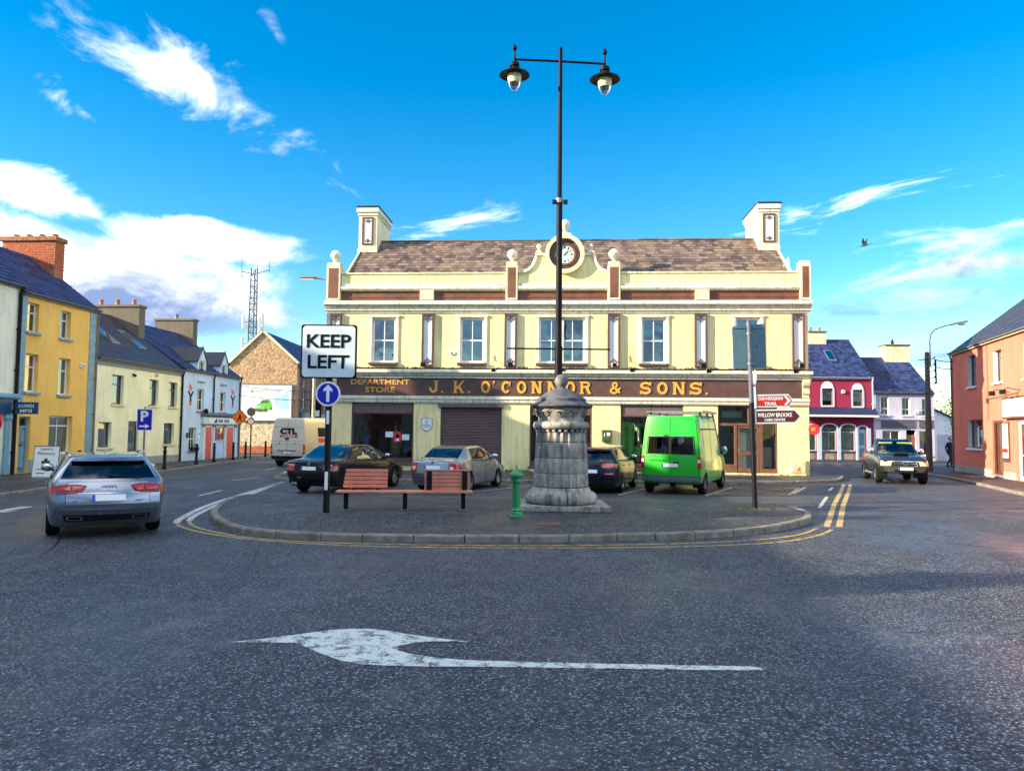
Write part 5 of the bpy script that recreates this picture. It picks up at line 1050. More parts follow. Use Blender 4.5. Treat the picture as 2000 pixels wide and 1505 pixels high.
t = thing("alarm_box", "white alarm box on the lavender wall beside its last upper window", "alarm box", (29.9, 56.0, 3.55), -.02); MB().box(-.15, .15, -.09, 0, 0, .24).build("case", WHITEP, t, bevel=.02); MB().box(-.06, .06, -.095, -.0905, .08, .16).build("front_panel", GREYP, t)
c = chimney(rf, 2.6, 4.5, 3.5, 4.5, 7.2, 9.0, CREAMT, CHR, 0, None, 'x'); MB().lathe([(.16, 0), (.1, .1), (.12, .2), (.02, .5)], 10, (3.4, 4.0, 9.14)).build("cowl", BLACKP, c, smooth=True)
# white gabled annex and trees
an = thing("white_annex", "white gabled annex with lavender side beyond the lavender house", "annex", (31.3, 56.6, 0), 0)
MB().prism([(0, 0), (2.8, 0), (2.8, 2.7), (0, 3.95)], 0, 6).build("gable_wall", PURE, an, recalc=True)
m = MB(); m.add([(-.1, -.15, 4.12), (3.1, -.15, 2.66), (3.1, 6, 2.66), (-.1, 6, 4.12), (-.1, -.15, 4.02), (3.1, -.15, 2.56)], [(0, 1, 2, 3), (0, 4, 5, 1)]); m.build("roof", SLATEN, an); box("lower_wall", LAV, an, .45, 2.79, -.04, -.002, .1, 2.05)
for i in range(7): box("quoin", PURE, an, .05, .42, -.05, -.002, .12+i*.28, .37+i*.28)
def tree(name, label, loc, h, r, seed, n=1500, col=None, group=None):
    rnd = random.Random(seed); t = thing(name, label, "tree", loc, 0, group); m = MB(); TRK = bpy.data.materials.get("bark") or plain("bark", (.08, .055, .035), .9, var=.4, vs=6, bump=.6)
    m.tube([(0, 0, 0), (.05, .02, h*.25), (-.05, .05, h*.5), (.02, 0, h*.85)], [.16*h/6, .13*h/6, .09*h/6, .02], 8)
    tips = []
    for k in range(12):
        a = rnd.uniform(0, 6.28); z0 = rnd.uniform(.25, .7)*h; L = r*rnd.uniform(.5, .95); p = (L*cos(a), L*sin(a), z0+L*rnd.uniform(.3, .9)); m.tube([(0, 0, z0), (p[0]*.5, p[1]*.5, z0+(p[2]-z0)*.4), p], [.05*h/6, .035*h/6, .01], 5); tips.append(p)
    m.build("trunk", TRK, t, smooth=True); m = MB(); cl = [(rnd.uniform(-.75, .75)*r, rnd.uniform(-.75, .75)*r, h*rnd.uniform(.35, .98)) for _ in range(16)]+tips
    for k in range(n):
        c = cl[k % len(cl)]; s = r*.30; x, y, z = rnd.gauss(c[0], s), rnd.gauss(c[1], s), rnd.gauss(c[2], s*.8)
        if z < h*.2: continue
        a, b, d = rnd.uniform(0, 6.28), rnd.uniform(-1, 1), rnd.uniform(.10, .2)*h/6; u = Vector((cos(a)*cos(b), sin(a)*cos(b), sin(b))); v = u.cross(Vector((rnd.uniform(-1, 1), rnd.uniform(-1, 1), rnd.uniform(-1, 1)))).normalized(); p = Vector((x, y, z))
        m.add([p-u*d, p+v*d*.45, p+u*d, p-v*d*.45], [(0, 1, 2, 3)])
    LF = bpy.data.materials.get(col) or slate(col, (.035, .085, .012), (.10, .17, .02), (.14, .19, .03), .6)
    tag(m.build("crown", LF, t), kind="stuff"); return t
tree("garden_tree", "leafy green tree rising behind the white annex", (38.5, 66, 0), 5.0, 2.4, 3, 1800, "leaf_olive")
tree("garden_tree", "bushier green tree beside the coral house roofline", (42.8, 68, 0), 5.2, 2.4, 5, 1800, "leaf_olive")

# ------------------------------------------------------------------ coral house on the right
RX_, RY_ = 23.74, 40.58; RRZ = math.atan2(32.2-40.58, 21.42-23.74)
def RP(s, y=0.0, z=0.0):
    c, q = cos(RRZ), sin(RRZ); return (RX_+s*c-y*q, RY_+s*q+y*c, z)
CORAL = stucco("coral_render", (.76, .19, .125), (.30, .10, .06), .22, .15)
WREV = plain("white_reveal", (.72, .70, .66), .6, var=.1)
o = [(2.35, 3.68, 4.42, 5.98), (6.1, 7.2, 4.40, 5.85), (9.75, 11.0, 4.35, 5.8), (2.15, 4.35, 1.36, 2.76), (5.72, 7.10, .22, 2.66), (8.75, 10.6, .12, 2.62), (12.6, 13.8, 4.35, 5.8), (12.6, 14.2, 1.2, 2.7)]
ch_, rf = house("coral_house", "coral rendered corner house with white sills and brown window frames", RP(-.35), RRZ, 16.0, 8.0, 6.40, 9.6, CORAL, SLATED, [(a+.35, b+.35, c, d) for a, b, c, d in o], reveal=.26)
BRF = plain("brown_frame", (.11, .05, .035), .4, var=.2)
for i, (a, b, c, d) in enumerate(o):
    a += .35; b += .35
    if i in (4, 5): continue
    wd = window(ch_, a+.0, b, c, d, BRF, 2, (.75,), .18, gl=GLASSB, sill=PURE, sillw=.10, blind=.0 if i in (0, 3) else None)
    box("white_reveal", WREV, wd, a, a+.012, .0, .175, c, d); box("white_reveal", WREV, wd, b-.012, b, .0, .175, c, d)
box("plinth", GREYS, ch_, .0, 5.95, -.04, -.002, .0, .42); box("plinth", GREYS, ch_, 7.5, 8.98, -.04, -.002, .0, .42)
for a, b, c, d, nm in ((6.07, 7.45, .22, 2.66, "brown panelled door"),):
    dr = box("door", BRF, ch_, a+.60, b-.05, .10, .15, .24, 2.55); m = MB(); m.box(a, a+.08, .06, .2, .22, 2.66); m.box(b-.05, b, .06, .2, .22, 2.66); m.box(a+.08, b-.05, .06, .2, 2.56, 2.66); m.box(a+.52, a+.60, .06, .2, .22, 2.56); m.build("door_frame", BRF, dr)
    MB().quad((a+.08, .12, .4), (a+.52, .12, .4), (a+.52, .12, 2.5), (a+.08, .12, 2.5)).build("side_light", GLASS, dr)
    for z0, z1 in ((.4, 1.1), (1.3, 2.3)): box("door_panel", RUST, dr, a+.70, b-.15, .088, .0995, z0, z1, .008)
box("door_step", GREYS, ch_, 6.0, 7.6, -.30, -.003, .0, .22, .01)
wd = window(ch_, 9.1, 10.95, .12, 2.62, UPVC, 2, (.42,), .08, gl=GLASS, fw=.14, name="glazed_door"); box("blind", BLIND, wd, 9.2, 10.9, .4, .41, .3, 2.5)
box("notice_case", BRF, ch_, 7.52, 8.30, -.06, -.002, .85, 2.60); box("notice_sheet", PURE, ch_, 7.58, 8.24, -.066, -.0605, 1.02, 2.52); box("notice_strip", RED, ch_, 7.60, 8.20, -.071, -.0665, 1.25, 1.42)
sgn = box("shop_sign", BRF, ch_, 8.05, 13.0, -.20, -.002, 2.72, 3.64); box("sign_face", PURE, sgn, 8.12, 12.9, -.212, -.2005, 2.80, 3.55)
for x in (8.3, 9.6):
    MB().tube([(x, -.02, 3.9), (x, -.5, 4.0), (x, -.62, 3.9)], .02, 6).box(x-.1, x+.1, -.75, -.55, 3.72, 3.92).build("sign_lamp", BLACKP, sgn)
m = MB(); m.tube([(5.7, -.05, 3.68), (7.5, -.07, 3.74), (9.5, -.05, 3.80)], .014, 6).tube([(5.72, -.04, 6.2), (5.7, -.04, 2.7)], .014, 6); m.box(5.6, 5.76, -.10, -.002, 3.50, 3.72); m.build("cable", BRF, ch_)
downpipe(ch_, .10, -.07, .0, 6.3, CHR)
box("cream_gutter_board", CREAMT, ch_, .02, 15.9, -.15, -.132, 6.28, 6.42)  # cream board set over the grey eaves board
# ------------------------------------------------------------------ terrace behind the camera, mirrored in the store windows
cx0 = -34.0
for k, (Wd, ev, rg, col) in enumerate(((8, 6.0, 8.8, PCREAM), (7, 6.8, 9.4, CORAL), (8, 5.6, 8.2, PGREEN), (7.5, 6.2, 9.0, LAV), (8, 6.6, 9.4, ORANGE), (7, 5.8, 8.6, PBLUE), (8, 6.2, 9.0, PCREAM))):
    o = [(Wd*f, Wd*f+1.0, z, z+1.5) for f in (.2, .62) for z in (.9, 3.6)]
    h, rf = house("terrace_house", ("wide cream", "coral", "pale green", "lavender", "ochre", "pale blue", "narrow ivory")[k] + " terrace house across the square facing the department store", (cx0+Wd, -11.0, 0), pi, Wd, 7.0, ev, rg, col, SLATED, o, slated=False, group="terrace houses across the square")
    for q in o: window(h, *q, UPVC, 1, (.5,), .14, sill=GREYS)
    chimney(rf, .1, .7, 2.6, 4.4, rg-1.2, rg+1.0, CHR, CHR, 2, TERRA); cx0 += Wd
# ------------------------------------------------------------------ stone monument, pump, lamp post, bench, signs
MSTONE = NT("monument_stone"); t = MSTONE
c = t.mix(t.ramp(t.noise(3.0, 5, .65), .3, .7), (.15, .15, .15), (.48, .44, .37)); st = t.noise(1.5, 5, .65, t.scale(t.pos, (5, 5, .7)))
c = t.mix(t.ramp(st, .48, .66, 0, .75), c, (.035, .036, .042)); c = t.mix(t.ramp(t.noise(11, 4), .58, .72, 0, .6), c, (.52, .48, .40)); c = t.mix(t.ramp(t.noise(2.1, 4, .6, t.scale(t.pos, (1, 1, 1.7))), .56, .68, 0, .5), c, (.34, .25, .13))
t.bump(t.math('ADD', t.noise(38, 5, .65), t.math('MULTIPLY', t.noise(7, 4), 1.2)), .55, .012); MSTONE = t.set(col=c, rough=.9)
JOINT = plain("dark_mortar", (.03, .03, .028), .95, var=.3)
mo = thing("stone_monument", "squat fluted stone monument with domed cap and ball on the island", "monument", (1.2, 18.35, .118), 0)
MB().box(-1.05, 1.12, -1.0, 1.0, 0, .13).build("plinth", MSTONE, mo, bevel=.03, seg=2)
def half(prof, t0, t1, n=20, gap=.012):
    """one stone of a course: a profile turned through part of a circle"""
    m = MB(); k = len(prof); vs = []
    for i in range(n+1):
        a = t0+gap+(t1-t0-2*gap)*i/n; vs += [(r*cos(a), r*sin(a), z) for r, z in prof]
    fs = [(i*k+q, (i+1)*k+q, (i+1)*k+q+1, i*k+q+1) for i in range(n) for q in range(k-1)]
    fs += [tuple(range(k)), tuple(range(n*k, n*k+k))[::-1]] + [(i*k, i*k+k-1, (i+1)*k+k-1, (i+1)*k)[::-1] for i in range(n)]
    return m.add(vs, fs)
for q in range(3):
    t0 = -pi/2+.12+q*2*pi/3
    half([(.2, .13), (.78, .135), (.84, .17), (.87, .24), (.86, .33), (.80, .40), (.73, .43), (.70, .47), (.68, .52), (.2, .52)], t0, t0+2*pi/3, 24).build("base_stone", MSTONE, mo, smooth=True, recalc=True, ang=50)
MB().lathe([(.60, .14), (.60, .56)], 32).build("base_core", JOINT, mo)
zc = [.535, .855, 1.22, 1.59, 1.83]; R_ = lambda z: .672-.072*(z-.53)/1.35
for i in range(4):
    z0, z1 = zc[i]+.006, zc[i+1]-.006; ns = 3 + i % 2; ph = .55*i
    for q in range(ns):
        t0 = ph+q*2*pi/ns; t1 = t0+2*pi/ns; n = int(84*3/ns); m = MB(); vs = []
        zz = [z0, z0+.012, z1-.012, z1]
        for k in range(n+1):
            a = t0+.010+(t1-t0-.02)*k/n; fl = 1-abs(sin(a*12))
            for j, z in enumerate(zz): r = R_(z)-.048*(1-fl)-(.006 if j in (0, 3) else 0); vs.append((r*cos(a), r*sin(a), z))
            vs += [(.45*cos(a), .45*sin(a), z1), (.45*cos(a), .45*sin(a), z0)]
        fs = [(k*6+j, (k+1)*6+j, (k+1)*6+(j+1) % 6, k*6+(j+1) % 6) for k in range(n) for j in range(6)] + [tuple(range(6)), tuple(range(n*6, n*6+6))[::-1]]
        m.add(vs, fs).build("fluted_stone", MSTONE, mo, smooth=True, recalc=True, ang=28)
MB().lathe([(.56, .5), (.54, 1.9)], 32).build("shaft_core", JOINT, mo)
for k in range(26):
    a = 2*pi*k/26; m = MB(); m.box(.50, .62, -.035, .035, 1.835, 1.885); m.xf(Matrix.Rotation(a, 4, 'Z')); m.build("dentil", MSTONE, mo)
for q in range(3):
    t0 = -pi/2+.25+q*2*pi/3; half([(.3, 1.89), (.60, 1.89), (.655, 1.92), (.68, 1.985), (.655, 2.055), (.60, 2.08), (.3, 2.08)], t0, t0+2*pi/3, 20).build("collar_stone", MSTONE, mo, smooth=True, recalc=True, ang=60)
MB().lathe([(.55, 2.07), (.545, 2.12), (.56, 2.22), (.60, 2.31), (.645, 2.39), (.66, 2.42)], 40).build("carved_neck", MSTONE, mo, smooth=True)
for k in range(10):
    a = 2*pi*k/10+.18; nk = MB()
    if k % 2: nk.tube([(.0, .075*cos(q), .05*sin(q)) for q in [2*pi*i/14 for i in range(15)]], .014, 6); nk.ball((0, 0, 0), .03, 10, 6)
    else: nk.tube([(0, .09*cos(q), .035*sin(q)) for q in [2*pi*i/14 for i in range(15)]], .013, 6); nk.ball((0, 0, 0), .026, 10, 6)
    nk.tube([(.02, -.10, .075), (.035, 0, .10), (.02, .10, .075)], .020, 6); nk.xf(Matrix.Rotation(a, 4, 'Z') @ Matrix.Translation((.592, 0, 2.245)) @ Matrix.Rotation(.35, 4, 'Y')); nk.build("carved_eye", MSTONE, mo, smooth=True)
CAPM = plain("monument_cap_stone", (.075, .08, .095), .85, var=.5, vs=5, bump=.7, bs=30)
for q in range(4):
    t0 = -pi/2+.5+q*pi/2; half([(.25, 2.42), (.70, 2.40), (.755, 2.43), (.76, 2.46), (.60, 2.56), (.585, 2.60), (.25, 2.60)], t0, t0+pi/2, 16).build("cap_stone", CAPM, mo, smooth=True, recalc=True, ang=30)
MB().lathe([(.25, 2.58), (.60, 2.595), (.595, 2.625), (.48, 2.70), (.36, 2.78), (.22, 2.855), (.12, 2.885), (.10, 2.93)], 36).build("dome", CAPM, mo, smooth=True)
MB().ball((0, 0, 3.06), .165, 24, 14).build("ball_finial", plain("dark_stone_ball", (.14, .14, .135), .85, var=.5, vs=6, bump=.6), mo, smooth=True)
m = MB()
for k in range(110):
    a = random.uniform(0, 6.28); r = random.uniform(.98, 1.16); x, y = (1.08*cos(a)/max(abs(cos(a)), abs(sin(a))), 1.0*sin(a)/max(abs(cos(a)), abs(sin(a)))); h = random.uniform(.03, .09); b = random.uniform(0, 6.28); x += random.uniform(-.03, .05); y -= random.uniform(0, .05)
    m.add([(x-.008, y, 0), (x+.008, y, 0), (x+.05*cos(b), y+.05*sin(b), h)], [(0, 1, 2)])
GR = slate("weed_green", (.06, .12, .02), (.14, .20, .04), (.2, .22, .05), .7)
wd = m.build("weeds", GR); wd.location = (1.2, 18.35, .119); tag(wd, "tufts of weeds growing round the monument plinth", "weeds", kind="stuff")
# pump
PG = plain("pump_green", (.006, .22, .06), .3, var=.15, vs=5, coat=.4)
pu = thing("water_pump", "green cast iron street water pump with fluted domed top", "water pump", (.12, 16.32, .118), 0)
MB().lathe([(.155, 0), (.155, .04), (.135, .06), (.135, .10), (.115, .13), (.125, .155), (.105, .19), (.098, .22), (.098, .24)], 24).build("base", PG, pu, smooth=True)
MB().lathe([(.092, .24), (.082, .72), (.105, .745), (.105, .765), (.082, .775), (.078, .83)], 20, rmod=lambda r, z, t: r*(1-.05*abs(sin(4*t)))).build("column", PG, pu, smooth=True)
MB().lathe([(.08, .83), (.125, .845), (.145, .88), (.14, .91), (.11, .965), (.06, 1.005), (.05, 1.02), (.032, 1.05), (.008, 1.13)], 40, rmod=lambda r, z, t: r*(1-(.07*abs(sin(10*t)) if .84 < z < 1.0 else 0))).build("cap", PG, pu, smooth=True)
MB().tube([(-.07, -.02, .80), (-.15, -.04, .80), (-.17, -.045, .765)], .026, 8).tube([(-.12, -.02, .845), (-.12, -.07, .845)], .018, 6).build("spout", GREYM, pu, smooth=True)
# lamp post
LM = plain("lamp_black_paint", (.008, .007, .010), .5, var=.3, vs=5, spec=.12)
lp = thing("lamp_post", "tall black twin lantern lamp post rising behind the stone monument", "lamp post", (1.2, 19.6, .118), 0)
MB().lathe([(.20, 0), (.20, .9), (.14, 1.0), (.115, 1.05), (.10, 3.9), (.10, 4.05), (.085, 4.06), (.078, 7.8), (.078, 7.95), (.062, 8.0), (.052, 11.95), (.055, 11.96), (.055, 12.0), (.02, 12.06)], 20).build("pole", LM, lp, smooth=True)
MB().tube([(-1.24, 0, 11.70), (0, 0, 11.66), (1.20, 0, 11.60)], .032, 8).build("cross_arm", LM, lp, smooth=True)
MB().tube([(-1.34, 0, 3.98), (0, 0, 3.98), (1.34, 0, 3.98)], .022, 8).build("ladder_bar", LM, lp, smooth=True)
MB().lathe([(.10, 0), (.10, .12)], 14, (0, 0, 7.83)).build("clamp_band", GREYM, lp)
for s in (-1, 1): MB().tube([(s*.07, 0, 7.88), (s*.18, -.02, 7.86)], .016, 6).box(s*.15-.04, s*.15+.06, -.08, .02, 7.80, 7.90).build("spotlight", BLACKP, lp)
BULB = NT("lantern_bowl"); BULB = BULB.set(col=BULB.mix(BULB.ramp(BULB.noise(9, 3), .4, .7), (.72, .58, .26), (.80, .74, .55)), rough=.18)
BULBC = glass("lantern_clear_tip", (.75, .85, .95), .2)
for x, dz in ((-1.22, .045), (1.18, -.045)):
    z = 11.60+dz
    l = MB().lathe([(.018, .30), (.03, .06), (.03, -.02), (.05, -.04), (.125, -.05), (.135, -.09), (.13, -.14), (.09, -.16), (.09, -.20), (.17, -.22), (.19, -.26), (.20, -.30), (.40, -.37), (.405, -.385), (.20, -.37), (.14, -.36)], 28, (x, 0, z)).build("lantern_hood", LM, lp, smooth=True, ang=50)
    MB().ball((x, 0, z+.36), .062, 14, 9, 0, (1, 1, 1.2)).lathe([(.03, 0), (.004, .09)], 8, (x, 0, z+.42)).build("lantern_finial", LM, l, smooth=True)
    MB().lathe([(.19, -.372), (.192, -.42), (.18, -.52), (.16, -.60)], 24, (x, 0, z)).build("bowl", BULB, l, smooth=True); MB().lathe([(.16, -.60), (.13, -.69), (.07, -.77), (.01, -.80)], 24, (x, 0, z)).build("bowl_tip", BULBC, l, smooth=True)
# bench
WOOD = plain("bench_red_wood", (.62, .21, .135), .6, var=.2, vs=4, bump=.25, bs=50)
be = thing("bench", "long red slatted bench with two separate backrests on black legs", "bench", (-2.44, 17.62, .118), math.atan2(17.76-17.49, 2.67))
for x in (-1.34, 0, 1.34):
    l = MB().box(x-.05, x+.05, -.06, .06, .02, .385).build("leg", BLACKM, be, bevel=.01); MB().box(x-.09, x+.09, -.09, .09, 0, .019).build("foot_plate", GREYM, l); MB().prism([(-.24, .40), (.24, .40), (.1, .34), (-.1, .34)], x-.03, x+.03, 'x').build("seat_bracket", BLACKM, l, recalc=True)
for k in range(5):
    y = -.24+k*.105
    for x0, x1 in ((-1.56, -.62), (-.615, .42), (.425, 1.55)): MB().box(x0, x1, y, y+.092, .40+random.uniform(0, .003), .442).build("seat_slat", WOOD, be, bevel=.006)
for k in range(5):
    z = .49+k*.088
    MB().box(-1.44+.012*k, -.42, .20+.02*k, .235+.02*k, z, z+.076).build("back_slat", WOOD, be, bevel=.006)
    MB().box(.44, 1.48, -.15-.016*k, -.115-.016*k, z-.02, z+.062).build("back_slat", WOOD, be, bevel=.005)
MB().box(.42, 1.48, -.24, -.16, .915, .94).build("back_slat", WOOD, be, bevel=.005)
for x in (.55, 1.36): MB().box(x-.06, x+.06, -.235, -.222, .47, .90).build("back_strap", BLACKM, be)
for x in (-1.2, -.65): MB().prism([(.24, .44), (.30, .44), (.38, .92), (.33, .92)], x-.04, x+.04, 'x').build("back_strap", BLACKM, be, recalc=True)
# keep left sign
kl = thing("keep_left_sign", "white KEEP LEFT sign above a blue arrow disc on a black post", "road sign", (-4.08, 16.9, .118), RAD(0))
MB().lathe([(.072, 0), (.072, 4.05), (.06, 4.08)], 16).build("post", BLACKM, kl, smooth=True); MB().box(-.035, .035, -.078, -.070, .5, .9).build("sticker", PURE, kl); MB().box(-.03, .03, -.078, -.070, 1.95, 2.25).build("sticker", PURE, kl)
def rrect(x0, x1, z0, z1, r, n=5):
    P = []
    for cx_, cz_, a0 in ((x1-r, z1-r, 0), (x0+r, z1-r, 90), (x0+r, z0+r, 180), (x1-r, z0+r, 270)): P += [(cx_+r*cos(RAD(a0+90*i/n)), cz_+r*sin(RAD(a0+90*i/n))) for i in range(n+1)]
    return P
pl_ = MB().prism(rrect(-.62, .62, 2.96, 4.16, .06), -.135, -.085).build("plate_back", SIGNK, kl, recalc=True); f = MB().prism(rrect(-.585, .585, 2.99, 4.13, .08), -.142, -.1355).build("plate_face", SIGNW, kl, recalc=True)
text("lettering", "KEEP", .5, SIGNK, f, (0, -.146, 3.79), width=.98, height=.30, bold=.022, ext=.003); text("lettering", "LEFT", .5, SIGNK, f, (0.0, -.146, 3.33), width=.92, height=.30, bold=.022, ext=.003)
for z in (3.2, 3.9): MB().box(-.5, .5, -.085, -.07, z-.025, z+.025).build("mounting_rail", GREYM, kl)
def disc(r, y0, y1, z, x=0.0): return MB().lathe([(r, y1), (r, y0)], 36, (x, 0, z), axis='y')
disc(.275, -.11, -.085, 2.62).build("disc_border", PURE, kl); f = disc(.235, -.116, -.1105, 2.62).build("disc_face", SIGNB, kl)
MB().prism([(-.035, 2.44), (.035, 2.44), (.035, 2.70), (.10, 2.66), (.10, 2.72), (0, 2.83), (-.10, 2.72), (-.10, 2.66), (-.035, 2.70)], -.122, -.1165).build("arrow", PURE, f, recalc=True)
# finger post
fp = thing("finger_post", "leaning post with red and brown direction arms and a weathered blank panel", "signpost", (6.0, 18.75, .118), RAD(4)); LEAN = Matrix.Shear if False else None
fp.rotation_euler = (0, RAD(-1.5), RAD(2))
MB().lathe([(.062, 0), (.058, 2.55), (.058, 2.6)], 14).build("post", BLACKM, fp, smooth=True); MB().lathe([(.052, 2.55), (.048, 4.62), (.03, 4.66)], 14).build("upper_post", plain("dull_post_grey", (.085, .10, .125), .65, var=.25, vs=6), fp, smooth=True)
PAN = NT("weathered_blue_panel"); PAN = PAN.set(col=PAN.mix(PAN.ramp(PAN.noise(9, 4, .6), .60, .66), PAN.mix(PAN.ramp(PAN.noise(1.5, 4), .3, .7), (.06, .14, .18), (.11, .20, .25)), (.03, .035, .035)), rough=.6)
pn = MB().prism([(-.40, 3.44), (.43, 3.47), (.43, 4.58), (-.40, 4.50)], .06, .09).build("blank_panel", PAN, fp, recalc=True)
for z in (3.46, 4.46): MB().box(-.38, .41, .045, .0595, z, z+.06).build("panel_rail", PAN, pn)
for z in (3.55, 4.3): MB().lathe([(.066, 0), (.066, .04)], 14, (0, 0, z)).build("clamp_band", GREYM, fp)
fr = plain("arm_red", (.55, .022, .008), .4, var=.08); fb = plain("arm_brown", (.10, .010, .007), .5, var=.1)
def arm(z0, z1, x0, x1, tip, mat, nm, chevron=False):
    mz = (z0+z1)/2; o_ = MB().prism([(x0, z0), (x1, z0), (x1+tip, mz), (x1, z1), (x0, z1)], -.035, .035).build(nm, PURE, fp, recalc=True)
    q = .035; MB().prism([(x0+q, z0+q), (x1-.01, z0+q), (x1+tip-q*1.3, mz), (x1-.01, z1-q), (x0+q, z1-q)], -.041, -.0355).build("arm_face", mat, o_, recalc=True)
    if chevron: MB().prism([(x1-.12, z0+q*1.5), (x1-.05, z0+q*1.5), (x1+.05, mz), (x1-.05, z1-q*1.5), (x1-.12, z1-q*1.5), (x1-.02, mz)], -.046, -.0415).build("chevron", PURE, o_, recalc=True)
    return o_
a1 = arm(2.48, 2.80, .09, .92, .12, fr, "direction_arm", True); text("lettering", "CON HOULIHAN", .14, PURE, a1, (.465, -.045, 2.695), width=.62, height=.085, bold=.02, ext=.003); text("lettering", "TRAIL", .14, PURE, a1, (.465, -.045, 2.57), width=.32, height=.085, bold=.02, ext=.003)
a2 = arm(2.08, 2.43, .07, 1.06, .16, fb, "direction_arm"); text("lettering", "WILLOW BROOKE", .16, PURE, a2, (.56, -.045, 2.29), width=.86, height=.10, bold=.015, ext=.003); text("lettering", "CARE CENTRE", .12, PURE, a2, (.56, -.045, 2.17), width=.52, height=.065, bold=.015, ext=.003)
disc(.19, -.012, .012, 3.22).xf(Matrix.Rotation(RAD(79), 4, 'Z') @ Matrix.Translation((0, -.10, 0))).build("side_disc", PURE, fp)
m = MB(); m.box(.055, .10, -.05, .03, 2.45, 3.0); m.build("mount_strip", PURE, fp)
# parking sign and other left pavement furniture
ps = thing("parking_sign", "blue parking sign with white P and arrow on a grey post", "road sign", (-15.95, 33.0, .1), RAD(0))
MB().lathe([(.04, 0), (.04, 2.75)], 12).build("post", GREYM, ps, smooth=True); MB().prism(rrect(-.32, .36, 1.72, 2.66, .05), -.07, -.045).build("plate_border", PURE, ps, recalc=True); f = MB().prism(rrect(-.29, .33, 1.75, 2.63, .04), -.076, -.0705).build("plate_face", SIGNB, ps, recalc=True)
text("lettering", "P", .6, PURE, f, (.02, -.08, 2.34), width=.34, height=.46, bold=.03, ext=.003); MB().prism([(-.2, 1.87), (.06, 1.87), (.06, 1.80), (.24, 1.905), (.06, 2.01), (.06, 1.94), (-.2, 1.94)], -.082, -.0765).build("arrow", PURE, f, recalc=True)
def bollard(x, y, label, h=1.0):
    b = thing("bollard", label, "bollard", (x, y, .1), 0, "black bollards along the left pavement")
    MB().lathe([(.10, 0), (.10, .12), (.075, .16), (.068, h*.72), (.085, h*.74), (.085, h*.78), (.06, h*.80), (.05, h*.90)], 16).build("shaft", BLACKM, b, smooth=True); MB().lathe([(.05, h*.90), (.075, h*.92), (.075, h*.97), (.03, h)], 16).build("cap", BLACKM, b, smooth=True)
for x, y, lb in ((-14.75, 26.0, "black iron bollard beside the pharmacy sandwich board"), (-15.3, 33.6, "black iron bollard before the pale green house near the parking sign"), (-16.05, 38.8, "black iron bollard by the pub window box"), (-16.25, 41.6, "black iron bollard before the first red pub door"), (-16.3, 44.6, "black iron bollard before the second red pub door"), (-16.35, 46.8, "black iron bollard at the foot of the diamond sign post"), (-16.1, 49.8, "black iron bollard past the pub corner")): bollard(x, y, lb, 1.05)
ds_ = thing("roadworks_sign", "orange diamond pedestrian sign on a grey pole by the pub", "road sign", (-16.35, 45.6, .1), 0)
OR_ = plain("diamond_orange", (.80, .16, .012), .45, var=.12)
MB().lathe([(.045, 0), (.045, 3.0)], 12, (-.0, .06, 0)).build("post", GREYM, ds_, smooth=True); r = .50; MB().prism([(0, 2.52-r), (r, 2.52), (0, 2.52+r), (-r, 2.52)], -.02, .008).build("plate_edge", SIGNK, ds_, recalc=True); r = .46; f = MB().prism([(0, 2.52-r), (r, 2.52), (0, 2.52+r), (-r, 2.52)], -.026, -.0205).build("plate_face", OR_, ds_, recalc=True)
m = MB(); m.ball((.02, -.03, 2.70), .045, 10, 6, 0, (1, .1, 1)); m.prism([(-.05, 2.48), (.06, 2.50), (.07, 2.64), (-.03, 2.65)], -.034, -.0265); m.prism([(-.05, 2.50), (.0, 2.48), (-.08, 2.30), (-.14, 2.32)], -.038, -.0265); m.prism([(.01, 2.48), (.06, 2.50), (.13, 2.32), (.08, 2.30)], -.036, -.0265); m.prism([(.05, 2.62), (.14, 2.54), (.12, 2.51), (.05, 2.57)], -.037, -.0265); m.build("walking_figure", SIGNK, f, recalc=True)
rs = thing("ring_sign", "round red ringed sign on a thin black pole by the stone gable", "road sign", (-15.75, 45.9, .1), 0)
MB().lathe([(.04, 0), (.04, 2.9)], 10).build("post", BLACKM, rs, smooth=True); disc(.26, -.07, -.05, 2.86).build("upper_disc", CHR, rs); disc(.24, -.07, -.05, 2.30).build("ring_disc", PURE, rs); m = MB(); m.tube([(.21*cos(a), -.075, 2.30+.21*sin(a)) for a in [2*pi*i/24 for i in range(25)]], .03, 6); m.build("red_ring", RED, rs, smooth=True)
ab = thing("sandwich_board", "white sandwich board reading Lynch's Pharmacy with a dark green cross", "sandwich board", (-17.15, 28.0, .1), RAD(8))
TILT = Matrix.Rotation(RAD(-9), 4, 'X')
f = MB().prism(rrect(-.42, .42, 0, 1.12, .03), -.02, .02).xf(TILT).build("front_board", PURE, ab, recalc=True); MB().prism(rrect(-.42, .42, 0, 1.12, .03), -.02, .02).xf(Matrix.Translation((0, .36, 0)) @ Matrix.Rotation(RAD(9), 4, 'X')).build("back_board", PURE, ab, recalc=True)
m = MB(); m.box(-.44, -.421, -.03, .03, 0, 1.14); m.box(.421, .44, -.03, .03, 0, 1.14); m.box(-.44, .44, -.03, .03, 1.1205, 1.15); m.xf(TILT); m.build("frame", GREYP, ab)
GRC = plain("cross_green", (.01, .06, .03), .5, var=.05)
m = MB(); m.box(-.055, .055, -.03, -.021, .40, .68); m.box(-.14, -.0551, -.03, -.021, .485, .595); m.box(.0551, .14, -.03, -.021, .485, .595); m.xf(TILT); m.build("cross", GRC, f)
def btext(s, z, w, h):
    o_ = text("lettering", s, .2, GRC, f, TILT @ Vector((0, -.024, z)), rot=(pi/2-RAD(9), 0, 0), width=w, height=h, bold=.006, ext=.003)
btext("Lynch's", 1.02, .40, .12); btext("Pharmacy", .85, .60, .13)
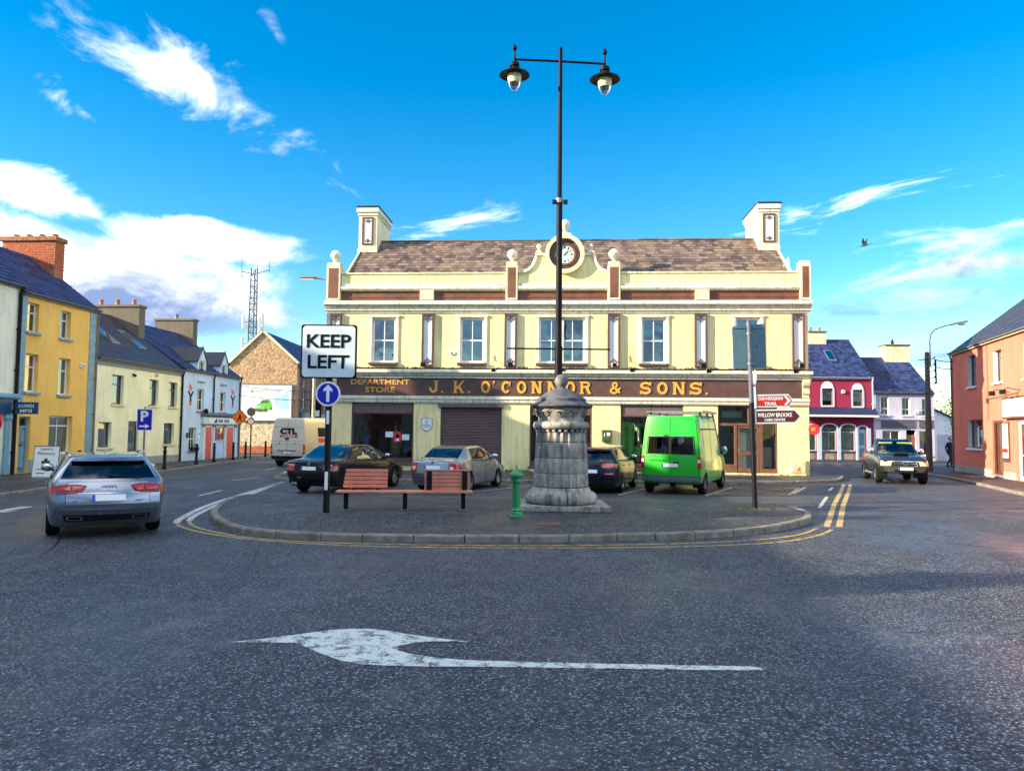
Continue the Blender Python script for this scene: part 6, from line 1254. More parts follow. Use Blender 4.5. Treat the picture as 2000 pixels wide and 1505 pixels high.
m = MB(); m.box(-.30, .20, -.026, -.021, .26, .29); m.box(-.30, .0, -.026, -.021, .12, .15); m.xf(TILT); m.build("small_print", GRC, f)
# telecom mast
MASTM = plain("mast_grey", (.075, .08, .085), .7, var=.2)
ma = thing("telecom_mast", "tall lattice telecom mast with aerials behind the pub", "mast", (-27.6, 80, 0), .2)
m = MB(); B = [(0, .62), (-.54, -.31), (.54, -.31)]; T = lambda z: 1.0-.42*(z/19.0)
for x, y in B: m.tube([(x*T(0), y*T(0), 0), (x*T(19), y*T(19), 19.0)], .06, 6)
m.build("mast_legs", MASTM, ma, smooth=True); m = MB(); z = 0.3; i = 0
while z < 18.6:
    for k in range(3):
        a, b = B[k], B[(k+1) % 3]; z2 = z+.62; p = (a[0]*T(z), a[1]*T(z), z); q = (b[0]*T(z2), b[1]*T(z2), z2); m.tube([p, q] if i % 2 else [(b[0]*T(z), b[1]*T(z), z), (a[0]*T(z2), a[1]*T(z2), z2)], .026, 4)
        m.tube([(a[0]*T(z), a[1]*T(z), z), (b[0]*T(z), b[1]*T(z), z)], .024, 4)
    z += .62; i += 1
tag(m.build("lattice_bracing", MASTM, ma), kind="stuff")
MB().tube([(-1.3, 0, 18.6), (0, 0, 18.4), (1.5, 0, 18.9)], .04, 6).build("top_bar", MASTM, ma)
for x, z0, z1 in ((-1.3, 18.0, 21.0), (1.5, 18.6, 21.4), (.3, 18.8, 22.3)): MB().tube([(x, 0, z0), (x, 0, z1)], .028, 6).build("whip_aerial", MASTM, ma)
for k, (x, y, z) in enumerate(((-.95, -.2, 13.2), (.75, -.4, 13.0), (.95, .3, 13.4), (-1.0, 0, 10.9), (.55, -.5, 10.8), (-.4, .7, 13.1), (1.0, 0, 12.0))):
    p = MB().box(x-.14, x+.14, y-.09, y+.09, z-.8, z+.8).build("panel_aerial", WHITEP, ma, bevel=.03); MB().tube([(x*.4, y*.4, z), (x, y, z)], .03, 5).build("aerial_bracket", GREYM, p)
# utility pole and wires on the right
POLEW = plain("timber_pole", (.085, .072, .06), .85, var=.35, vs=7, bump=.5)
up = thing("utility_pole", "timber utility pole with curved street lamp arm and wires beyond the pickup", "utility pole", (22.1, 40.2, .1), 0)
MB().lathe([(.16, 0), (.155, 1.8), (.125, 4.6), (.11, 6.25), (.07, 6.3)], 14).build("pole", POLEW, up, smooth=True)
MB().tube([(.14, -.05, 5.5), (.14, -.05, 6.9), (.20, -.05, 7.25), (.42, -.05, 7.5), (.75, -.05, 7.63), (1.45, -.05, 7.82)], .032, 8).build("lamp_arm", GREYM, up, smooth=True)
m = MB(); m.box(-.42, .42, -.11, .11, -.06, .06); m.xf(Matrix.Translation((1.75, -.05, 7.88)) @ Matrix.Rotation(RAD(-12), 4, 'Y')); m.build("lamp_head", plain("lamp_cream", (.74, .60, .28), .4, var=.1), up, bevel=.03); m = MB(); m.ball((1.85, -.05, 7.82), .16, 14, 8, 0, (1.3, .6, .55)); m.build("lamp_bowl", WHITELENS, up, smooth=True)
for k in range(5): MB().tube([(.1, 0, 5.9-k*.34), (.38, -.02, 5.95-k*.34)], .018, 5).ball((.38, -.02, 6.0-k*.34), .045, 8, 6).build("insulator_arm", BLACKP, up)
for k in range(9): MB().lathe([(.165, 0), (.165, .03)], 10, (0, 0, 4.2+k*.22)).build("cable_band", GREYM, up)
MB().tube([(.42, -.03, 5.9), (.44, -.03, 4.6)], .05, 6).build("cable_joint", BLACKP, up); MB().tube([(-.5, 0, 5.85), (.1, 0, 5.9)], .02, 5).build("cross_bar", POLEW, up)
def wire(a, b, sag, label, r=.012):
    a, b = Vector(a), Vector(b); P = [a+(b-a)*t-Vector((0, 0, sag*4*t*(1-t))) for t in [i/12 for i in range(13)]]
    tag(MB().tube(P, r, 5).build("overhead_wire", BLACKP), label, "wire", "overhead wires")
wire((22.5, 40.2, 6.0), RP(.05, -.05, 5.95), .06, "upper black cable from the utility pole to the coral house corner", .022); wire((22.5, 40.2, 5.62), RP(.05, -.05, 5.55), .06, "lower black cable from the utility pole to the coral house corner", .022)
for k in range(3): wire((22.5, 40.2, 5.3-.34*k), RP(.05, -.05, 4.95-.36*k), .03, ("top", "middle", "bottom")[k] + " thin grey wire running from the utility pole insulators to the coral wall", .008)
wire((-19.2, 49.6, 4.9), (-14.5, 66, 5.3), .25, "overhead wire crossing before the stone gable above the billboard", .02); wire((-19.2, 49.6, 4.3), (-14.5, 66, 4.6), .3, "lower overhead wire crossing before the stone gable", .018)
pl2 = thing("telegraph_pole", "pale timber telegraph pole by the dark stone side wall behind the delivery van", "utility pole", (-15.3, 58.5, 0), 0); MB().lathe([(.15, 0), (.12, 7.0), (.05, 7.05)], 12).build("pole", plain("pale_timber", (.46, .40, .28), .8, var=.25, vs=6), pl2, smooth=True); MB().box(-.5, .5, -.05, .05, 6.2, 6.3).build("cross_bar", GREYM, pl2)
t = thing("hanging_sign", "black projecting shop sign on the dark stone side wall", "sign", (-16.6, 62.5, 2.9), 0); MB().box(0, .9, -.03, .03, .0, 1.5).build("sign_board", SIGNK, t, bevel=.01); MB().box(.15, .75, -.036, -.0305, .1, .6).build("picture", PURE, t); MB().tube([(-.4, 0, 1.45), (.9, 0, 1.52)], .02, 5).build("bracket", BLACKM, t)
# grass strip along the store foot
m = MB()
for k in range(900):
    x = random.choice((random.uniform(4.0, 12.5), random.uniform(8.2, 9.3), random.uniform(17.5, 21.5))); y = random.uniform(-.10, -.02); h = random.uniform(.03, .11)*(1.4 if 4 < x < 9.3 else .8); b = random.uniform(0, 6.28); p = S(x, y, .119); m.add([(p[0]-.008, p[1], p[2]), (p[0]+.008, p[1], p[2]), (p[0]+.03*cos(b), p[1]+.03*sin(b), p[2]+h)], [(0, 1, 2)])
tag(m.build("weeds", GR), "low weeds along the foot of the department store wall", "weeds", kind="stuff")
m = MB()
for k in range(260):
    r = random.uniform(.07, .42)**1; a = random.uniform(0, 6.28); b = random.uniform(0, 6.28); x, y = 6.0+r*cos(a)*1.2, 18.75+r*sin(a)*.7; h = random.uniform(.01, .04); m.add([(x-.012, y, .119), (x+.012, y, .119), (x+.03*cos(b), y+.03*sin(b), .119+h)], [(0, 1, 2)])
tag(m.build("moss", GR), "mossy patch round the foot of the leaning signpost", "moss", kind="stuff")
# ------------------------------------------------------------------ vehicles: lofted bodies with real glazing
def pchip(xs, ys, x):
    n = len(xs)
    if x <= xs[0]: return ys[0]
    if x >= xs[-1]: return ys[-1]
    h = [xs[i+1]-xs[i] for i in range(n-1)]; d = [(ys[i+1]-ys[i])/h[i] for i in range(n-1)]
    m = [d[0]]+[0.0 if d[i-1]*d[i] <= 0 else 2*d[i-1]*d[i]/(d[i-1]+d[i]) for i in range(1, n-1)]+[d[-1]]
    for i in range(n-1):
        if x <= xs[i+1]:
            t = (x-xs[i])/h[i]; return (2*t**3-3*t*t+1)*ys[i]+(t**3-2*t*t+t)*h[i]*m[i]+(-2*t**3+3*t*t)*ys[i+1]+(t**3-t*t)*h[i]*m[i+1]
class Car:
    """stations run from the rear (0) to the nose; each is 8 points (y, half width, z) from bottom centre over the flank to the roof centre"""
    def __init__(s, root, stations, wheels, wr):
        s.root = root; s.st = stations; s.wheels = wheels; s.wr = wr; s.n = len(stations); s.cache = {}; s.bulge = .10
    def ring(s, u):
        u = min(max(u, 0), s.n-1); k = round(u, 5)
        if k in s.cache: return s.cache[k]
        xs = list(range(s.n)); r = [tuple(pchip(xs, [st[j][c] for st in s.st], u) for c in range(3)) for j in range(8)]; s.cache[k] = r; return r
    def P(s, u, v):
        r = s.ring(u); v = min(max(v, 0), 7); i = min(int(v), 6); t = v-i
        p0 = r[i-1] if i else (r[1][0], -r[1][1], r[1][2]); p1 = r[i]; p2 = r[i+1]; p3 = r[i+2] if i < 6 else (r[6][0], -r[6][1], r[6][2])
        q = []
        for c in range(3):
            m1, m2 = (p2[c]-p0[c])/2*.72, (p3[c]-p1[c])/2*.72; q.append((2*t**3-3*t*t+1)*p1[c]+(t**3-2*t*t+t)*m1+(-2*t**3+3*t*t)*p2[c]+(t**3-t*t)*m2)
        return Vector((max(q[1], 0), q[0], q[2]))
    def N(s, u, v):
        e = .03; a = s.P(min(u+e, s.n-1), v)-s.P(max(u-e, 0), v); b = s.P(u, min(v+e, 7))-s.P(u, max(v-e, 0)); n = a.cross(b)
        if n.length < 1e-9: return Vector((0, 0, 1))
        n.normalize(); c = s.P(u, v)
        if n.dot(Vector((c.x, 0, c.z-.7)))< 0: n = -n
        return n
    def cap(s, end, q, v):
        u = 0 if end < 0 else s.n-1; p = s.P(u, v); return Vector((p.x*q, p.y+end*s.bulge*(1-q*q)*(p.x/.9), p.z))
    def vz(s, u, z):
        lo, hi = 0.5, 7.0
        for _ in range(30):
            m = (lo+hi)/2
            if s.P(u, m).z < z: lo = m
            else: hi = m
        return lo
    def body(s, mat, side=(), top=(), rear=(), front=()):
        us = set(); L = lambda i: max(4, int(abs(s.st[i+1][3][0]-s.st[i][3][0])/.075))
        for i in range(s.n-1):
            for k in range(L(i)+1): us.add(round(i+k/L(i), 4))
        vs = {round(i/5, 4) for i in range(36)}
        for (a, b, c, d) in list(side)+list(top): us |= {a, b}; vs |= {c, d}
        us, vs = sorted(us), sorted(vs); ins = lambda R, u, v: any(a < u < b and c < v < d for a, b, c, d in R)
        V = []; F = []; W = len(vs)
        for u in us:
            for v in vs: p = s.P(u, v); V.append([p.x, p.y, p.z, v])
        keep = []; dead = []
        for i in range(len(us)-1):
            for j in range(W-1):
                cu, cv = (us[i]+us[i+1])/2, (vs[j]+vs[j+1])/2; f = (i*W+j, (i+1)*W+j, (i+1)*W+j+1, i*W+j+1)
                if ins(side, cu, cv) or ins(top, cu, cv): continue
                c = [sum(V[k][a] for k in f)/4 for a in range(3)]
                if cv > .9 and cv < 4.6 and any(math.hypot(c[1]-wy, c[2]-wz) < s.wr*1.13 for wy, wz in s.wheels): dead.append(f); continue
                if cv <= .9 and any(abs(c[1]-wy) < s.wr*1.0 for wy, wz in s.wheels): continue
                keep.append(f)
        dv = {k for f in dead for k in f}; kv = {k for f in keep for k in f}
        for k in dv & kv:
            y, z = V[k][1], V[k][2]; wy, wz = min(s.wheels, key=lambda w: math.hypot(y-w[0], z-w[1])); d = math.hypot(y-wy, z-wz)
            if d > .05 and V[k][3] > 1.2: V[k][1] = wy+(y-wy)/d*s.wr*1.13; V[k][2] = wz+(z-wz)/d*s.wr*1.13
        m = MB(); n = len(V)
        m.add([(v[0], v[1], v[2]) for v in V], keep); m.add([(-v[0], v[1], v[2]) for v in V], [f[::-1] for f in keep])
        for end, holes in ((-1, rear), (1, front)):
            vv = sorted(set(vs) | {q for h in holes for q in h[2:4]}); qs = sorted({i/8 for i in range(-8, 9)} | {e for h in holes for e in h[:2]}); k = len(qs); A = [tuple(s.cap(end, q, v)) for v in vv for q in qs]
            m.add(A, [(i*k+j, i*k+j+1, (i+1)*k+j+1, (i+1)*k+j) for i in range(len(vv)-1) for j in range(k-1) if not any(h[0] < (qs[j]+qs[j+1])/2 < h[1] and h[2] < (vv[i]+vv[i+1])/2 < h[3] for h in holes)])
        me = m.mesh("body", mat); bm = bmesh.new(); bm.from_mesh(me); bmesh.ops.remove_doubles(bm, verts=bm.verts, dist=.0008); bmesh.ops.dissolve_degenerate(bm, edges=bm.edges, dist=.0005)
        loose = [v for v in bm.verts if not v.link_faces]; bmesh.ops.delete(bm, geom=loose, context='VERTS')
        bmesh.ops.recalc_face_normals(bm, faces=bm.faces); bm.to_mesh(me); bm.free()
        me.polygons.foreach_set("use_smooth", [True]*len(me.polygons)); me.set_sharp_from_angle(angle=RAD(38)); o = link(bpy.data.objects.new("body", me), s.root)
        # dark wheel wells
        for wy, wz in s.wheels:
            for sd in (-1, 1):
                w = MB(); x1 = max(s.P(u, 2.5).x for u in us)-.035; x0 = x1-.32; nn = 16; P = []
                for x in (x1, x0):
                    for i in range(nn+1): a = -.35+(pi+.7)*i/nn; P.append((sd*x, wy+s.wr*1.14*cos(a), wz+s.wr*1.14*sin(a)))
                w.add(P, [(i, i+1, nn+2+i, nn+1+i) for i in range(nn)]+[tuple(range(nn+1, 2*nn+2))]); w.build("wheel_well", BLACKP, s.root)
        return o
    def patch(s, name, mat, u0, u1, v0, v1, off=.004, sides=(-1, 1), parent=None, nu=8, nv=6, skirt=.012, vtop=None, both=False, recess=False):
        out = []
        for sd in sides:
            m = MB(); V = []; k = nv+1
            for i in range(nu+1):
                u = u0+(u1-u0)*i/nu
                for j in range(k):
                    v = v0+(v1-v0)*j/nv; p = s.P(u, v)+s.N(u, v)*off; V.append((sd*p.x, p.y, p.z))
            F = [(i*k+j, (i+1)*k+j, (i+1)*k+j+1, i*k+j+1) for i in range(nu) for j in range(nv)]; m.add(V, F)
            if skirt:
                B = [i*k for i in range(nu+1)]+[nu*k+j for j in range(1, k)]+[i*k+nv for i in range(nu-1, -1, -1)]+[j for j in range(nv-1, 0, -1)]; S2 = []
                for b in B:
                    i, j = divmod(b, k); u = u0+(u1-u0)*i/nu; v = v0+(v1-v0)*j/nv; p = s.P(u, v)+s.N(u, v)*(off-skirt); S2.append((sd*p.x, p.y, p.z))
                n0 = len(m.v); m.v += S2; L_ = len(B); m.f += [(B[q], B[(q+1) % L_], n0+(q+1) % L_, n0+q) for q in range(L_)]; m.m += [0]*L_
            o = m.build(name, mat, parent or s.root, smooth=True, recalc=True, ang=40); out.append(o)
        return out
    def toppatch(s, name, mat, u0, u1, v0, off=.004, nu=8, nv=10, parent=None):
        """a pane across the car from side to side over ring values v0..7..v0"""
        m = MB(); V = []; k = 2*nv+1
        for i in range(nu+1):
            u = u0+(u1-u0)*i/nu
            for j in range(-nv, nv+1): v = 7-(7-v0)*abs(j)/nv; p = s.P(u, v)+s.N(u, v)*off; V.append((p.x if j > 0 else -p.x, p.y, p.z))
        m.add(V, [(i*k+j, (i+1)*k+j, (i+1)*k+j+1, i*k+j+1) for i in range(nu) for j in range(k-1)]); return m.build(name, mat, parent or s.root, smooth=True, recalc=True)
    def cappatch(s, name, mat, end, q0, q1, v0, v1, off=.006, nq=8, nv=6, parent=None, skirt=.012, slope=0.0):
        m = MB(); V = []; k = nv+1
        for o_ in (off, off-skirt):
            for i in range(nq+1):
                for j in range(k):
                    q = q0+(q1-q0)*i/nq; v = v0+(v1-v0)*j/nv + slope*(i/nq); p = s.cap(end, q, v); V.append((p.x, p.y+end*o_, p.z))
        N_ = (nq+1)*k; F = [(i*k+j, (i+1)*k+j, (i+1)*k+j+1, i*k+j+1) for i in range(nq) for j in range(nv)]
        B = [i*k for i in range(nq+1)]+[nq*k+j for j in range(1, k)]+[i*k+nv for i in range(nq-1, -1, -1)]+[j for j in range(nv-1, 0, -1)]; L_ = len(B)
        F += [(B[q], B[(q+1) % L_], N_+B[(q+1) % L_], N_+B[q]) for q in range(L_)]; m.add(V, F); return m.build(name, mat, parent or s.root, smooth=True, recalc=True, ang=40)
    def capshape(s, name, mat, end, pts, off=.02, parent=None, skirt=.02):
        """a lamp of any outline laid on the tail or nose: pts are (fraction of half width, height)"""
        u = 0 if end < 0 else s.n-1; A = [s.cap(end, q, s.vz(u, z)) for q, z in pts]; n = len(A); c = sum(A, Vector())/n; m = MB()
        m.add([(p.x, p.y+end*off, p.z) for p in A]+[(p.x, p.y+end*(off-skirt), p.z) for p in A]+[(c.x, c.y+end*(off+.006), c.z)], [(i, (i+1) % n, 2*n) for i in range(n)]+[(i, (i+1) % n, n+(i+1) % n, n+i) for i in range(n)])
        return m.build(name, mat, parent or s.root, recalc=True)
    def zpatch(s, name, mat, end, q0, q1, z0, z1, **kw):
        u = 0 if end < 0 else s.n-1; return s.cappatch(name, mat, end, q0, q1, s.vz(u, z0), s.vz(u, z1), **kw)
    def wheel(s, x, y, z, r, w=.22, spokes=10, rimmat=None, steel=False):
        sd = 1 if x > 0 else -1; rimmat = rimmat or ALLOY
        e = bpy.data.objects.new("wheel", None); link(e, s.root); e.location = (x, y, z); e.empty_display_size = .1
        R0 = r*.66; MB().lathe([(R0, -w/2), (r*.90, -w/2), (r*.985, -w*.36), (r, -w*.2), (r, w*.2), (r*.985, w*.36), (r*.90, w/2), (R0, w/2), (R0*.97, w*.3), (R0*.97, -w*.3)], 36, axis='x').build("tyre", RUBBER, e, smooth=True, ang=30)
        m = MB(); f = sd*w*.40
        m.lathe([(R0*.98, -w*.4), (R0*.98, w*.4), (R0*.90, w*.42), (R0*.88, w*.2), (R0*.88, -w*.4)], 32, axis='x')
        if steel: m.lathe([(R0*.9, sd*w*.15), (R0*.6, sd*w*.30), (R0*.25, sd*w*.22), (.01, sd*w*.30)], 24, axis='x')
        else:
            for k in range(spokes):
                a = 2*pi*k/spokes; d = .028*r/.32; q = MB(); q.add([(f-sd*.03, -d, .05), (f-sd*.03, d, .05), (f-sd*.005, d*.8, R0*.94), (f-sd*.005, -d*.8, R0*.94), (f-sd*.07, -d, .05), (f-sd*.07, d, .05), (f-sd*.06, d*.8, R0*.94), (f-sd*.06, -d*.8, R0*.94)], [(0, 1, 2, 3), (0, 3, 7, 4), (1, 5, 6, 2), (4, 7, 6, 5)]); q.xf(Matrix.Rotation(a, 4, 'X')); m.add(q.v, q.f)
            m.lathe([(.055, f-sd*.06), (.055, f-sd*.02), (.02, f-sd*.01)], 16, axis='x')
        m.build("rim", rimmat, e, smooth=True, recalc=True, ang=30)
        MB().lathe([(R0*.86, f-sd*.09), (R0*.86, f-sd*.10)], 24, axis='x').build("brake_disc", BLACKP, e)
    def plate(s, end, z, w=.52, h=.11, off=.012):
        u = 0 if end < 0 else s.n-1; v = s.vz(u, z); p = s.cap(end, 0, v); p2 = s.cap(end, 0, s.vz(u, z+.1)); tilt = math.atan2((p2.y-p.y)*-end, p2.z-p.z)
        M4 = Matrix.Translation((0, p.y+end*off, p.z)) @ Matrix.Rotation(-end*tilt*(-1), 4, 'X')
        o = MB().box(-w/2, w/2, -.006, .006, -h/2, h/2).xf(M4).build("number_plate", PLATEW, s.root); x = -w/2 if end < 0 else w/2
        x0, x1 = (-w/2, -w/2+.05) if end < 0 else (w/2-.05, w/2); MB().box(x0, x1, -.009 if end < 0 else .0065, -.0065 if end < 0 else .009, -h/2, h/2).xf(M4).build("country_band", PLATEB, o)
    def mirrors(s, u, v, mat, size=(.12, .10, .16)):
        for sd in (-1, 1):
            p = s.P(u, v); m = MB(); c = (sd*(p.x+.11), p.y, p.z+.07); m.ball(c, 1.0, 14, 9, 0, (size[0], size[1]*.8, size[2]*.55)); m.tube([(sd*(p.x-.02), p.y, p.z), (sd*(p.x+.08), p.y, p.z+.03)], .025, 6); o = m.build("mirror", mat, s.root, smooth=True)
            MB().ball((c[0], c[1]-size[1]*.72, c[2]), 1.0, 12, 7, 0, (size[0]*.8, .02, size[2]*.42)).build("mirror_glass", CHROME, o, smooth=True)
    def floor(s, z=.34, seats=()):
        m = MB(); p = s.P(s.n//2, 3); L0, L1 = s.P(1, 3).y+.2, s.P(s.n-2, 3).y-.2; w = p.x*.88; m.box(-w, w, L0, L1, z, z+.05); m.build("cabin_floor", BLACKP, s.root)
        for x, y in seats:
            q = MB(); q.box(x-.24, x+.24, y-.2, y+.25, z+.05, z+.28); q.box(x-.23, x+.23, y-.32, y-.2, z+.28, z+.80); o = q.build("seat", GREYP, s.root, bevel=.05, seg=2); MB().box(x-.12, x+.12, y-.36, y-.27, z+.82, z+1.0).build("headrest", GREYP, o, bevel=.03, seg=2)
def stn(y, zb, zs, zt, w, wt, ws=None, yt=None, yb=None, y3=None, crown=.03, zm=None, y4=None):
    ws = ws or w*.965; yt = y if yt is None else yt; yb = y if yb is None else yb; y3 = y if y3 is None else y3; y4 = y if y4 is None else y4
    return [(yb, 0, zb), (yb, w*.84, zb), ((yb+y3)/2, w*.97, zb+.13), (y3, w, zm or (zb+(zs-zb)*.58)), (y4, ws, zs), (yt, wt, zt-crown), (yt, wt*.62, zt-crown*.25), (yt, 0, zt)]
def seams(car, panels, mat, root_mat, handles=True):
    for (u0, u1, v0, v1) in panels:
        for sd in (-1, 1):
            car.patch("door_gap", BLACKP, u0, u1, v0, v1, .0015, (sd,), nu=10, nv=8, skirt=0); d = car.patch("door", root_mat, u0+.02, u1-.02, v0+.05, v1-.03, .005, (sd,), nu=14, nv=10, skirt=.004)[0]
            if handles:
                p = car.P(u0+.09*(1 if u1 > u0 else -1), v1-.35); MB().tube([(sd*(p.x+.012), p.y-.01, p.z), (sd*(p.x+.035), p.y+.03, p.z), (sd*(p.x+.035), p.y+.14, p.z), (sd*(p.x+.012), p.y+.18, p.z)], .013, 6).build("door_handle", mat, d, smooth=True)
SILVER = carpaint("silver_blue_paint", (.24, .27, .34), .75, .24); SILVERB = carpaint("silver_beige_paint", (.27, .28, .31), .45, .26); BLACKC = carpaint("black_paint", (.008, .008, .011), 0, .18, coat=.35); NAVY = carpaint("dark_navy_paint", (.012, .014, .028), .1, .2, coat=.35); GREENC = carpaint("van_green_paint", (.018, .44, .022), 0, .3); WHITEC = carpaint("van_white_paint", (.66, .62, .54), 0, .35, dirt=.35); PICKC = carpaint("pickup_dark_paint", (.016, .017, .026), .1, .25, dirt=.22, coat=.4)
# --- silver estate leaving the square
def estate(name, label, loc, rz, paint, L=4.93, W=.937, H=1.46, wb=2.91, big=True, dark=CARDARK):
    r = thing(name, label, "car", loc, rz); h = L/2; ra = -wb/2+.02; fa = wb/2+.02
    st = [stn(-h+.04, .30, 1.00, H-.05, W*.88, W*.625, W*.85, yt=-h+.50, yb=-h+.16, y3=-h-.0, y4=-h+.13, zm=.62), stn(-h+.26, .22, 1.01, H-.025, W*.97, W*.645, W*.935, yt=-h+.66), stn(ra, .20, 1.00, H-.005, W, W*.70, yt=ra+.10), stn(-.45, .19, .97, H, W, W*.715, yt=-.40), stn(.45, .19, .95, H-.01, W*.995, W*.71, yt=.02), stn(1.02, .19, .94, H-.05, W*.99, W*.67, yt=.50), stn(1.32, .19, .90, .97, W*.98, W*.78, yt=1.36), stn(fa+.1, .20, .84, .90, W*.975, W*.74), stn(h-.28, .22, .74, .80, W*.92, W*.66), stn(h, .30, .60, .66, W*.72, W*.50)]
    c = Car(r, st, [(ra, .335), (fa, .335)], .335); c.bulge = .16; win = [(1.35, 2.30, 4.22, 4.86), (2.36, 3.46, 4.20, 4.88), (3.56, 4.86, 4.20, 4.88)]; ws = (5.05, 5.97, 5.12, 7.0)
    v0, v1 = c.vz(0, 1.045), c.vz(0, H-.115); c.body(paint, win, [ws], [(-.95, .95, v0, v1)])
    for w in win: c.patch("side_window", dark if w[0] < 3 else CARGLASS, *w, off=.001, skirt=0)
    c.patch("window_trim", CHROME, 1.3, 4.9, 4.90, 4.97, .006, nu=24, nv=1); c.patch("window_trim", BLACKP, 1.3, 4.9, 4.08, 4.17, .005, nu=24, nv=1); c.toppatch("windscreen", CARGLASS, ws[0], ws[1], ws[2], .001)
    rg = c.cappatch("rear_window", dark, -1, -.95, .95, v0, v1, .002, 14, 8, skirt=0); c.zpatch("rear_spoiler", paint, -1, -.96, .96, H-.115, H-.07, off=.10, skirt=.10); c.zpatch("spoiler_lamp", REDLENS, -1, -.2, .2, H-.105, H-.09, off=.106)
    seams(c, [(1.95, 3.3, 1.6, 4.05), (3.34, 5.0, 1.6, 4.05)], paint, paint); c.floor(.30, ((-.38, .35), (.38, .35), (-.38, -.55), (.38, -.55)))
    for sd in (-1, 1): c.wheel(sd*(W-.115), ra, .335, .335); c.wheel(sd*(W-.115), fa, .335, .335)
    c.mirrors(4.9, 4.25, paint); return r, c
r, c = estate("silver_estate_car", "silver estate car driving away on the left with red tail lamps", (-8.35, 15.55, 0), RAD(31), SILVER)
c.zpatch("tailgate_gap", BLACKP, -1, -.80, .80, .60, 1.0, off=.003, skirt=.003); tg = c.zpatch("tailgate", SILVER, -1, -.79, .79, .61, .995, off=.012); c.zpatch("trim_strip", CHROME, -1, -.58, .58, .80, .812, off=.018)
for sd in (-1, 1):
    q0, q1 = (.46, .985) if sd > 0 else (-.985, -.46)
    DR = bpy.data.materials.get("deep_red_lens") or plain("deep_red_lens", (.22, .004, .006), .15, var=.1)
    tl = c.capshape("tail_lamp", DR, -1, [(sd*.99, .795), (sd*1.0, .935), (sd*.80, .955), (sd*.60, .955), (sd*.42, .935), (sd*.455, .875), (sd*.52, .815), (sd*.72, .80)], .022); c.capshape("lamp_glow", REDLENS, -1, [(sd*.96, .845), (sd*.97, .915), (sd*.72, .935), (sd*.72, .85)], .031, tl, .006); c.capshape("lamp_glow", REDLENS, -1, [(sd*.68, .85), (sd*.68, .935), (sd*.47, .92), (sd*.54, .845)], .031, tl, .006)
    c.patch("tail_lamp_side", REDLENS, .02, .62, c.vz(.5, .80), c.vz(.5, .94), .008, (sd,)); c.zpatch("exhaust_trim", CHROME, -1, min(sd*.50, sd*.80), max(sd*.50, sd*.80), .335, .40, off=.02); c.zpatch("exhaust_opening", SIGNK, -1, min(sd*.53, sd*.77), max(sd*.53, sd*.77), .345, .39, off=.024)
    m = MB(); P = [(c.P(1.1+.5*k, 5.0).x*sd, c.P(1.1+.5*k, 5.0).y, c.P(1.1+.5*k, 5.05).z+(.045 if 0 < k < 7 else 0)) for k in range(8)]; m.tube(P, .018, 6); m.build("roof_rail", CHROME, r, smooth=True)
c.zpatch("diffuser", BLACKP, -1, -.86, .86, .315, .425, off=.008); c.zpatch("bumper_crease", SILVER, -1, -.95, .95, .49, .52, off=.02); c.plate(-1, .725, .52, .11, .03)
for k in range(4): m = MB(); m.tube([((-.0825+.055*k)+.036*cos(a), c.cap(-1, 0, c.vz(0, .90)).y-.022, .895+.036*sin(a)) for a in [2*pi*i/20 for i in range(21)]], .006, 5); m.build("badge_ring", CHROME, r, smooth=True)
m = MB(); m.box(-.56, -.48, 0, .004, 0, .02); m.xf(Matrix.Translation((0, c.cap(-1, .6, c.vz(0, .66)).y-.018, .66))); m.build("model_badge", CHROME, r); m = MB(); m.box(.42, .54, 0, .004, 0, .018); m.xf(Matrix.Translation((0, c.cap(-1, .5, c.vz(0, .66)).y-.018, .66))); m.build("model_badge", CHROME, r)
MB().prism([(-.10, 0), (.06, 0), (-.08, .06)], -.012, .012).xf(Matrix.Translation((0, -.9, 1.45)) @ Matrix.Rotation(pi/2, 4, 'Z')).build("roof_aerial", SILVER, r, recalc=True)
MB().tube([(.5, c.cap(-1, .5, c.vz(0, 1.06)).y-.02, 1.06), (0, c.cap(-1, 0, c.vz(0, 1.08)).y-.02, 1.08)], .012, 5).build("rear_wiper", BLACKP, r)
# --- dark estate parked beyond the monument
r, c = estate("dark_estate_car", "dark navy estate car parked between the monument and the green van", (3.2, 26.3, 0), RAD(-18), NAVY, 4.6, .90, 1.47, 2.65, dark=CARGLASS)
for sd in (-1, 1):
    c.zpatch("tail_lamp", REDLENS, -1, min(sd*.5, sd*.985), max(sd*.5, sd*.985), .84, .97, off=.02); c.patch("tail_lamp_side", REDLENS, .02, .8, c.vz(.5, .84), c.vz(.5, .96), .008, (sd,)); c.zpatch("bumper_reflector", REDLENS, -1, min(sd*.62, sd*.95), max(sd*.62, sd*.95), .62, .67, off=.02)
    m = MB(); P = [(c.P(1.1+.5*k, 5.0).x*sd, c.P(1.1+.5*k, 5.0).y, c.P(1.1+.5*k, 5.05).z+(.045 if 0 < k < 7 else 0)) for k in range(8)]; m.tube(P, .018, 6); m.build("roof_rail", CHROME, r, smooth=True)
c.plate(-1, .72)
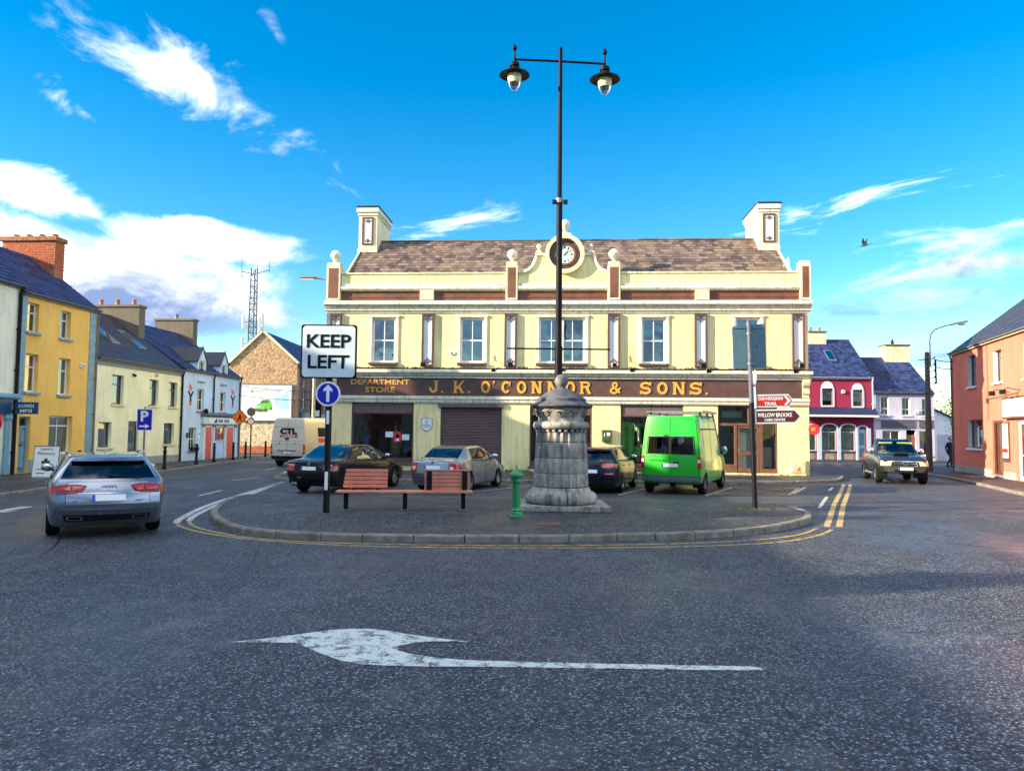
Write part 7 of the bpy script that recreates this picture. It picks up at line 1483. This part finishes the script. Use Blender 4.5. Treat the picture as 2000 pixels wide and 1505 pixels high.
# --- saloons
def saloon(name, label, loc, rz, paint, L, W, H, wb, wr=.325, lift=False):
    r = thing(name, label, "car", loc, rz); h = L/2; ra, fa = -wb/2-.02, wb/2+.02; dk = 1.02
    st = [stn(-h+.03, .32, dk-.09, dk, W*.86, W*.70, W*.84, yt=-h+.10, yb=-h+.18, y3=-h, y4=-h+.05, crown=.02, zm=.62), stn(-h+.24, .22, dk-.06, dk+.03, W*.96, W*.74, W*.92, yt=-h+.26), stn(-h+.62, .20, dk-.04, dk+.06, W*.99, W*.72, yt=-h+(.60 if not lift else .50)), stn(ra+.16, .19, .97, H-.04, W, W*.665, yt=ra+.46 if not lift else ra+.30), stn(-.40, .18, .94, H, W, W*.69, yt=-.35), stn(.45, .18, .93, H-.01, W*.995, W*.69, yt=.10), stn(1.00, .18, .92, H-.06, W*.99, W*.65, yt=.46), stn(1.34, .18, .89, .96, W*.98, W*.78, yt=1.36), stn(fa+.1, .20, .83, .89, W*.975, W*.74), stn(h-.26, .22, .72, .78, W*.92, W*.66), stn(h, .30, .60, .66, W*.72, W*.50)]
    c = Car(r, st, [(ra, wr), (fa, wr)], wr); win = [(3.10, 4.42, 4.20, 4.86), (4.52, 5.86, 4.20, 4.87)]; ws = (6.05, 6.97, 5.12, 7.0); rw = (2.08, 2.95, 5.14, 7.0)
    c.body(paint, win, [ws, rw])
    for w in win: c.patch("side_window", CARGLASS, *w, off=.001, skirt=0)
    c.toppatch("windscreen", CARGLASS, *ws[:3], .001); c.toppatch("rear_window", CARGLASS if lift else GLASSB, *rw[:3], .001)
    c.patch("window_trim", BLACKP if paint is BLACKC else CHROME, 3.0, 5.9, 4.89, 4.95, .006, nu=20, nv=1); c.patch("window_trim", BLACKP, 3.0, 5.9, 4.09, 4.16, .005, nu=20, nv=1)
    seams(c, [(2.95, 4.46, 1.6, 4.05), (4.50, 6.0, 1.6, 4.05)], paint, paint); c.floor(.28, ((-.38, .35), (.38, .35), (-.38, -.6), (.38, -.6)))
    for sd in (-1, 1):
        for y in (ra, fa): c.wheel(sd*(W-.11), y, wr, wr, .225, 10)
    c.mirrors(5.9, 4.25, paint); c.plate(-1, .77 if not lift else .80); MB().tube([(0, -.6, H-.01), (0, -.72, H+.05)], .008, 5).build("roof_aerial", BLACKP, r); return r, c
r, c = saloon("black_saloon_car", "black saloon car parked behind the KEEP LEFT post with red tail lamps", (-5.35, 25.35, 0), RAD(-18), BLACKC, 4.84, .923, 1.47, 2.89, .335)
c.zpatch("boot_gap", BLACKP, -1, -.66, .66, .63, .93, off=.003, skirt=.003); c.zpatch("boot_lid", BLACKC, -1, -.65, .65, .64, .985, off=.010); c.zpatch("diffuser", BLACKP, -1, -.7, .7, .33, .45, off=.012)
for sd in (-1, 1): c.zpatch("tail_lamp", REDLENS, -1, min(sd*.64, sd*.99), max(sd*.64, sd*.99), .70, .87, off=.018); c.patch("tail_lamp_side", REDLENS, .02, .8, c.vz(.4, .72), c.vz(.4, .86), .008, (sd,)); c.zpatch("lamp_strip", WHITELENS, -1, min(sd*.64, sd*.97), max(sd*.64, sd*.97), .86, .885, off=.018)
MB().tube([(-.55, -2.30, .33), (-.55, -2.48, .32)], .045, 12).tube([(-.44, -2.30, .33), (-.44, -2.48, .32)], .045, 12).build("exhaust_pipe", CHROME, r, smooth=True); p = c.cap(-1, 0, c.vz(0, .90)); m = MB().lathe([(.045, -.006), (.045, .006)], 20, (0, p.y-.012, .905), axis='y').build("badge", CHROME, r); MB().lathe([(.028, -.002), (.028, .002)], 16, (0, p.y-.02, .905), axis='y').build("badge_centre", PLATEB, m)
r, c = saloon("silver_saloon_car", "silver saloon car parked before the roller shutter behind the bench", (-1.70, 26.0, 0), RAD(-19), SILVERB, 4.57, .885, 1.46, 2.58, .315, True)
c.zpatch("boot_gap", BLACKP, -1, -.72, .72, .60, .98, off=.003, skirt=.003); c.zpatch("boot_lid", SILVERB, -1, -.71, .71, .61, .985, off=.010); c.zpatch("plate_recess", SILVERB, -1, -.42, .42, .70, .89, off=.014)
for sd in (-1, 1): tl = c.zpatch("tail_lamp", REDLENS, -1, min(sd*.72, sd*.995), max(sd*.72, sd*.995), .62, .95, off=.020); c.zpatch("lamp_insert", WHITELENS, -1, min(sd*.78, sd*.92), max(sd*.78, sd*.92), .74, .83, off=.024, parent=tl); c.patch("tail_lamp_side", REDLENS, .02, .9, c.vz(.4, .64), c.vz(.4, .92), .010, (sd,))
c.zpatch("bumper_strip", GREYP, -1, -.9, .9, .46, .49, off=.016); p = c.cap(-1, 0, c.vz(0, .93)); MB().lathe([(.045, -.006), (.045, .006)], 20, (0, p.y-.014, .945), axis='y').build("badge", CHROME, r); MB().box(-.03, .03, -2.36, -2.2, .34, .42).build("tow_bracket", BLACKP, r)
# --- vans
def van(name, label, loc, rz, paint, L, W, H, wb, wr, lowmat=None):
    r = thing(name, label, "van", loc, rz); h = L/2; ra, fa = -wb/2-.15, wb/2-.10
    st = [stn(-h+.02, .38, 1.20, H-.05, W*.95, W*.80, W*.955, yt=-h+.10, yb=-h+.05, y3=-h, y4=-h+.01, zm=.80), stn(-h+.16, .34, 1.22, H, W*.985, W*.84, W*.985, yt=-h+.24), stn(ra, .32, 1.22, H+.01, W, W*.86, W*.995, yt=ra), stn(-.2, .30, 1.22, H+.02, W, W*.86, W*.995), stn(h-1.95, .30, 1.20, H, W, W*.85, W*.99, yt=h-2.05), stn(h-1.15, .30, 1.16, H-.20, W*.99, W*.79, W*.97, yt=h-1.60), stn(h-.68, .30, 1.10, 1.28, W*.97, W*.80, W*.94, yt=h-.70), stn(h-.30, .30, 1.00, 1.10, W*.94, W*.74), stn(h, .36, .78, .86, W*.80, W*.58)]
    c = Car(r, st, [(ra, wr), (fa, wr)], wr); return r, c, h, ra, fa
r, c, h, ra, fa = van("green_van", "bright green high roof van with roof bars parked before the store", (6.15, 26.55, 0), RAD(-25), GREENC, 5.05, .985, 2.50, 3.30, .335)
win = [(4.35, 5.05, 4.08, 4.62)]; ws = (5.08, 5.95, 5.12, 7.0); b0, b1 = c.vz(0, 1.30), c.vz(0, 1.82); rw = [(-.80, -.03, b0, b1), (.03, .80, b0, b1)]
c.body(GREENC, win, [ws], rw); c.patch("side_window", CARGLASS, *win[0], off=.001, skirt=0); c.toppatch("windscreen", CARGLASS, *ws[:3], .001)
for q in rw: g_ = c.cappatch("rear_window", CARDARK, -1, *q, .004, 10, 6, skirt=.004)
for sd in (-1, 1):
    c.zpatch("door_gap", BLACKP, -1, min(sd*.004, sd*.955), max(sd*.004, sd*.955), .60, H_-.10 if False else 2.38, off=.002, skirt=.002, nq=14, nv=24) if False else None
    m = MB(); v0, v1 = c.vz(0, .58), c.vz(0, 2.38); 
    c.cappatch("door_gap", BLACKP, -1, sd*.965-.008, sd*.965+.008, v0, v1, .004, 1, 20); c.zpatch("tail_lamp", REDLENS, -1, min(sd*.90, sd*1.0), max(sd*.90, sd*1.0), .84, 1.22, off=.018); c.patch("tail_lamp_side", REDLENS, .05, .55, c.vz(.4, .84), c.vz(.4, 1.2), .012, (sd,)); c.zpatch("reversing_lamp", WHITELENS, -1, min(sd*.905, sd*.99), max(sd*.905, sd*.99), 1.02, 1.12, off=.024); c.zpatch("hinge", GREYP, -1, min(sd*.965, sd*1.0), max(sd*.965, sd*1.0), 1.48, 1.53, off=.03)
c.cappatch("door_gap", BLACKP, -1, -.006, .006, c.vz(0, .58), c.vz(0, 2.40), .005, 1, 24); c.zpatch("door_gap", BLACKP, -1, -.96, .96, .575, .59, off=.005, nq=16); c.zpatch("door_gap", BLACKP, -1, -.9, .9, 2.385, 2.395, off=.005, nq=16)
for q0, q1 in ((-.85, -.012), (.012, .85)): c.zpatch("window_rubber", BLACKP, -1, q0, q1, 1.275, 1.30, off=.006); c.zpatch("window_rubber", BLACKP, -1, q0, q1, 1.82, 1.845, off=.006)
for q in (-.85, -.03, .012, .82): c.zpatch("window_rubber", BLACKP, -1, q, q+.03, 1.275, 1.845, off=.0055, nq=2)
c.zpatch("rear_bumper", GREYM, -1, -1.0, 1.0, .42, .57, off=.06, skirt=.08, nq=16); c.patch("rear_bumper_side", GREYM, .0, 1.0, c.vz(.5, .42), c.vz(.5, .60), .03); c.plate(-1, .93, .52, .11, .012)
c.zpatch("door_handle", BLACKP, -1, .12, .30, .98, 1.04, off=.02); c.zpatch("high_stop_lamp", SIGNK, -1, -.24, -.06, 1.86, 1.89, off=.02); c.zpatch("plate_lamp_bar", BLACKP, -1, -.72, -.1, 1.06, 1.085, off=.014)
c.zpatch("maker_badge", CHROME, -1, .48, .64, 1.20, 1.245, off=.010); text("model_badge", "TRANSIT", .06, CHROME, r, (-.55, c.cap(-1, .55, c.vz(0, 1.22)).y-.014, 1.225), width=.26, height=.035, ext=.002)
c.patch("side_gap", BLACKP, 3.92, 3.94, 1.7, 5.2, .003, nu=1, nv=20, skirt=0); c.patch("side_gap", BLACKP, 2.6, 2.62, 1.7, 5.0, .003, nu=1, nv=20, skirt=0); c.patch("roof_seam", BLACKP, .3, 4.6, 5.0, 5.03, .003, nu=24, nv=1, skirt=0); c.patch("side_gap", BLACKP, .9, 4.3, 4.62, 4.65, .003, nu=20, nv=1, skirt=0); c.patch("rub_strip", GREENC, 1.9, 5.0, 2.6, 2.85, .012, nu=20, nv=2); c.floor(.45, ((-.5, .75), (.5, .75))); c.mirrors(5.0, 4.15, BLACKP, (.13, .10, .36))
for sd in (-1, 1): c.wheel(sd*(.985-.12), ra, .335, .335, .21, steel=True, rimmat=GREYM); c.wheel(sd*(.985-.12), fa, .335, .335, .21, steel=True, rimmat=GREYM)
for y in (-1.9, -.7, .3):
    MB().tube([(-.95, y, 2.64), (.95, y, 2.64)], .028, 6).build("roof_bar", GREYM, r)
    for sd in (-1, 1): MB().tube([(sd*.84, y, 2.42), (sd*.80, y, 2.64)], .035, 6).build("roof_bar_foot", BLACKP, r)
MB().tube([(.92, -1.95, 2.665), (.92, .35, 2.665)], .02, 6).build("roof_bar_rail", GREYM, r)
r, c, h, ra, fa = van("white_delivery_van", "white delivery van with CTL lettering heading up the street behind the black saloon", (-10.95, 42.1, 0), RAD(-13), WHITEC, 5.6, 1.02, 2.50, 3.6, .34)
win = [(4.35, 5.05, 4.08, 4.55)]; c.body(WHITEC, win, [ws]); c.patch("side_window", CARGLASS, *win[0], off=.001, skirt=0); c.toppatch("windscreen", CARGLASS, *ws[:3], .001)
c.cappatch("door_gap", BLACKP, -1, -.008, .008, c.vz(0, .58), c.vz(0, 2.40), .005, 1, 24)
for z in (1.15, 1.32, 2.05): c.zpatch("pressed_line", GREYP, -1, -.93, .93, z, z+.012, off=.004, nq=16)
for sd in (-1, 1): c.zpatch("tail_lamp", REDLENS, -1, min(sd*.90, sd*1.0), max(sd*.90, sd*1.0), .66, 1.15, off=.02); c.zpatch("round_badge", BLACKP, -1, sd*.45-.03, sd*.45+.03, 1.19, 1.25, off=.01); c.zpatch("indicator", AMBERLENS, -1, min(sd*.905, sd*.99), max(sd*.905, sd*.99), .80, .90, off=.026)
c.zpatch("rear_bumper", BLACKP, -1, -1.0, 1.0, .38, .56, off=.05, skirt=.07, nq=16); c.plate(-1, .74, .52, .11, .02); c.zpatch("plate_lamp_bar", BLACKP, -1, -.55, .55, .82, .86, off=.02); c.zpatch("door_handle", BLACKP, -1, -.12, .12, 1.40, 1.50, off=.02)
yb = c.cap(-1, .1, c.vz(0, 1.7)).y-.012; text("lettering", "CTL", .5, SIGNK, r, (.06, yb, 1.84), width=.96, height=.32, bold=.055, ext=.003); MB().prism([(-.46, 1.52), (.52, 1.52), (.58, 1.64), (-.40, 1.64)], yb-.003, yb+.003).build("red_stripe", RED, r, recalc=True); text("lettering", "EXPRESS", .12, PURE, r, (.06, yb-.006, 1.58), width=.74, height=.075, bold=.02, ext=.002)
c.patch("side_poster", RED, 3.0, 3.5, 4.15, 4.6, .008, (1,)); c.patch("side_poster", RED, 2.35, 2.8, 4.05, 4.25, .008, (1,)); c.patch("side_poster", SIGNK, 2.35, 2.8, 4.30, 4.6, .008, (1,)); c.patch("side_gap", BLACKP, 3.92, 3.94, 1.7, 5.2, .003, nu=1, nv=20, skirt=0); c.patch("rub_strip", GREYP, 1.7, 5.0, 2.6, 2.8, .012, nu=20, nv=2); c.floor(.45); c.mirrors(5.0, 4.15, BLACKP, (.13, .10, .36))
for sd in (-1, 1): c.wheel(sd*.90, ra, .34, .34, .21, steel=True, rimmat=GREYM); c.wheel(sd*.90, fa, .34, .34, .21, steel=True, rimmat=GREYM)
# --- pickup coming towards the square
r = thing("pickup_truck", "dusty dark pickup truck with chrome grille turning in by the maroon house", "pickup truck", (16.35, 32.6, 0), RAD(180-17)); h, W = 2.6, .90; wb = 3.08; ra, fa = -1.55, 1.55
st = [stn(-h, .48, 1.10, 1.20, W*.95, W*.80, yt=-h+.05), stn(-h+.2, .44, 1.14, 1.24, W*.98, W*.84), stn(ra, .42, 1.16, 1.26, W, W*.86), stn(-.85, .40, 1.16, 1.27, W, W*.86, yt=-.82), stn(-.66, .40, 1.15, 1.74, W, W*.70, yt=-.45), stn(.10, .40, 1.13, 1.80, W*.995, W*.72, yt=.02), stn(.82, .40, 1.12, 1.74, W*.99, W*.68, yt=.34), stn(1.18, .42, 1.08, 1.20, W*.985, W*.82, yt=1.16), stn(fa+.2, .46, 1.02, 1.16, W*.99, W*.80), stn(h-.32, .46, .98, 1.08, W*.97, W*.78, zm=.72), stn(h-.10, .48, .90, 1.00, W*.93, W*.74, zm=.72), stn(h-.01, .50, .86, .95, W*.82, W*.70, zm=.72)]
c = Car(r, st, [(ra, .38), (fa, .38)], .38); win = [(4.12, 4.95, 4.16, 4.86), (5.04, 5.86, 4.16, 4.86)]; wsd = (6.04, 6.95, 5.12, 7.0); c.body(PICKC, win, [wsd])
for w in win: c.patch("side_window", CARGLASS, *w, off=.001, skirt=0)
c.toppatch("windscreen", glass("pickup_windscreen", (.72, .78, .74), .10), *wsd[:3], .001); seams(c, [(4.05, 5.0, 1.6, 4.05), (5.02, 6.0, 1.6, 4.05)], PICKC, PICKC); c.floor(.50, ((-.38, .25), (.38, .25)))
MB().box(-.68, .68, -2.45, -.85, 1.262, 1.30).build("bed_cover", BLACKP, r, bevel=.01)
gz = c.zpatch("grille_surround", CHROME, 1, -.60, .60, .735, .945, off=.03); c.zpatch("grille", BLACKP, 1, -.56, .56, .755, .915, off=.034); c.zpatch("grille_bar", CHROME, 1, -.55, .55, .82, .855, off=.040)
p = c.cap(1, 0, c.vz(11, .84)); m = MB(); m.tube([(.10*cos(a), p.y+.05, .838+.07*sin(a)) for a in [2*pi*i/24 for i in range(25)]], .012, 6).tube([(.045*cos(a), p.y+.05, .838+.068*sin(a)) for a in [2*pi*i/24 for i in range(25)]], .010, 6).tube([(.085*cos(a), p.y+.05, .868+.026*sin(a)) for a in [2*pi*i/24 for i in range(25)]], .010, 6); m.build("badge", CHROME, r, smooth=True)
HL = plain("dusty_headlamp", (.70, .58, .34), .18, var=.25, vs=12, coat=.8)
for sd in (-1, 1):
    hl = c.zpatch("headlamp", HL, 1, min(sd*.70, sd*1.0), max(sd*.70, sd*1.0), .745, .94, off=.025, skirt=.04, nq=10); c.patch("headlamp_side", HL, 9.55, 10.98, c.vz(10.4, .745), c.vz(10.4, .90), .014, (sd,)); c.zpatch("fog_lamp", WHITELENS, 1, min(sd*.70, sd*.86), max(sd*.70, sd*.86), .56, .64, off=.06, skirt=.03)
    MB().tube([(sd*.92, -.9, .40), (sd*.95, -.75, .38), (sd*.95, .75, .38), (sd*.92, .9, .40)], .05, 8).build("side_step", GREYM, r, smooth=True)
    for y in (ra, fa): c.wheel(sd*(W-.08), y, .38, .38, .26, 6)
    c.patch("arch_trim", PICKC, 7.6, 9.6, 3.4, 3.7, .02, (sd,), nu=16, nv=2)
c.zpatch("front_bumper", carpaint("bumper_dark", (.045, .042, .04), 0, .4, dirt=.5, coat=.3), 1, -1.0, 1.0, .50, .725, off=.07, skirt=.10, nq=18); c.zpatch("bumper_intake", SIGNK, 1, -.58, .58, .515, .60, off=.076); c.plate(1, .635, .52, .11, .09)
m = MB(); m.box(-.28, .28, 1.55, 1.95, 1.17, 1.24); m.build("bonnet_scoop", PICKC, r, bevel=.03, seg=2); MB().box(-.24, .24, 1.945, 1.955, 1.185, 1.225).build("scoop_mouth", SIGNK, r); c.mirrors(5.95, 4.2, CHROME, (.13, .10, .26)); MB().box(-.7, .7, .85, 1.12, 1.02, 1.12).build("dashboard", BLACKP, r, bevel=.03)
for x0, x1 in ((-.65, -.08), (.10, .62)): MB().box(x0, x1, .50, .52, 1.56, 1.66).build("sun_visor", plain("visor_green", (.35, .55, .12), .6, var=.1) if x0 < 0 else bpy.data.materials["visor_green"], r)
MB().tube([(.36+.17*cos(a), .72+.05*sin(a), 1.15+.16*sin(a)) for a in [2*pi*i/20 for i in range(21)]], .016, 6).build("steering_wheel", BLACKP, r, smooth=True)
# ------------------------------------------------------------------ people and bird
def skin(name, verts, edges, mat, parent, loc=(0, 0, 0), rot=(0, 0, 0), sub=2, root=0):
    me = bpy.data.meshes.new(name); me.from_pydata([v[:3] for v in verts], edges, []); o = bpy.data.objects.new(name, me); COL.objects.link(o)
    md = o.modifiers.new("skin", 'SKIN'); md.use_smooth_shade = True
    for i, v in enumerate(verts): me.skin_vertices[0].data[i].radius = (v[3], v[4] if len(v) > 4 else v[3]); me.skin_vertices[0].data[i].use_root = (i == root)
    s2 = o.modifiers.new("sub", 'SUBSURF'); s2.levels = sub; s2.render_levels = sub
    bpy.context.view_layer.update(); m2 = bpy.data.meshes.new_from_object(o.evaluated_get(bpy.context.evaluated_depsgraph_get())); bpy.data.objects.remove(o); m2.name = name
    m2.materials.clear(); m2.materials.append(mat); m2.polygons.foreach_set("use_smooth", [True]*len(m2.polygons)); q = link(bpy.data.objects.new(name, m2), parent); q.location = loc; q.rotation_euler = rot; return q
SKIN = plain("skin", (.55, .30, .20), .55, var=.1, vs=12); HAIR = plain("hair_dark", (.04, .025, .015), .7, var=.2); NAVYC = plain("navy_cloth", (.012, .016, .06), .9, var=.3, vs=9, bump=.3); JEAN = plain("dark_trousers", (.010, .012, .030), .9, var=.3, vs=9); SHIRT = plain("pale_shirt", (.50, .48, .36), .85, var=.2, vs=8)
def head(parent, x, y, z, s=1.0, rz=0.0):
    m = MB(); m.ball((0, 0, .12), .105, 18, 12, 0, (.78, .95, 1.15)); m.ball((0, .075, .07), .05, 12, 8, 0, (.9, .7, 1.0)); m.ball((0, .105, .11), .02, 8, 6, 0, (.7, 1, 1.2)); m.ball((-.083, 0, .115), .024, 8, 6, 0, (.4, .8, 1.2)); m.ball((.083, 0, .115), .024, 8, 6, 0, (.4, .8, 1.2)); M4 = Matrix.Translation((x, y, z)) @ Matrix.Rotation(rz, 4, 'Z') @ Matrix.Scale(s, 4); m.xf(M4); h = m.build("head", SKIN, parent, smooth=True, ang=180)
    for sx in (-.035, .035): MB().ball((sx, .093, .135), .011, 8, 6).xf(M4).build("eye", SIGNK, h, smooth=True)
    MB().ball((0, .102, .055), .022, 8, 5, 0, (1, .4, .3)).xf(M4).build("mouth", RED, h, smooth=True); MB().ball((0, -.02, .15), .108, 16, 10, 0, (.82, .95, 1.0)).xf(M4).build("hair", HAIR, h, smooth=True); return h
# driver of the pickup (sits on the truck's right: left in the picture)
rz = RAD(180-17); C_, S_ = cos(rz), sin(rz); dp = (16.35+.36*C_-.22*S_, 32.6+.36*S_+.22*C_, .78)
d = thing("person", "pickup driver in a pale shirt sitting behind the wheel", "person", dp, rz)
skin("body", [(0, -.02, .02, .16, .13), (0, -.08, .25, .15, .11), (0, -.10, .45, .18, .11), (0, -.09, .55, .07, .07), (.19, -.09, .47, .075), (.24, .08, .30, .055), (.13, .32, .34, .042), (.10, .43, .38, .035), (-.19, -.09, .47, .075), (-.24, .08, .30, .055), (-.10, .32, .34, .042), (-.08, .43, .38, .035), (.10, .15, .0, .09), (.11, .48, -.02, .07), (.11, .5, -.2, .05), (-.10, .15, .0, .09), (-.11, .48, -.02, .07), (-.11, .5, -.2, .05)], [(0, 1), (1, 2), (2, 3), (2, 4), (4, 5), (5, 6), (6, 7), (2, 8), (8, 9), (9, 10), (10, 11), (0, 12), (12, 13), (13, 14), (0, 15), (15, 16), (16, 17)], SHIRT, d, sub=1)
head(d, 0, -.07, .58)
for sx in (.10, -.08):
    for k in range(5): MB().tube([(sx+.012*(k-2), .43, .39), (sx+.014*(k-2), .46, .41), (sx+.014*(k-2), .47, .385)], .008, 5).build("finger", SKIN, d, smooth=True)
# pedestrian stepping round the coral house corner
pp = thing("person", "pedestrian in dark blue clothes walking past the coral house corner", "person", (26.02, 45.1, .1), RAD(200))
skin("body", [(0, 0, .92, .15, .11), (0, .02, 1.15, .15, .11), (0, .03, 1.38, .18, .11), (0, .03, 1.50, .06, .06), (.21, .03, 1.40, .07), (.25, -.08, 1.13, .052), (.24, .02, .88, .04), (.24, .04, .80, .03), (-.21, .03, 1.40, .07), (-.25, .10, 1.13, .052), (-.23, .24, .92, .04), (-.23, .28, .85, .03), (.10, 0, .86, .10), (.11, .22, .50, .07), (.11, .16, .10, .045), (.11, .30, .05, .04), (-.10, 0, .86, .10), (-.11, -.06, .48, .07), (-.11, -.30, .14, .045), (-.11, -.22, .05, .04)], [(0, 1), (1, 2), (2, 3), (2, 4), (4, 5), (5, 6), (6, 7), (2, 8), (8, 9), (9, 10), (10, 11), (0, 12), (12, 13), (13, 14), (14, 15), (0, 16), (16, 17), (17, 18), (18, 19)], NAVYC, pp)
head(pp, 0, .03, 1.54)
for (x, y, z) in ((.24, .04, .79), (-.23, .29, .83)):
    for k in range(5): MB().tube([(x-.01, y+.012*(k-2), z), (x-.02, y+.012*(k-2), z-.05), (x-.03, y+.012*(k-2)+.01, z-.08)], .008, 5).build("finger", SKIN, pp, smooth=True)
for x, y in ((.11, .26), (-.11, -.24)): MB().ball((x, y, .055), .05, 12, 8, 0, (.9, 2.4, 1.0)).build("shoe", BLACKP, pp, smooth=True)
# trailing plant on the house corner
m = MB(); 
for k in range(90):
    t_ = random.random(); x, y, z = random.gauss(0, .22)-.25*(1-t_), random.gauss(0, .1), 2.0+1.1*t_+random.gauss(0, .08); a = random.uniform(0, 6.28); d_ = random.uniform(.04, .09); m.add([(x, y, z), (x+d_*cos(a), y, z+d_*sin(a)), (x+d_*.5*cos(a+.8), y+.03, z+d_*.5*sin(a+.8))], [(0, 1, 2)])
cp_ = thing("climbing_plant", "sprigs of climbing plant hanging at the coral house corner", "plant", RP(-.40, .1, 0), 0); tag(m.build("leaves", GREENL, cp_), kind="stuff"); MB().tube([(0, 0, 0), (.02, 0, 1.2), (-.1, 0, 2.2), (-.3, 0, 2.9)], .02, 5).build("stem", bpy.data.materials["bark"], cp_)
# bird
b = thing("bird", "dark bird flying in the sky above the maroon house", "bird", (37.6, 80.0, 22.2), RAD(30)); BK = plain("bird_black", (.015, .013, .014), .7, var=.2)
m = MB(); prof = [(.005, -.42), (.05, -.36), (.10, -.15), (.12, .05), (.09, .22), (.065, .28), (.07, .36), (.04, .44), (.006, .54)]; m.lathe(prof, 12, axis='y'); m.build("body", BK, b, smooth=True)
for sd, el_ in ((1, 1.15), (-1, .95)):
    W_ = []; 
    for i, (s_, c0, c1) in enumerate(((0, .18, -.16), (.22, .22, -.16), (.45, .20, -.14), (.65, .06, -.14), (.82, -.12, -.20))): W_ += [(sd*s_*cos(el_), c0, s_*sin(el_)+.02), (sd*s_*cos(el_), c1, s_*sin(el_)+.02), (sd*s_*cos(el_)+.0, c0, s_*sin(el_)-.01), (sd*s_*cos(el_), c1, s_*sin(el_)-.005)]
    m = MB(); m.add(W_, [f for i in range(4) for f in ((4*i, 4*i+4, 4*i+5, 4*i+1), (4*i+2, 4*i+3, 4*i+7, 4*i+6), (4*i, 4*i+2, 4*i+6, 4*i+4), (4*i+1, 4*i+5, 4*i+7, 4*i+3))]); m.build("wing", BK, b, recalc=True)
MB().prism([(-.04, -.36), (.04, -.36), (.13, -.72), (-.13, -.72)], -.012, .012, 'z').build("tail", BK, b, recalc=True)
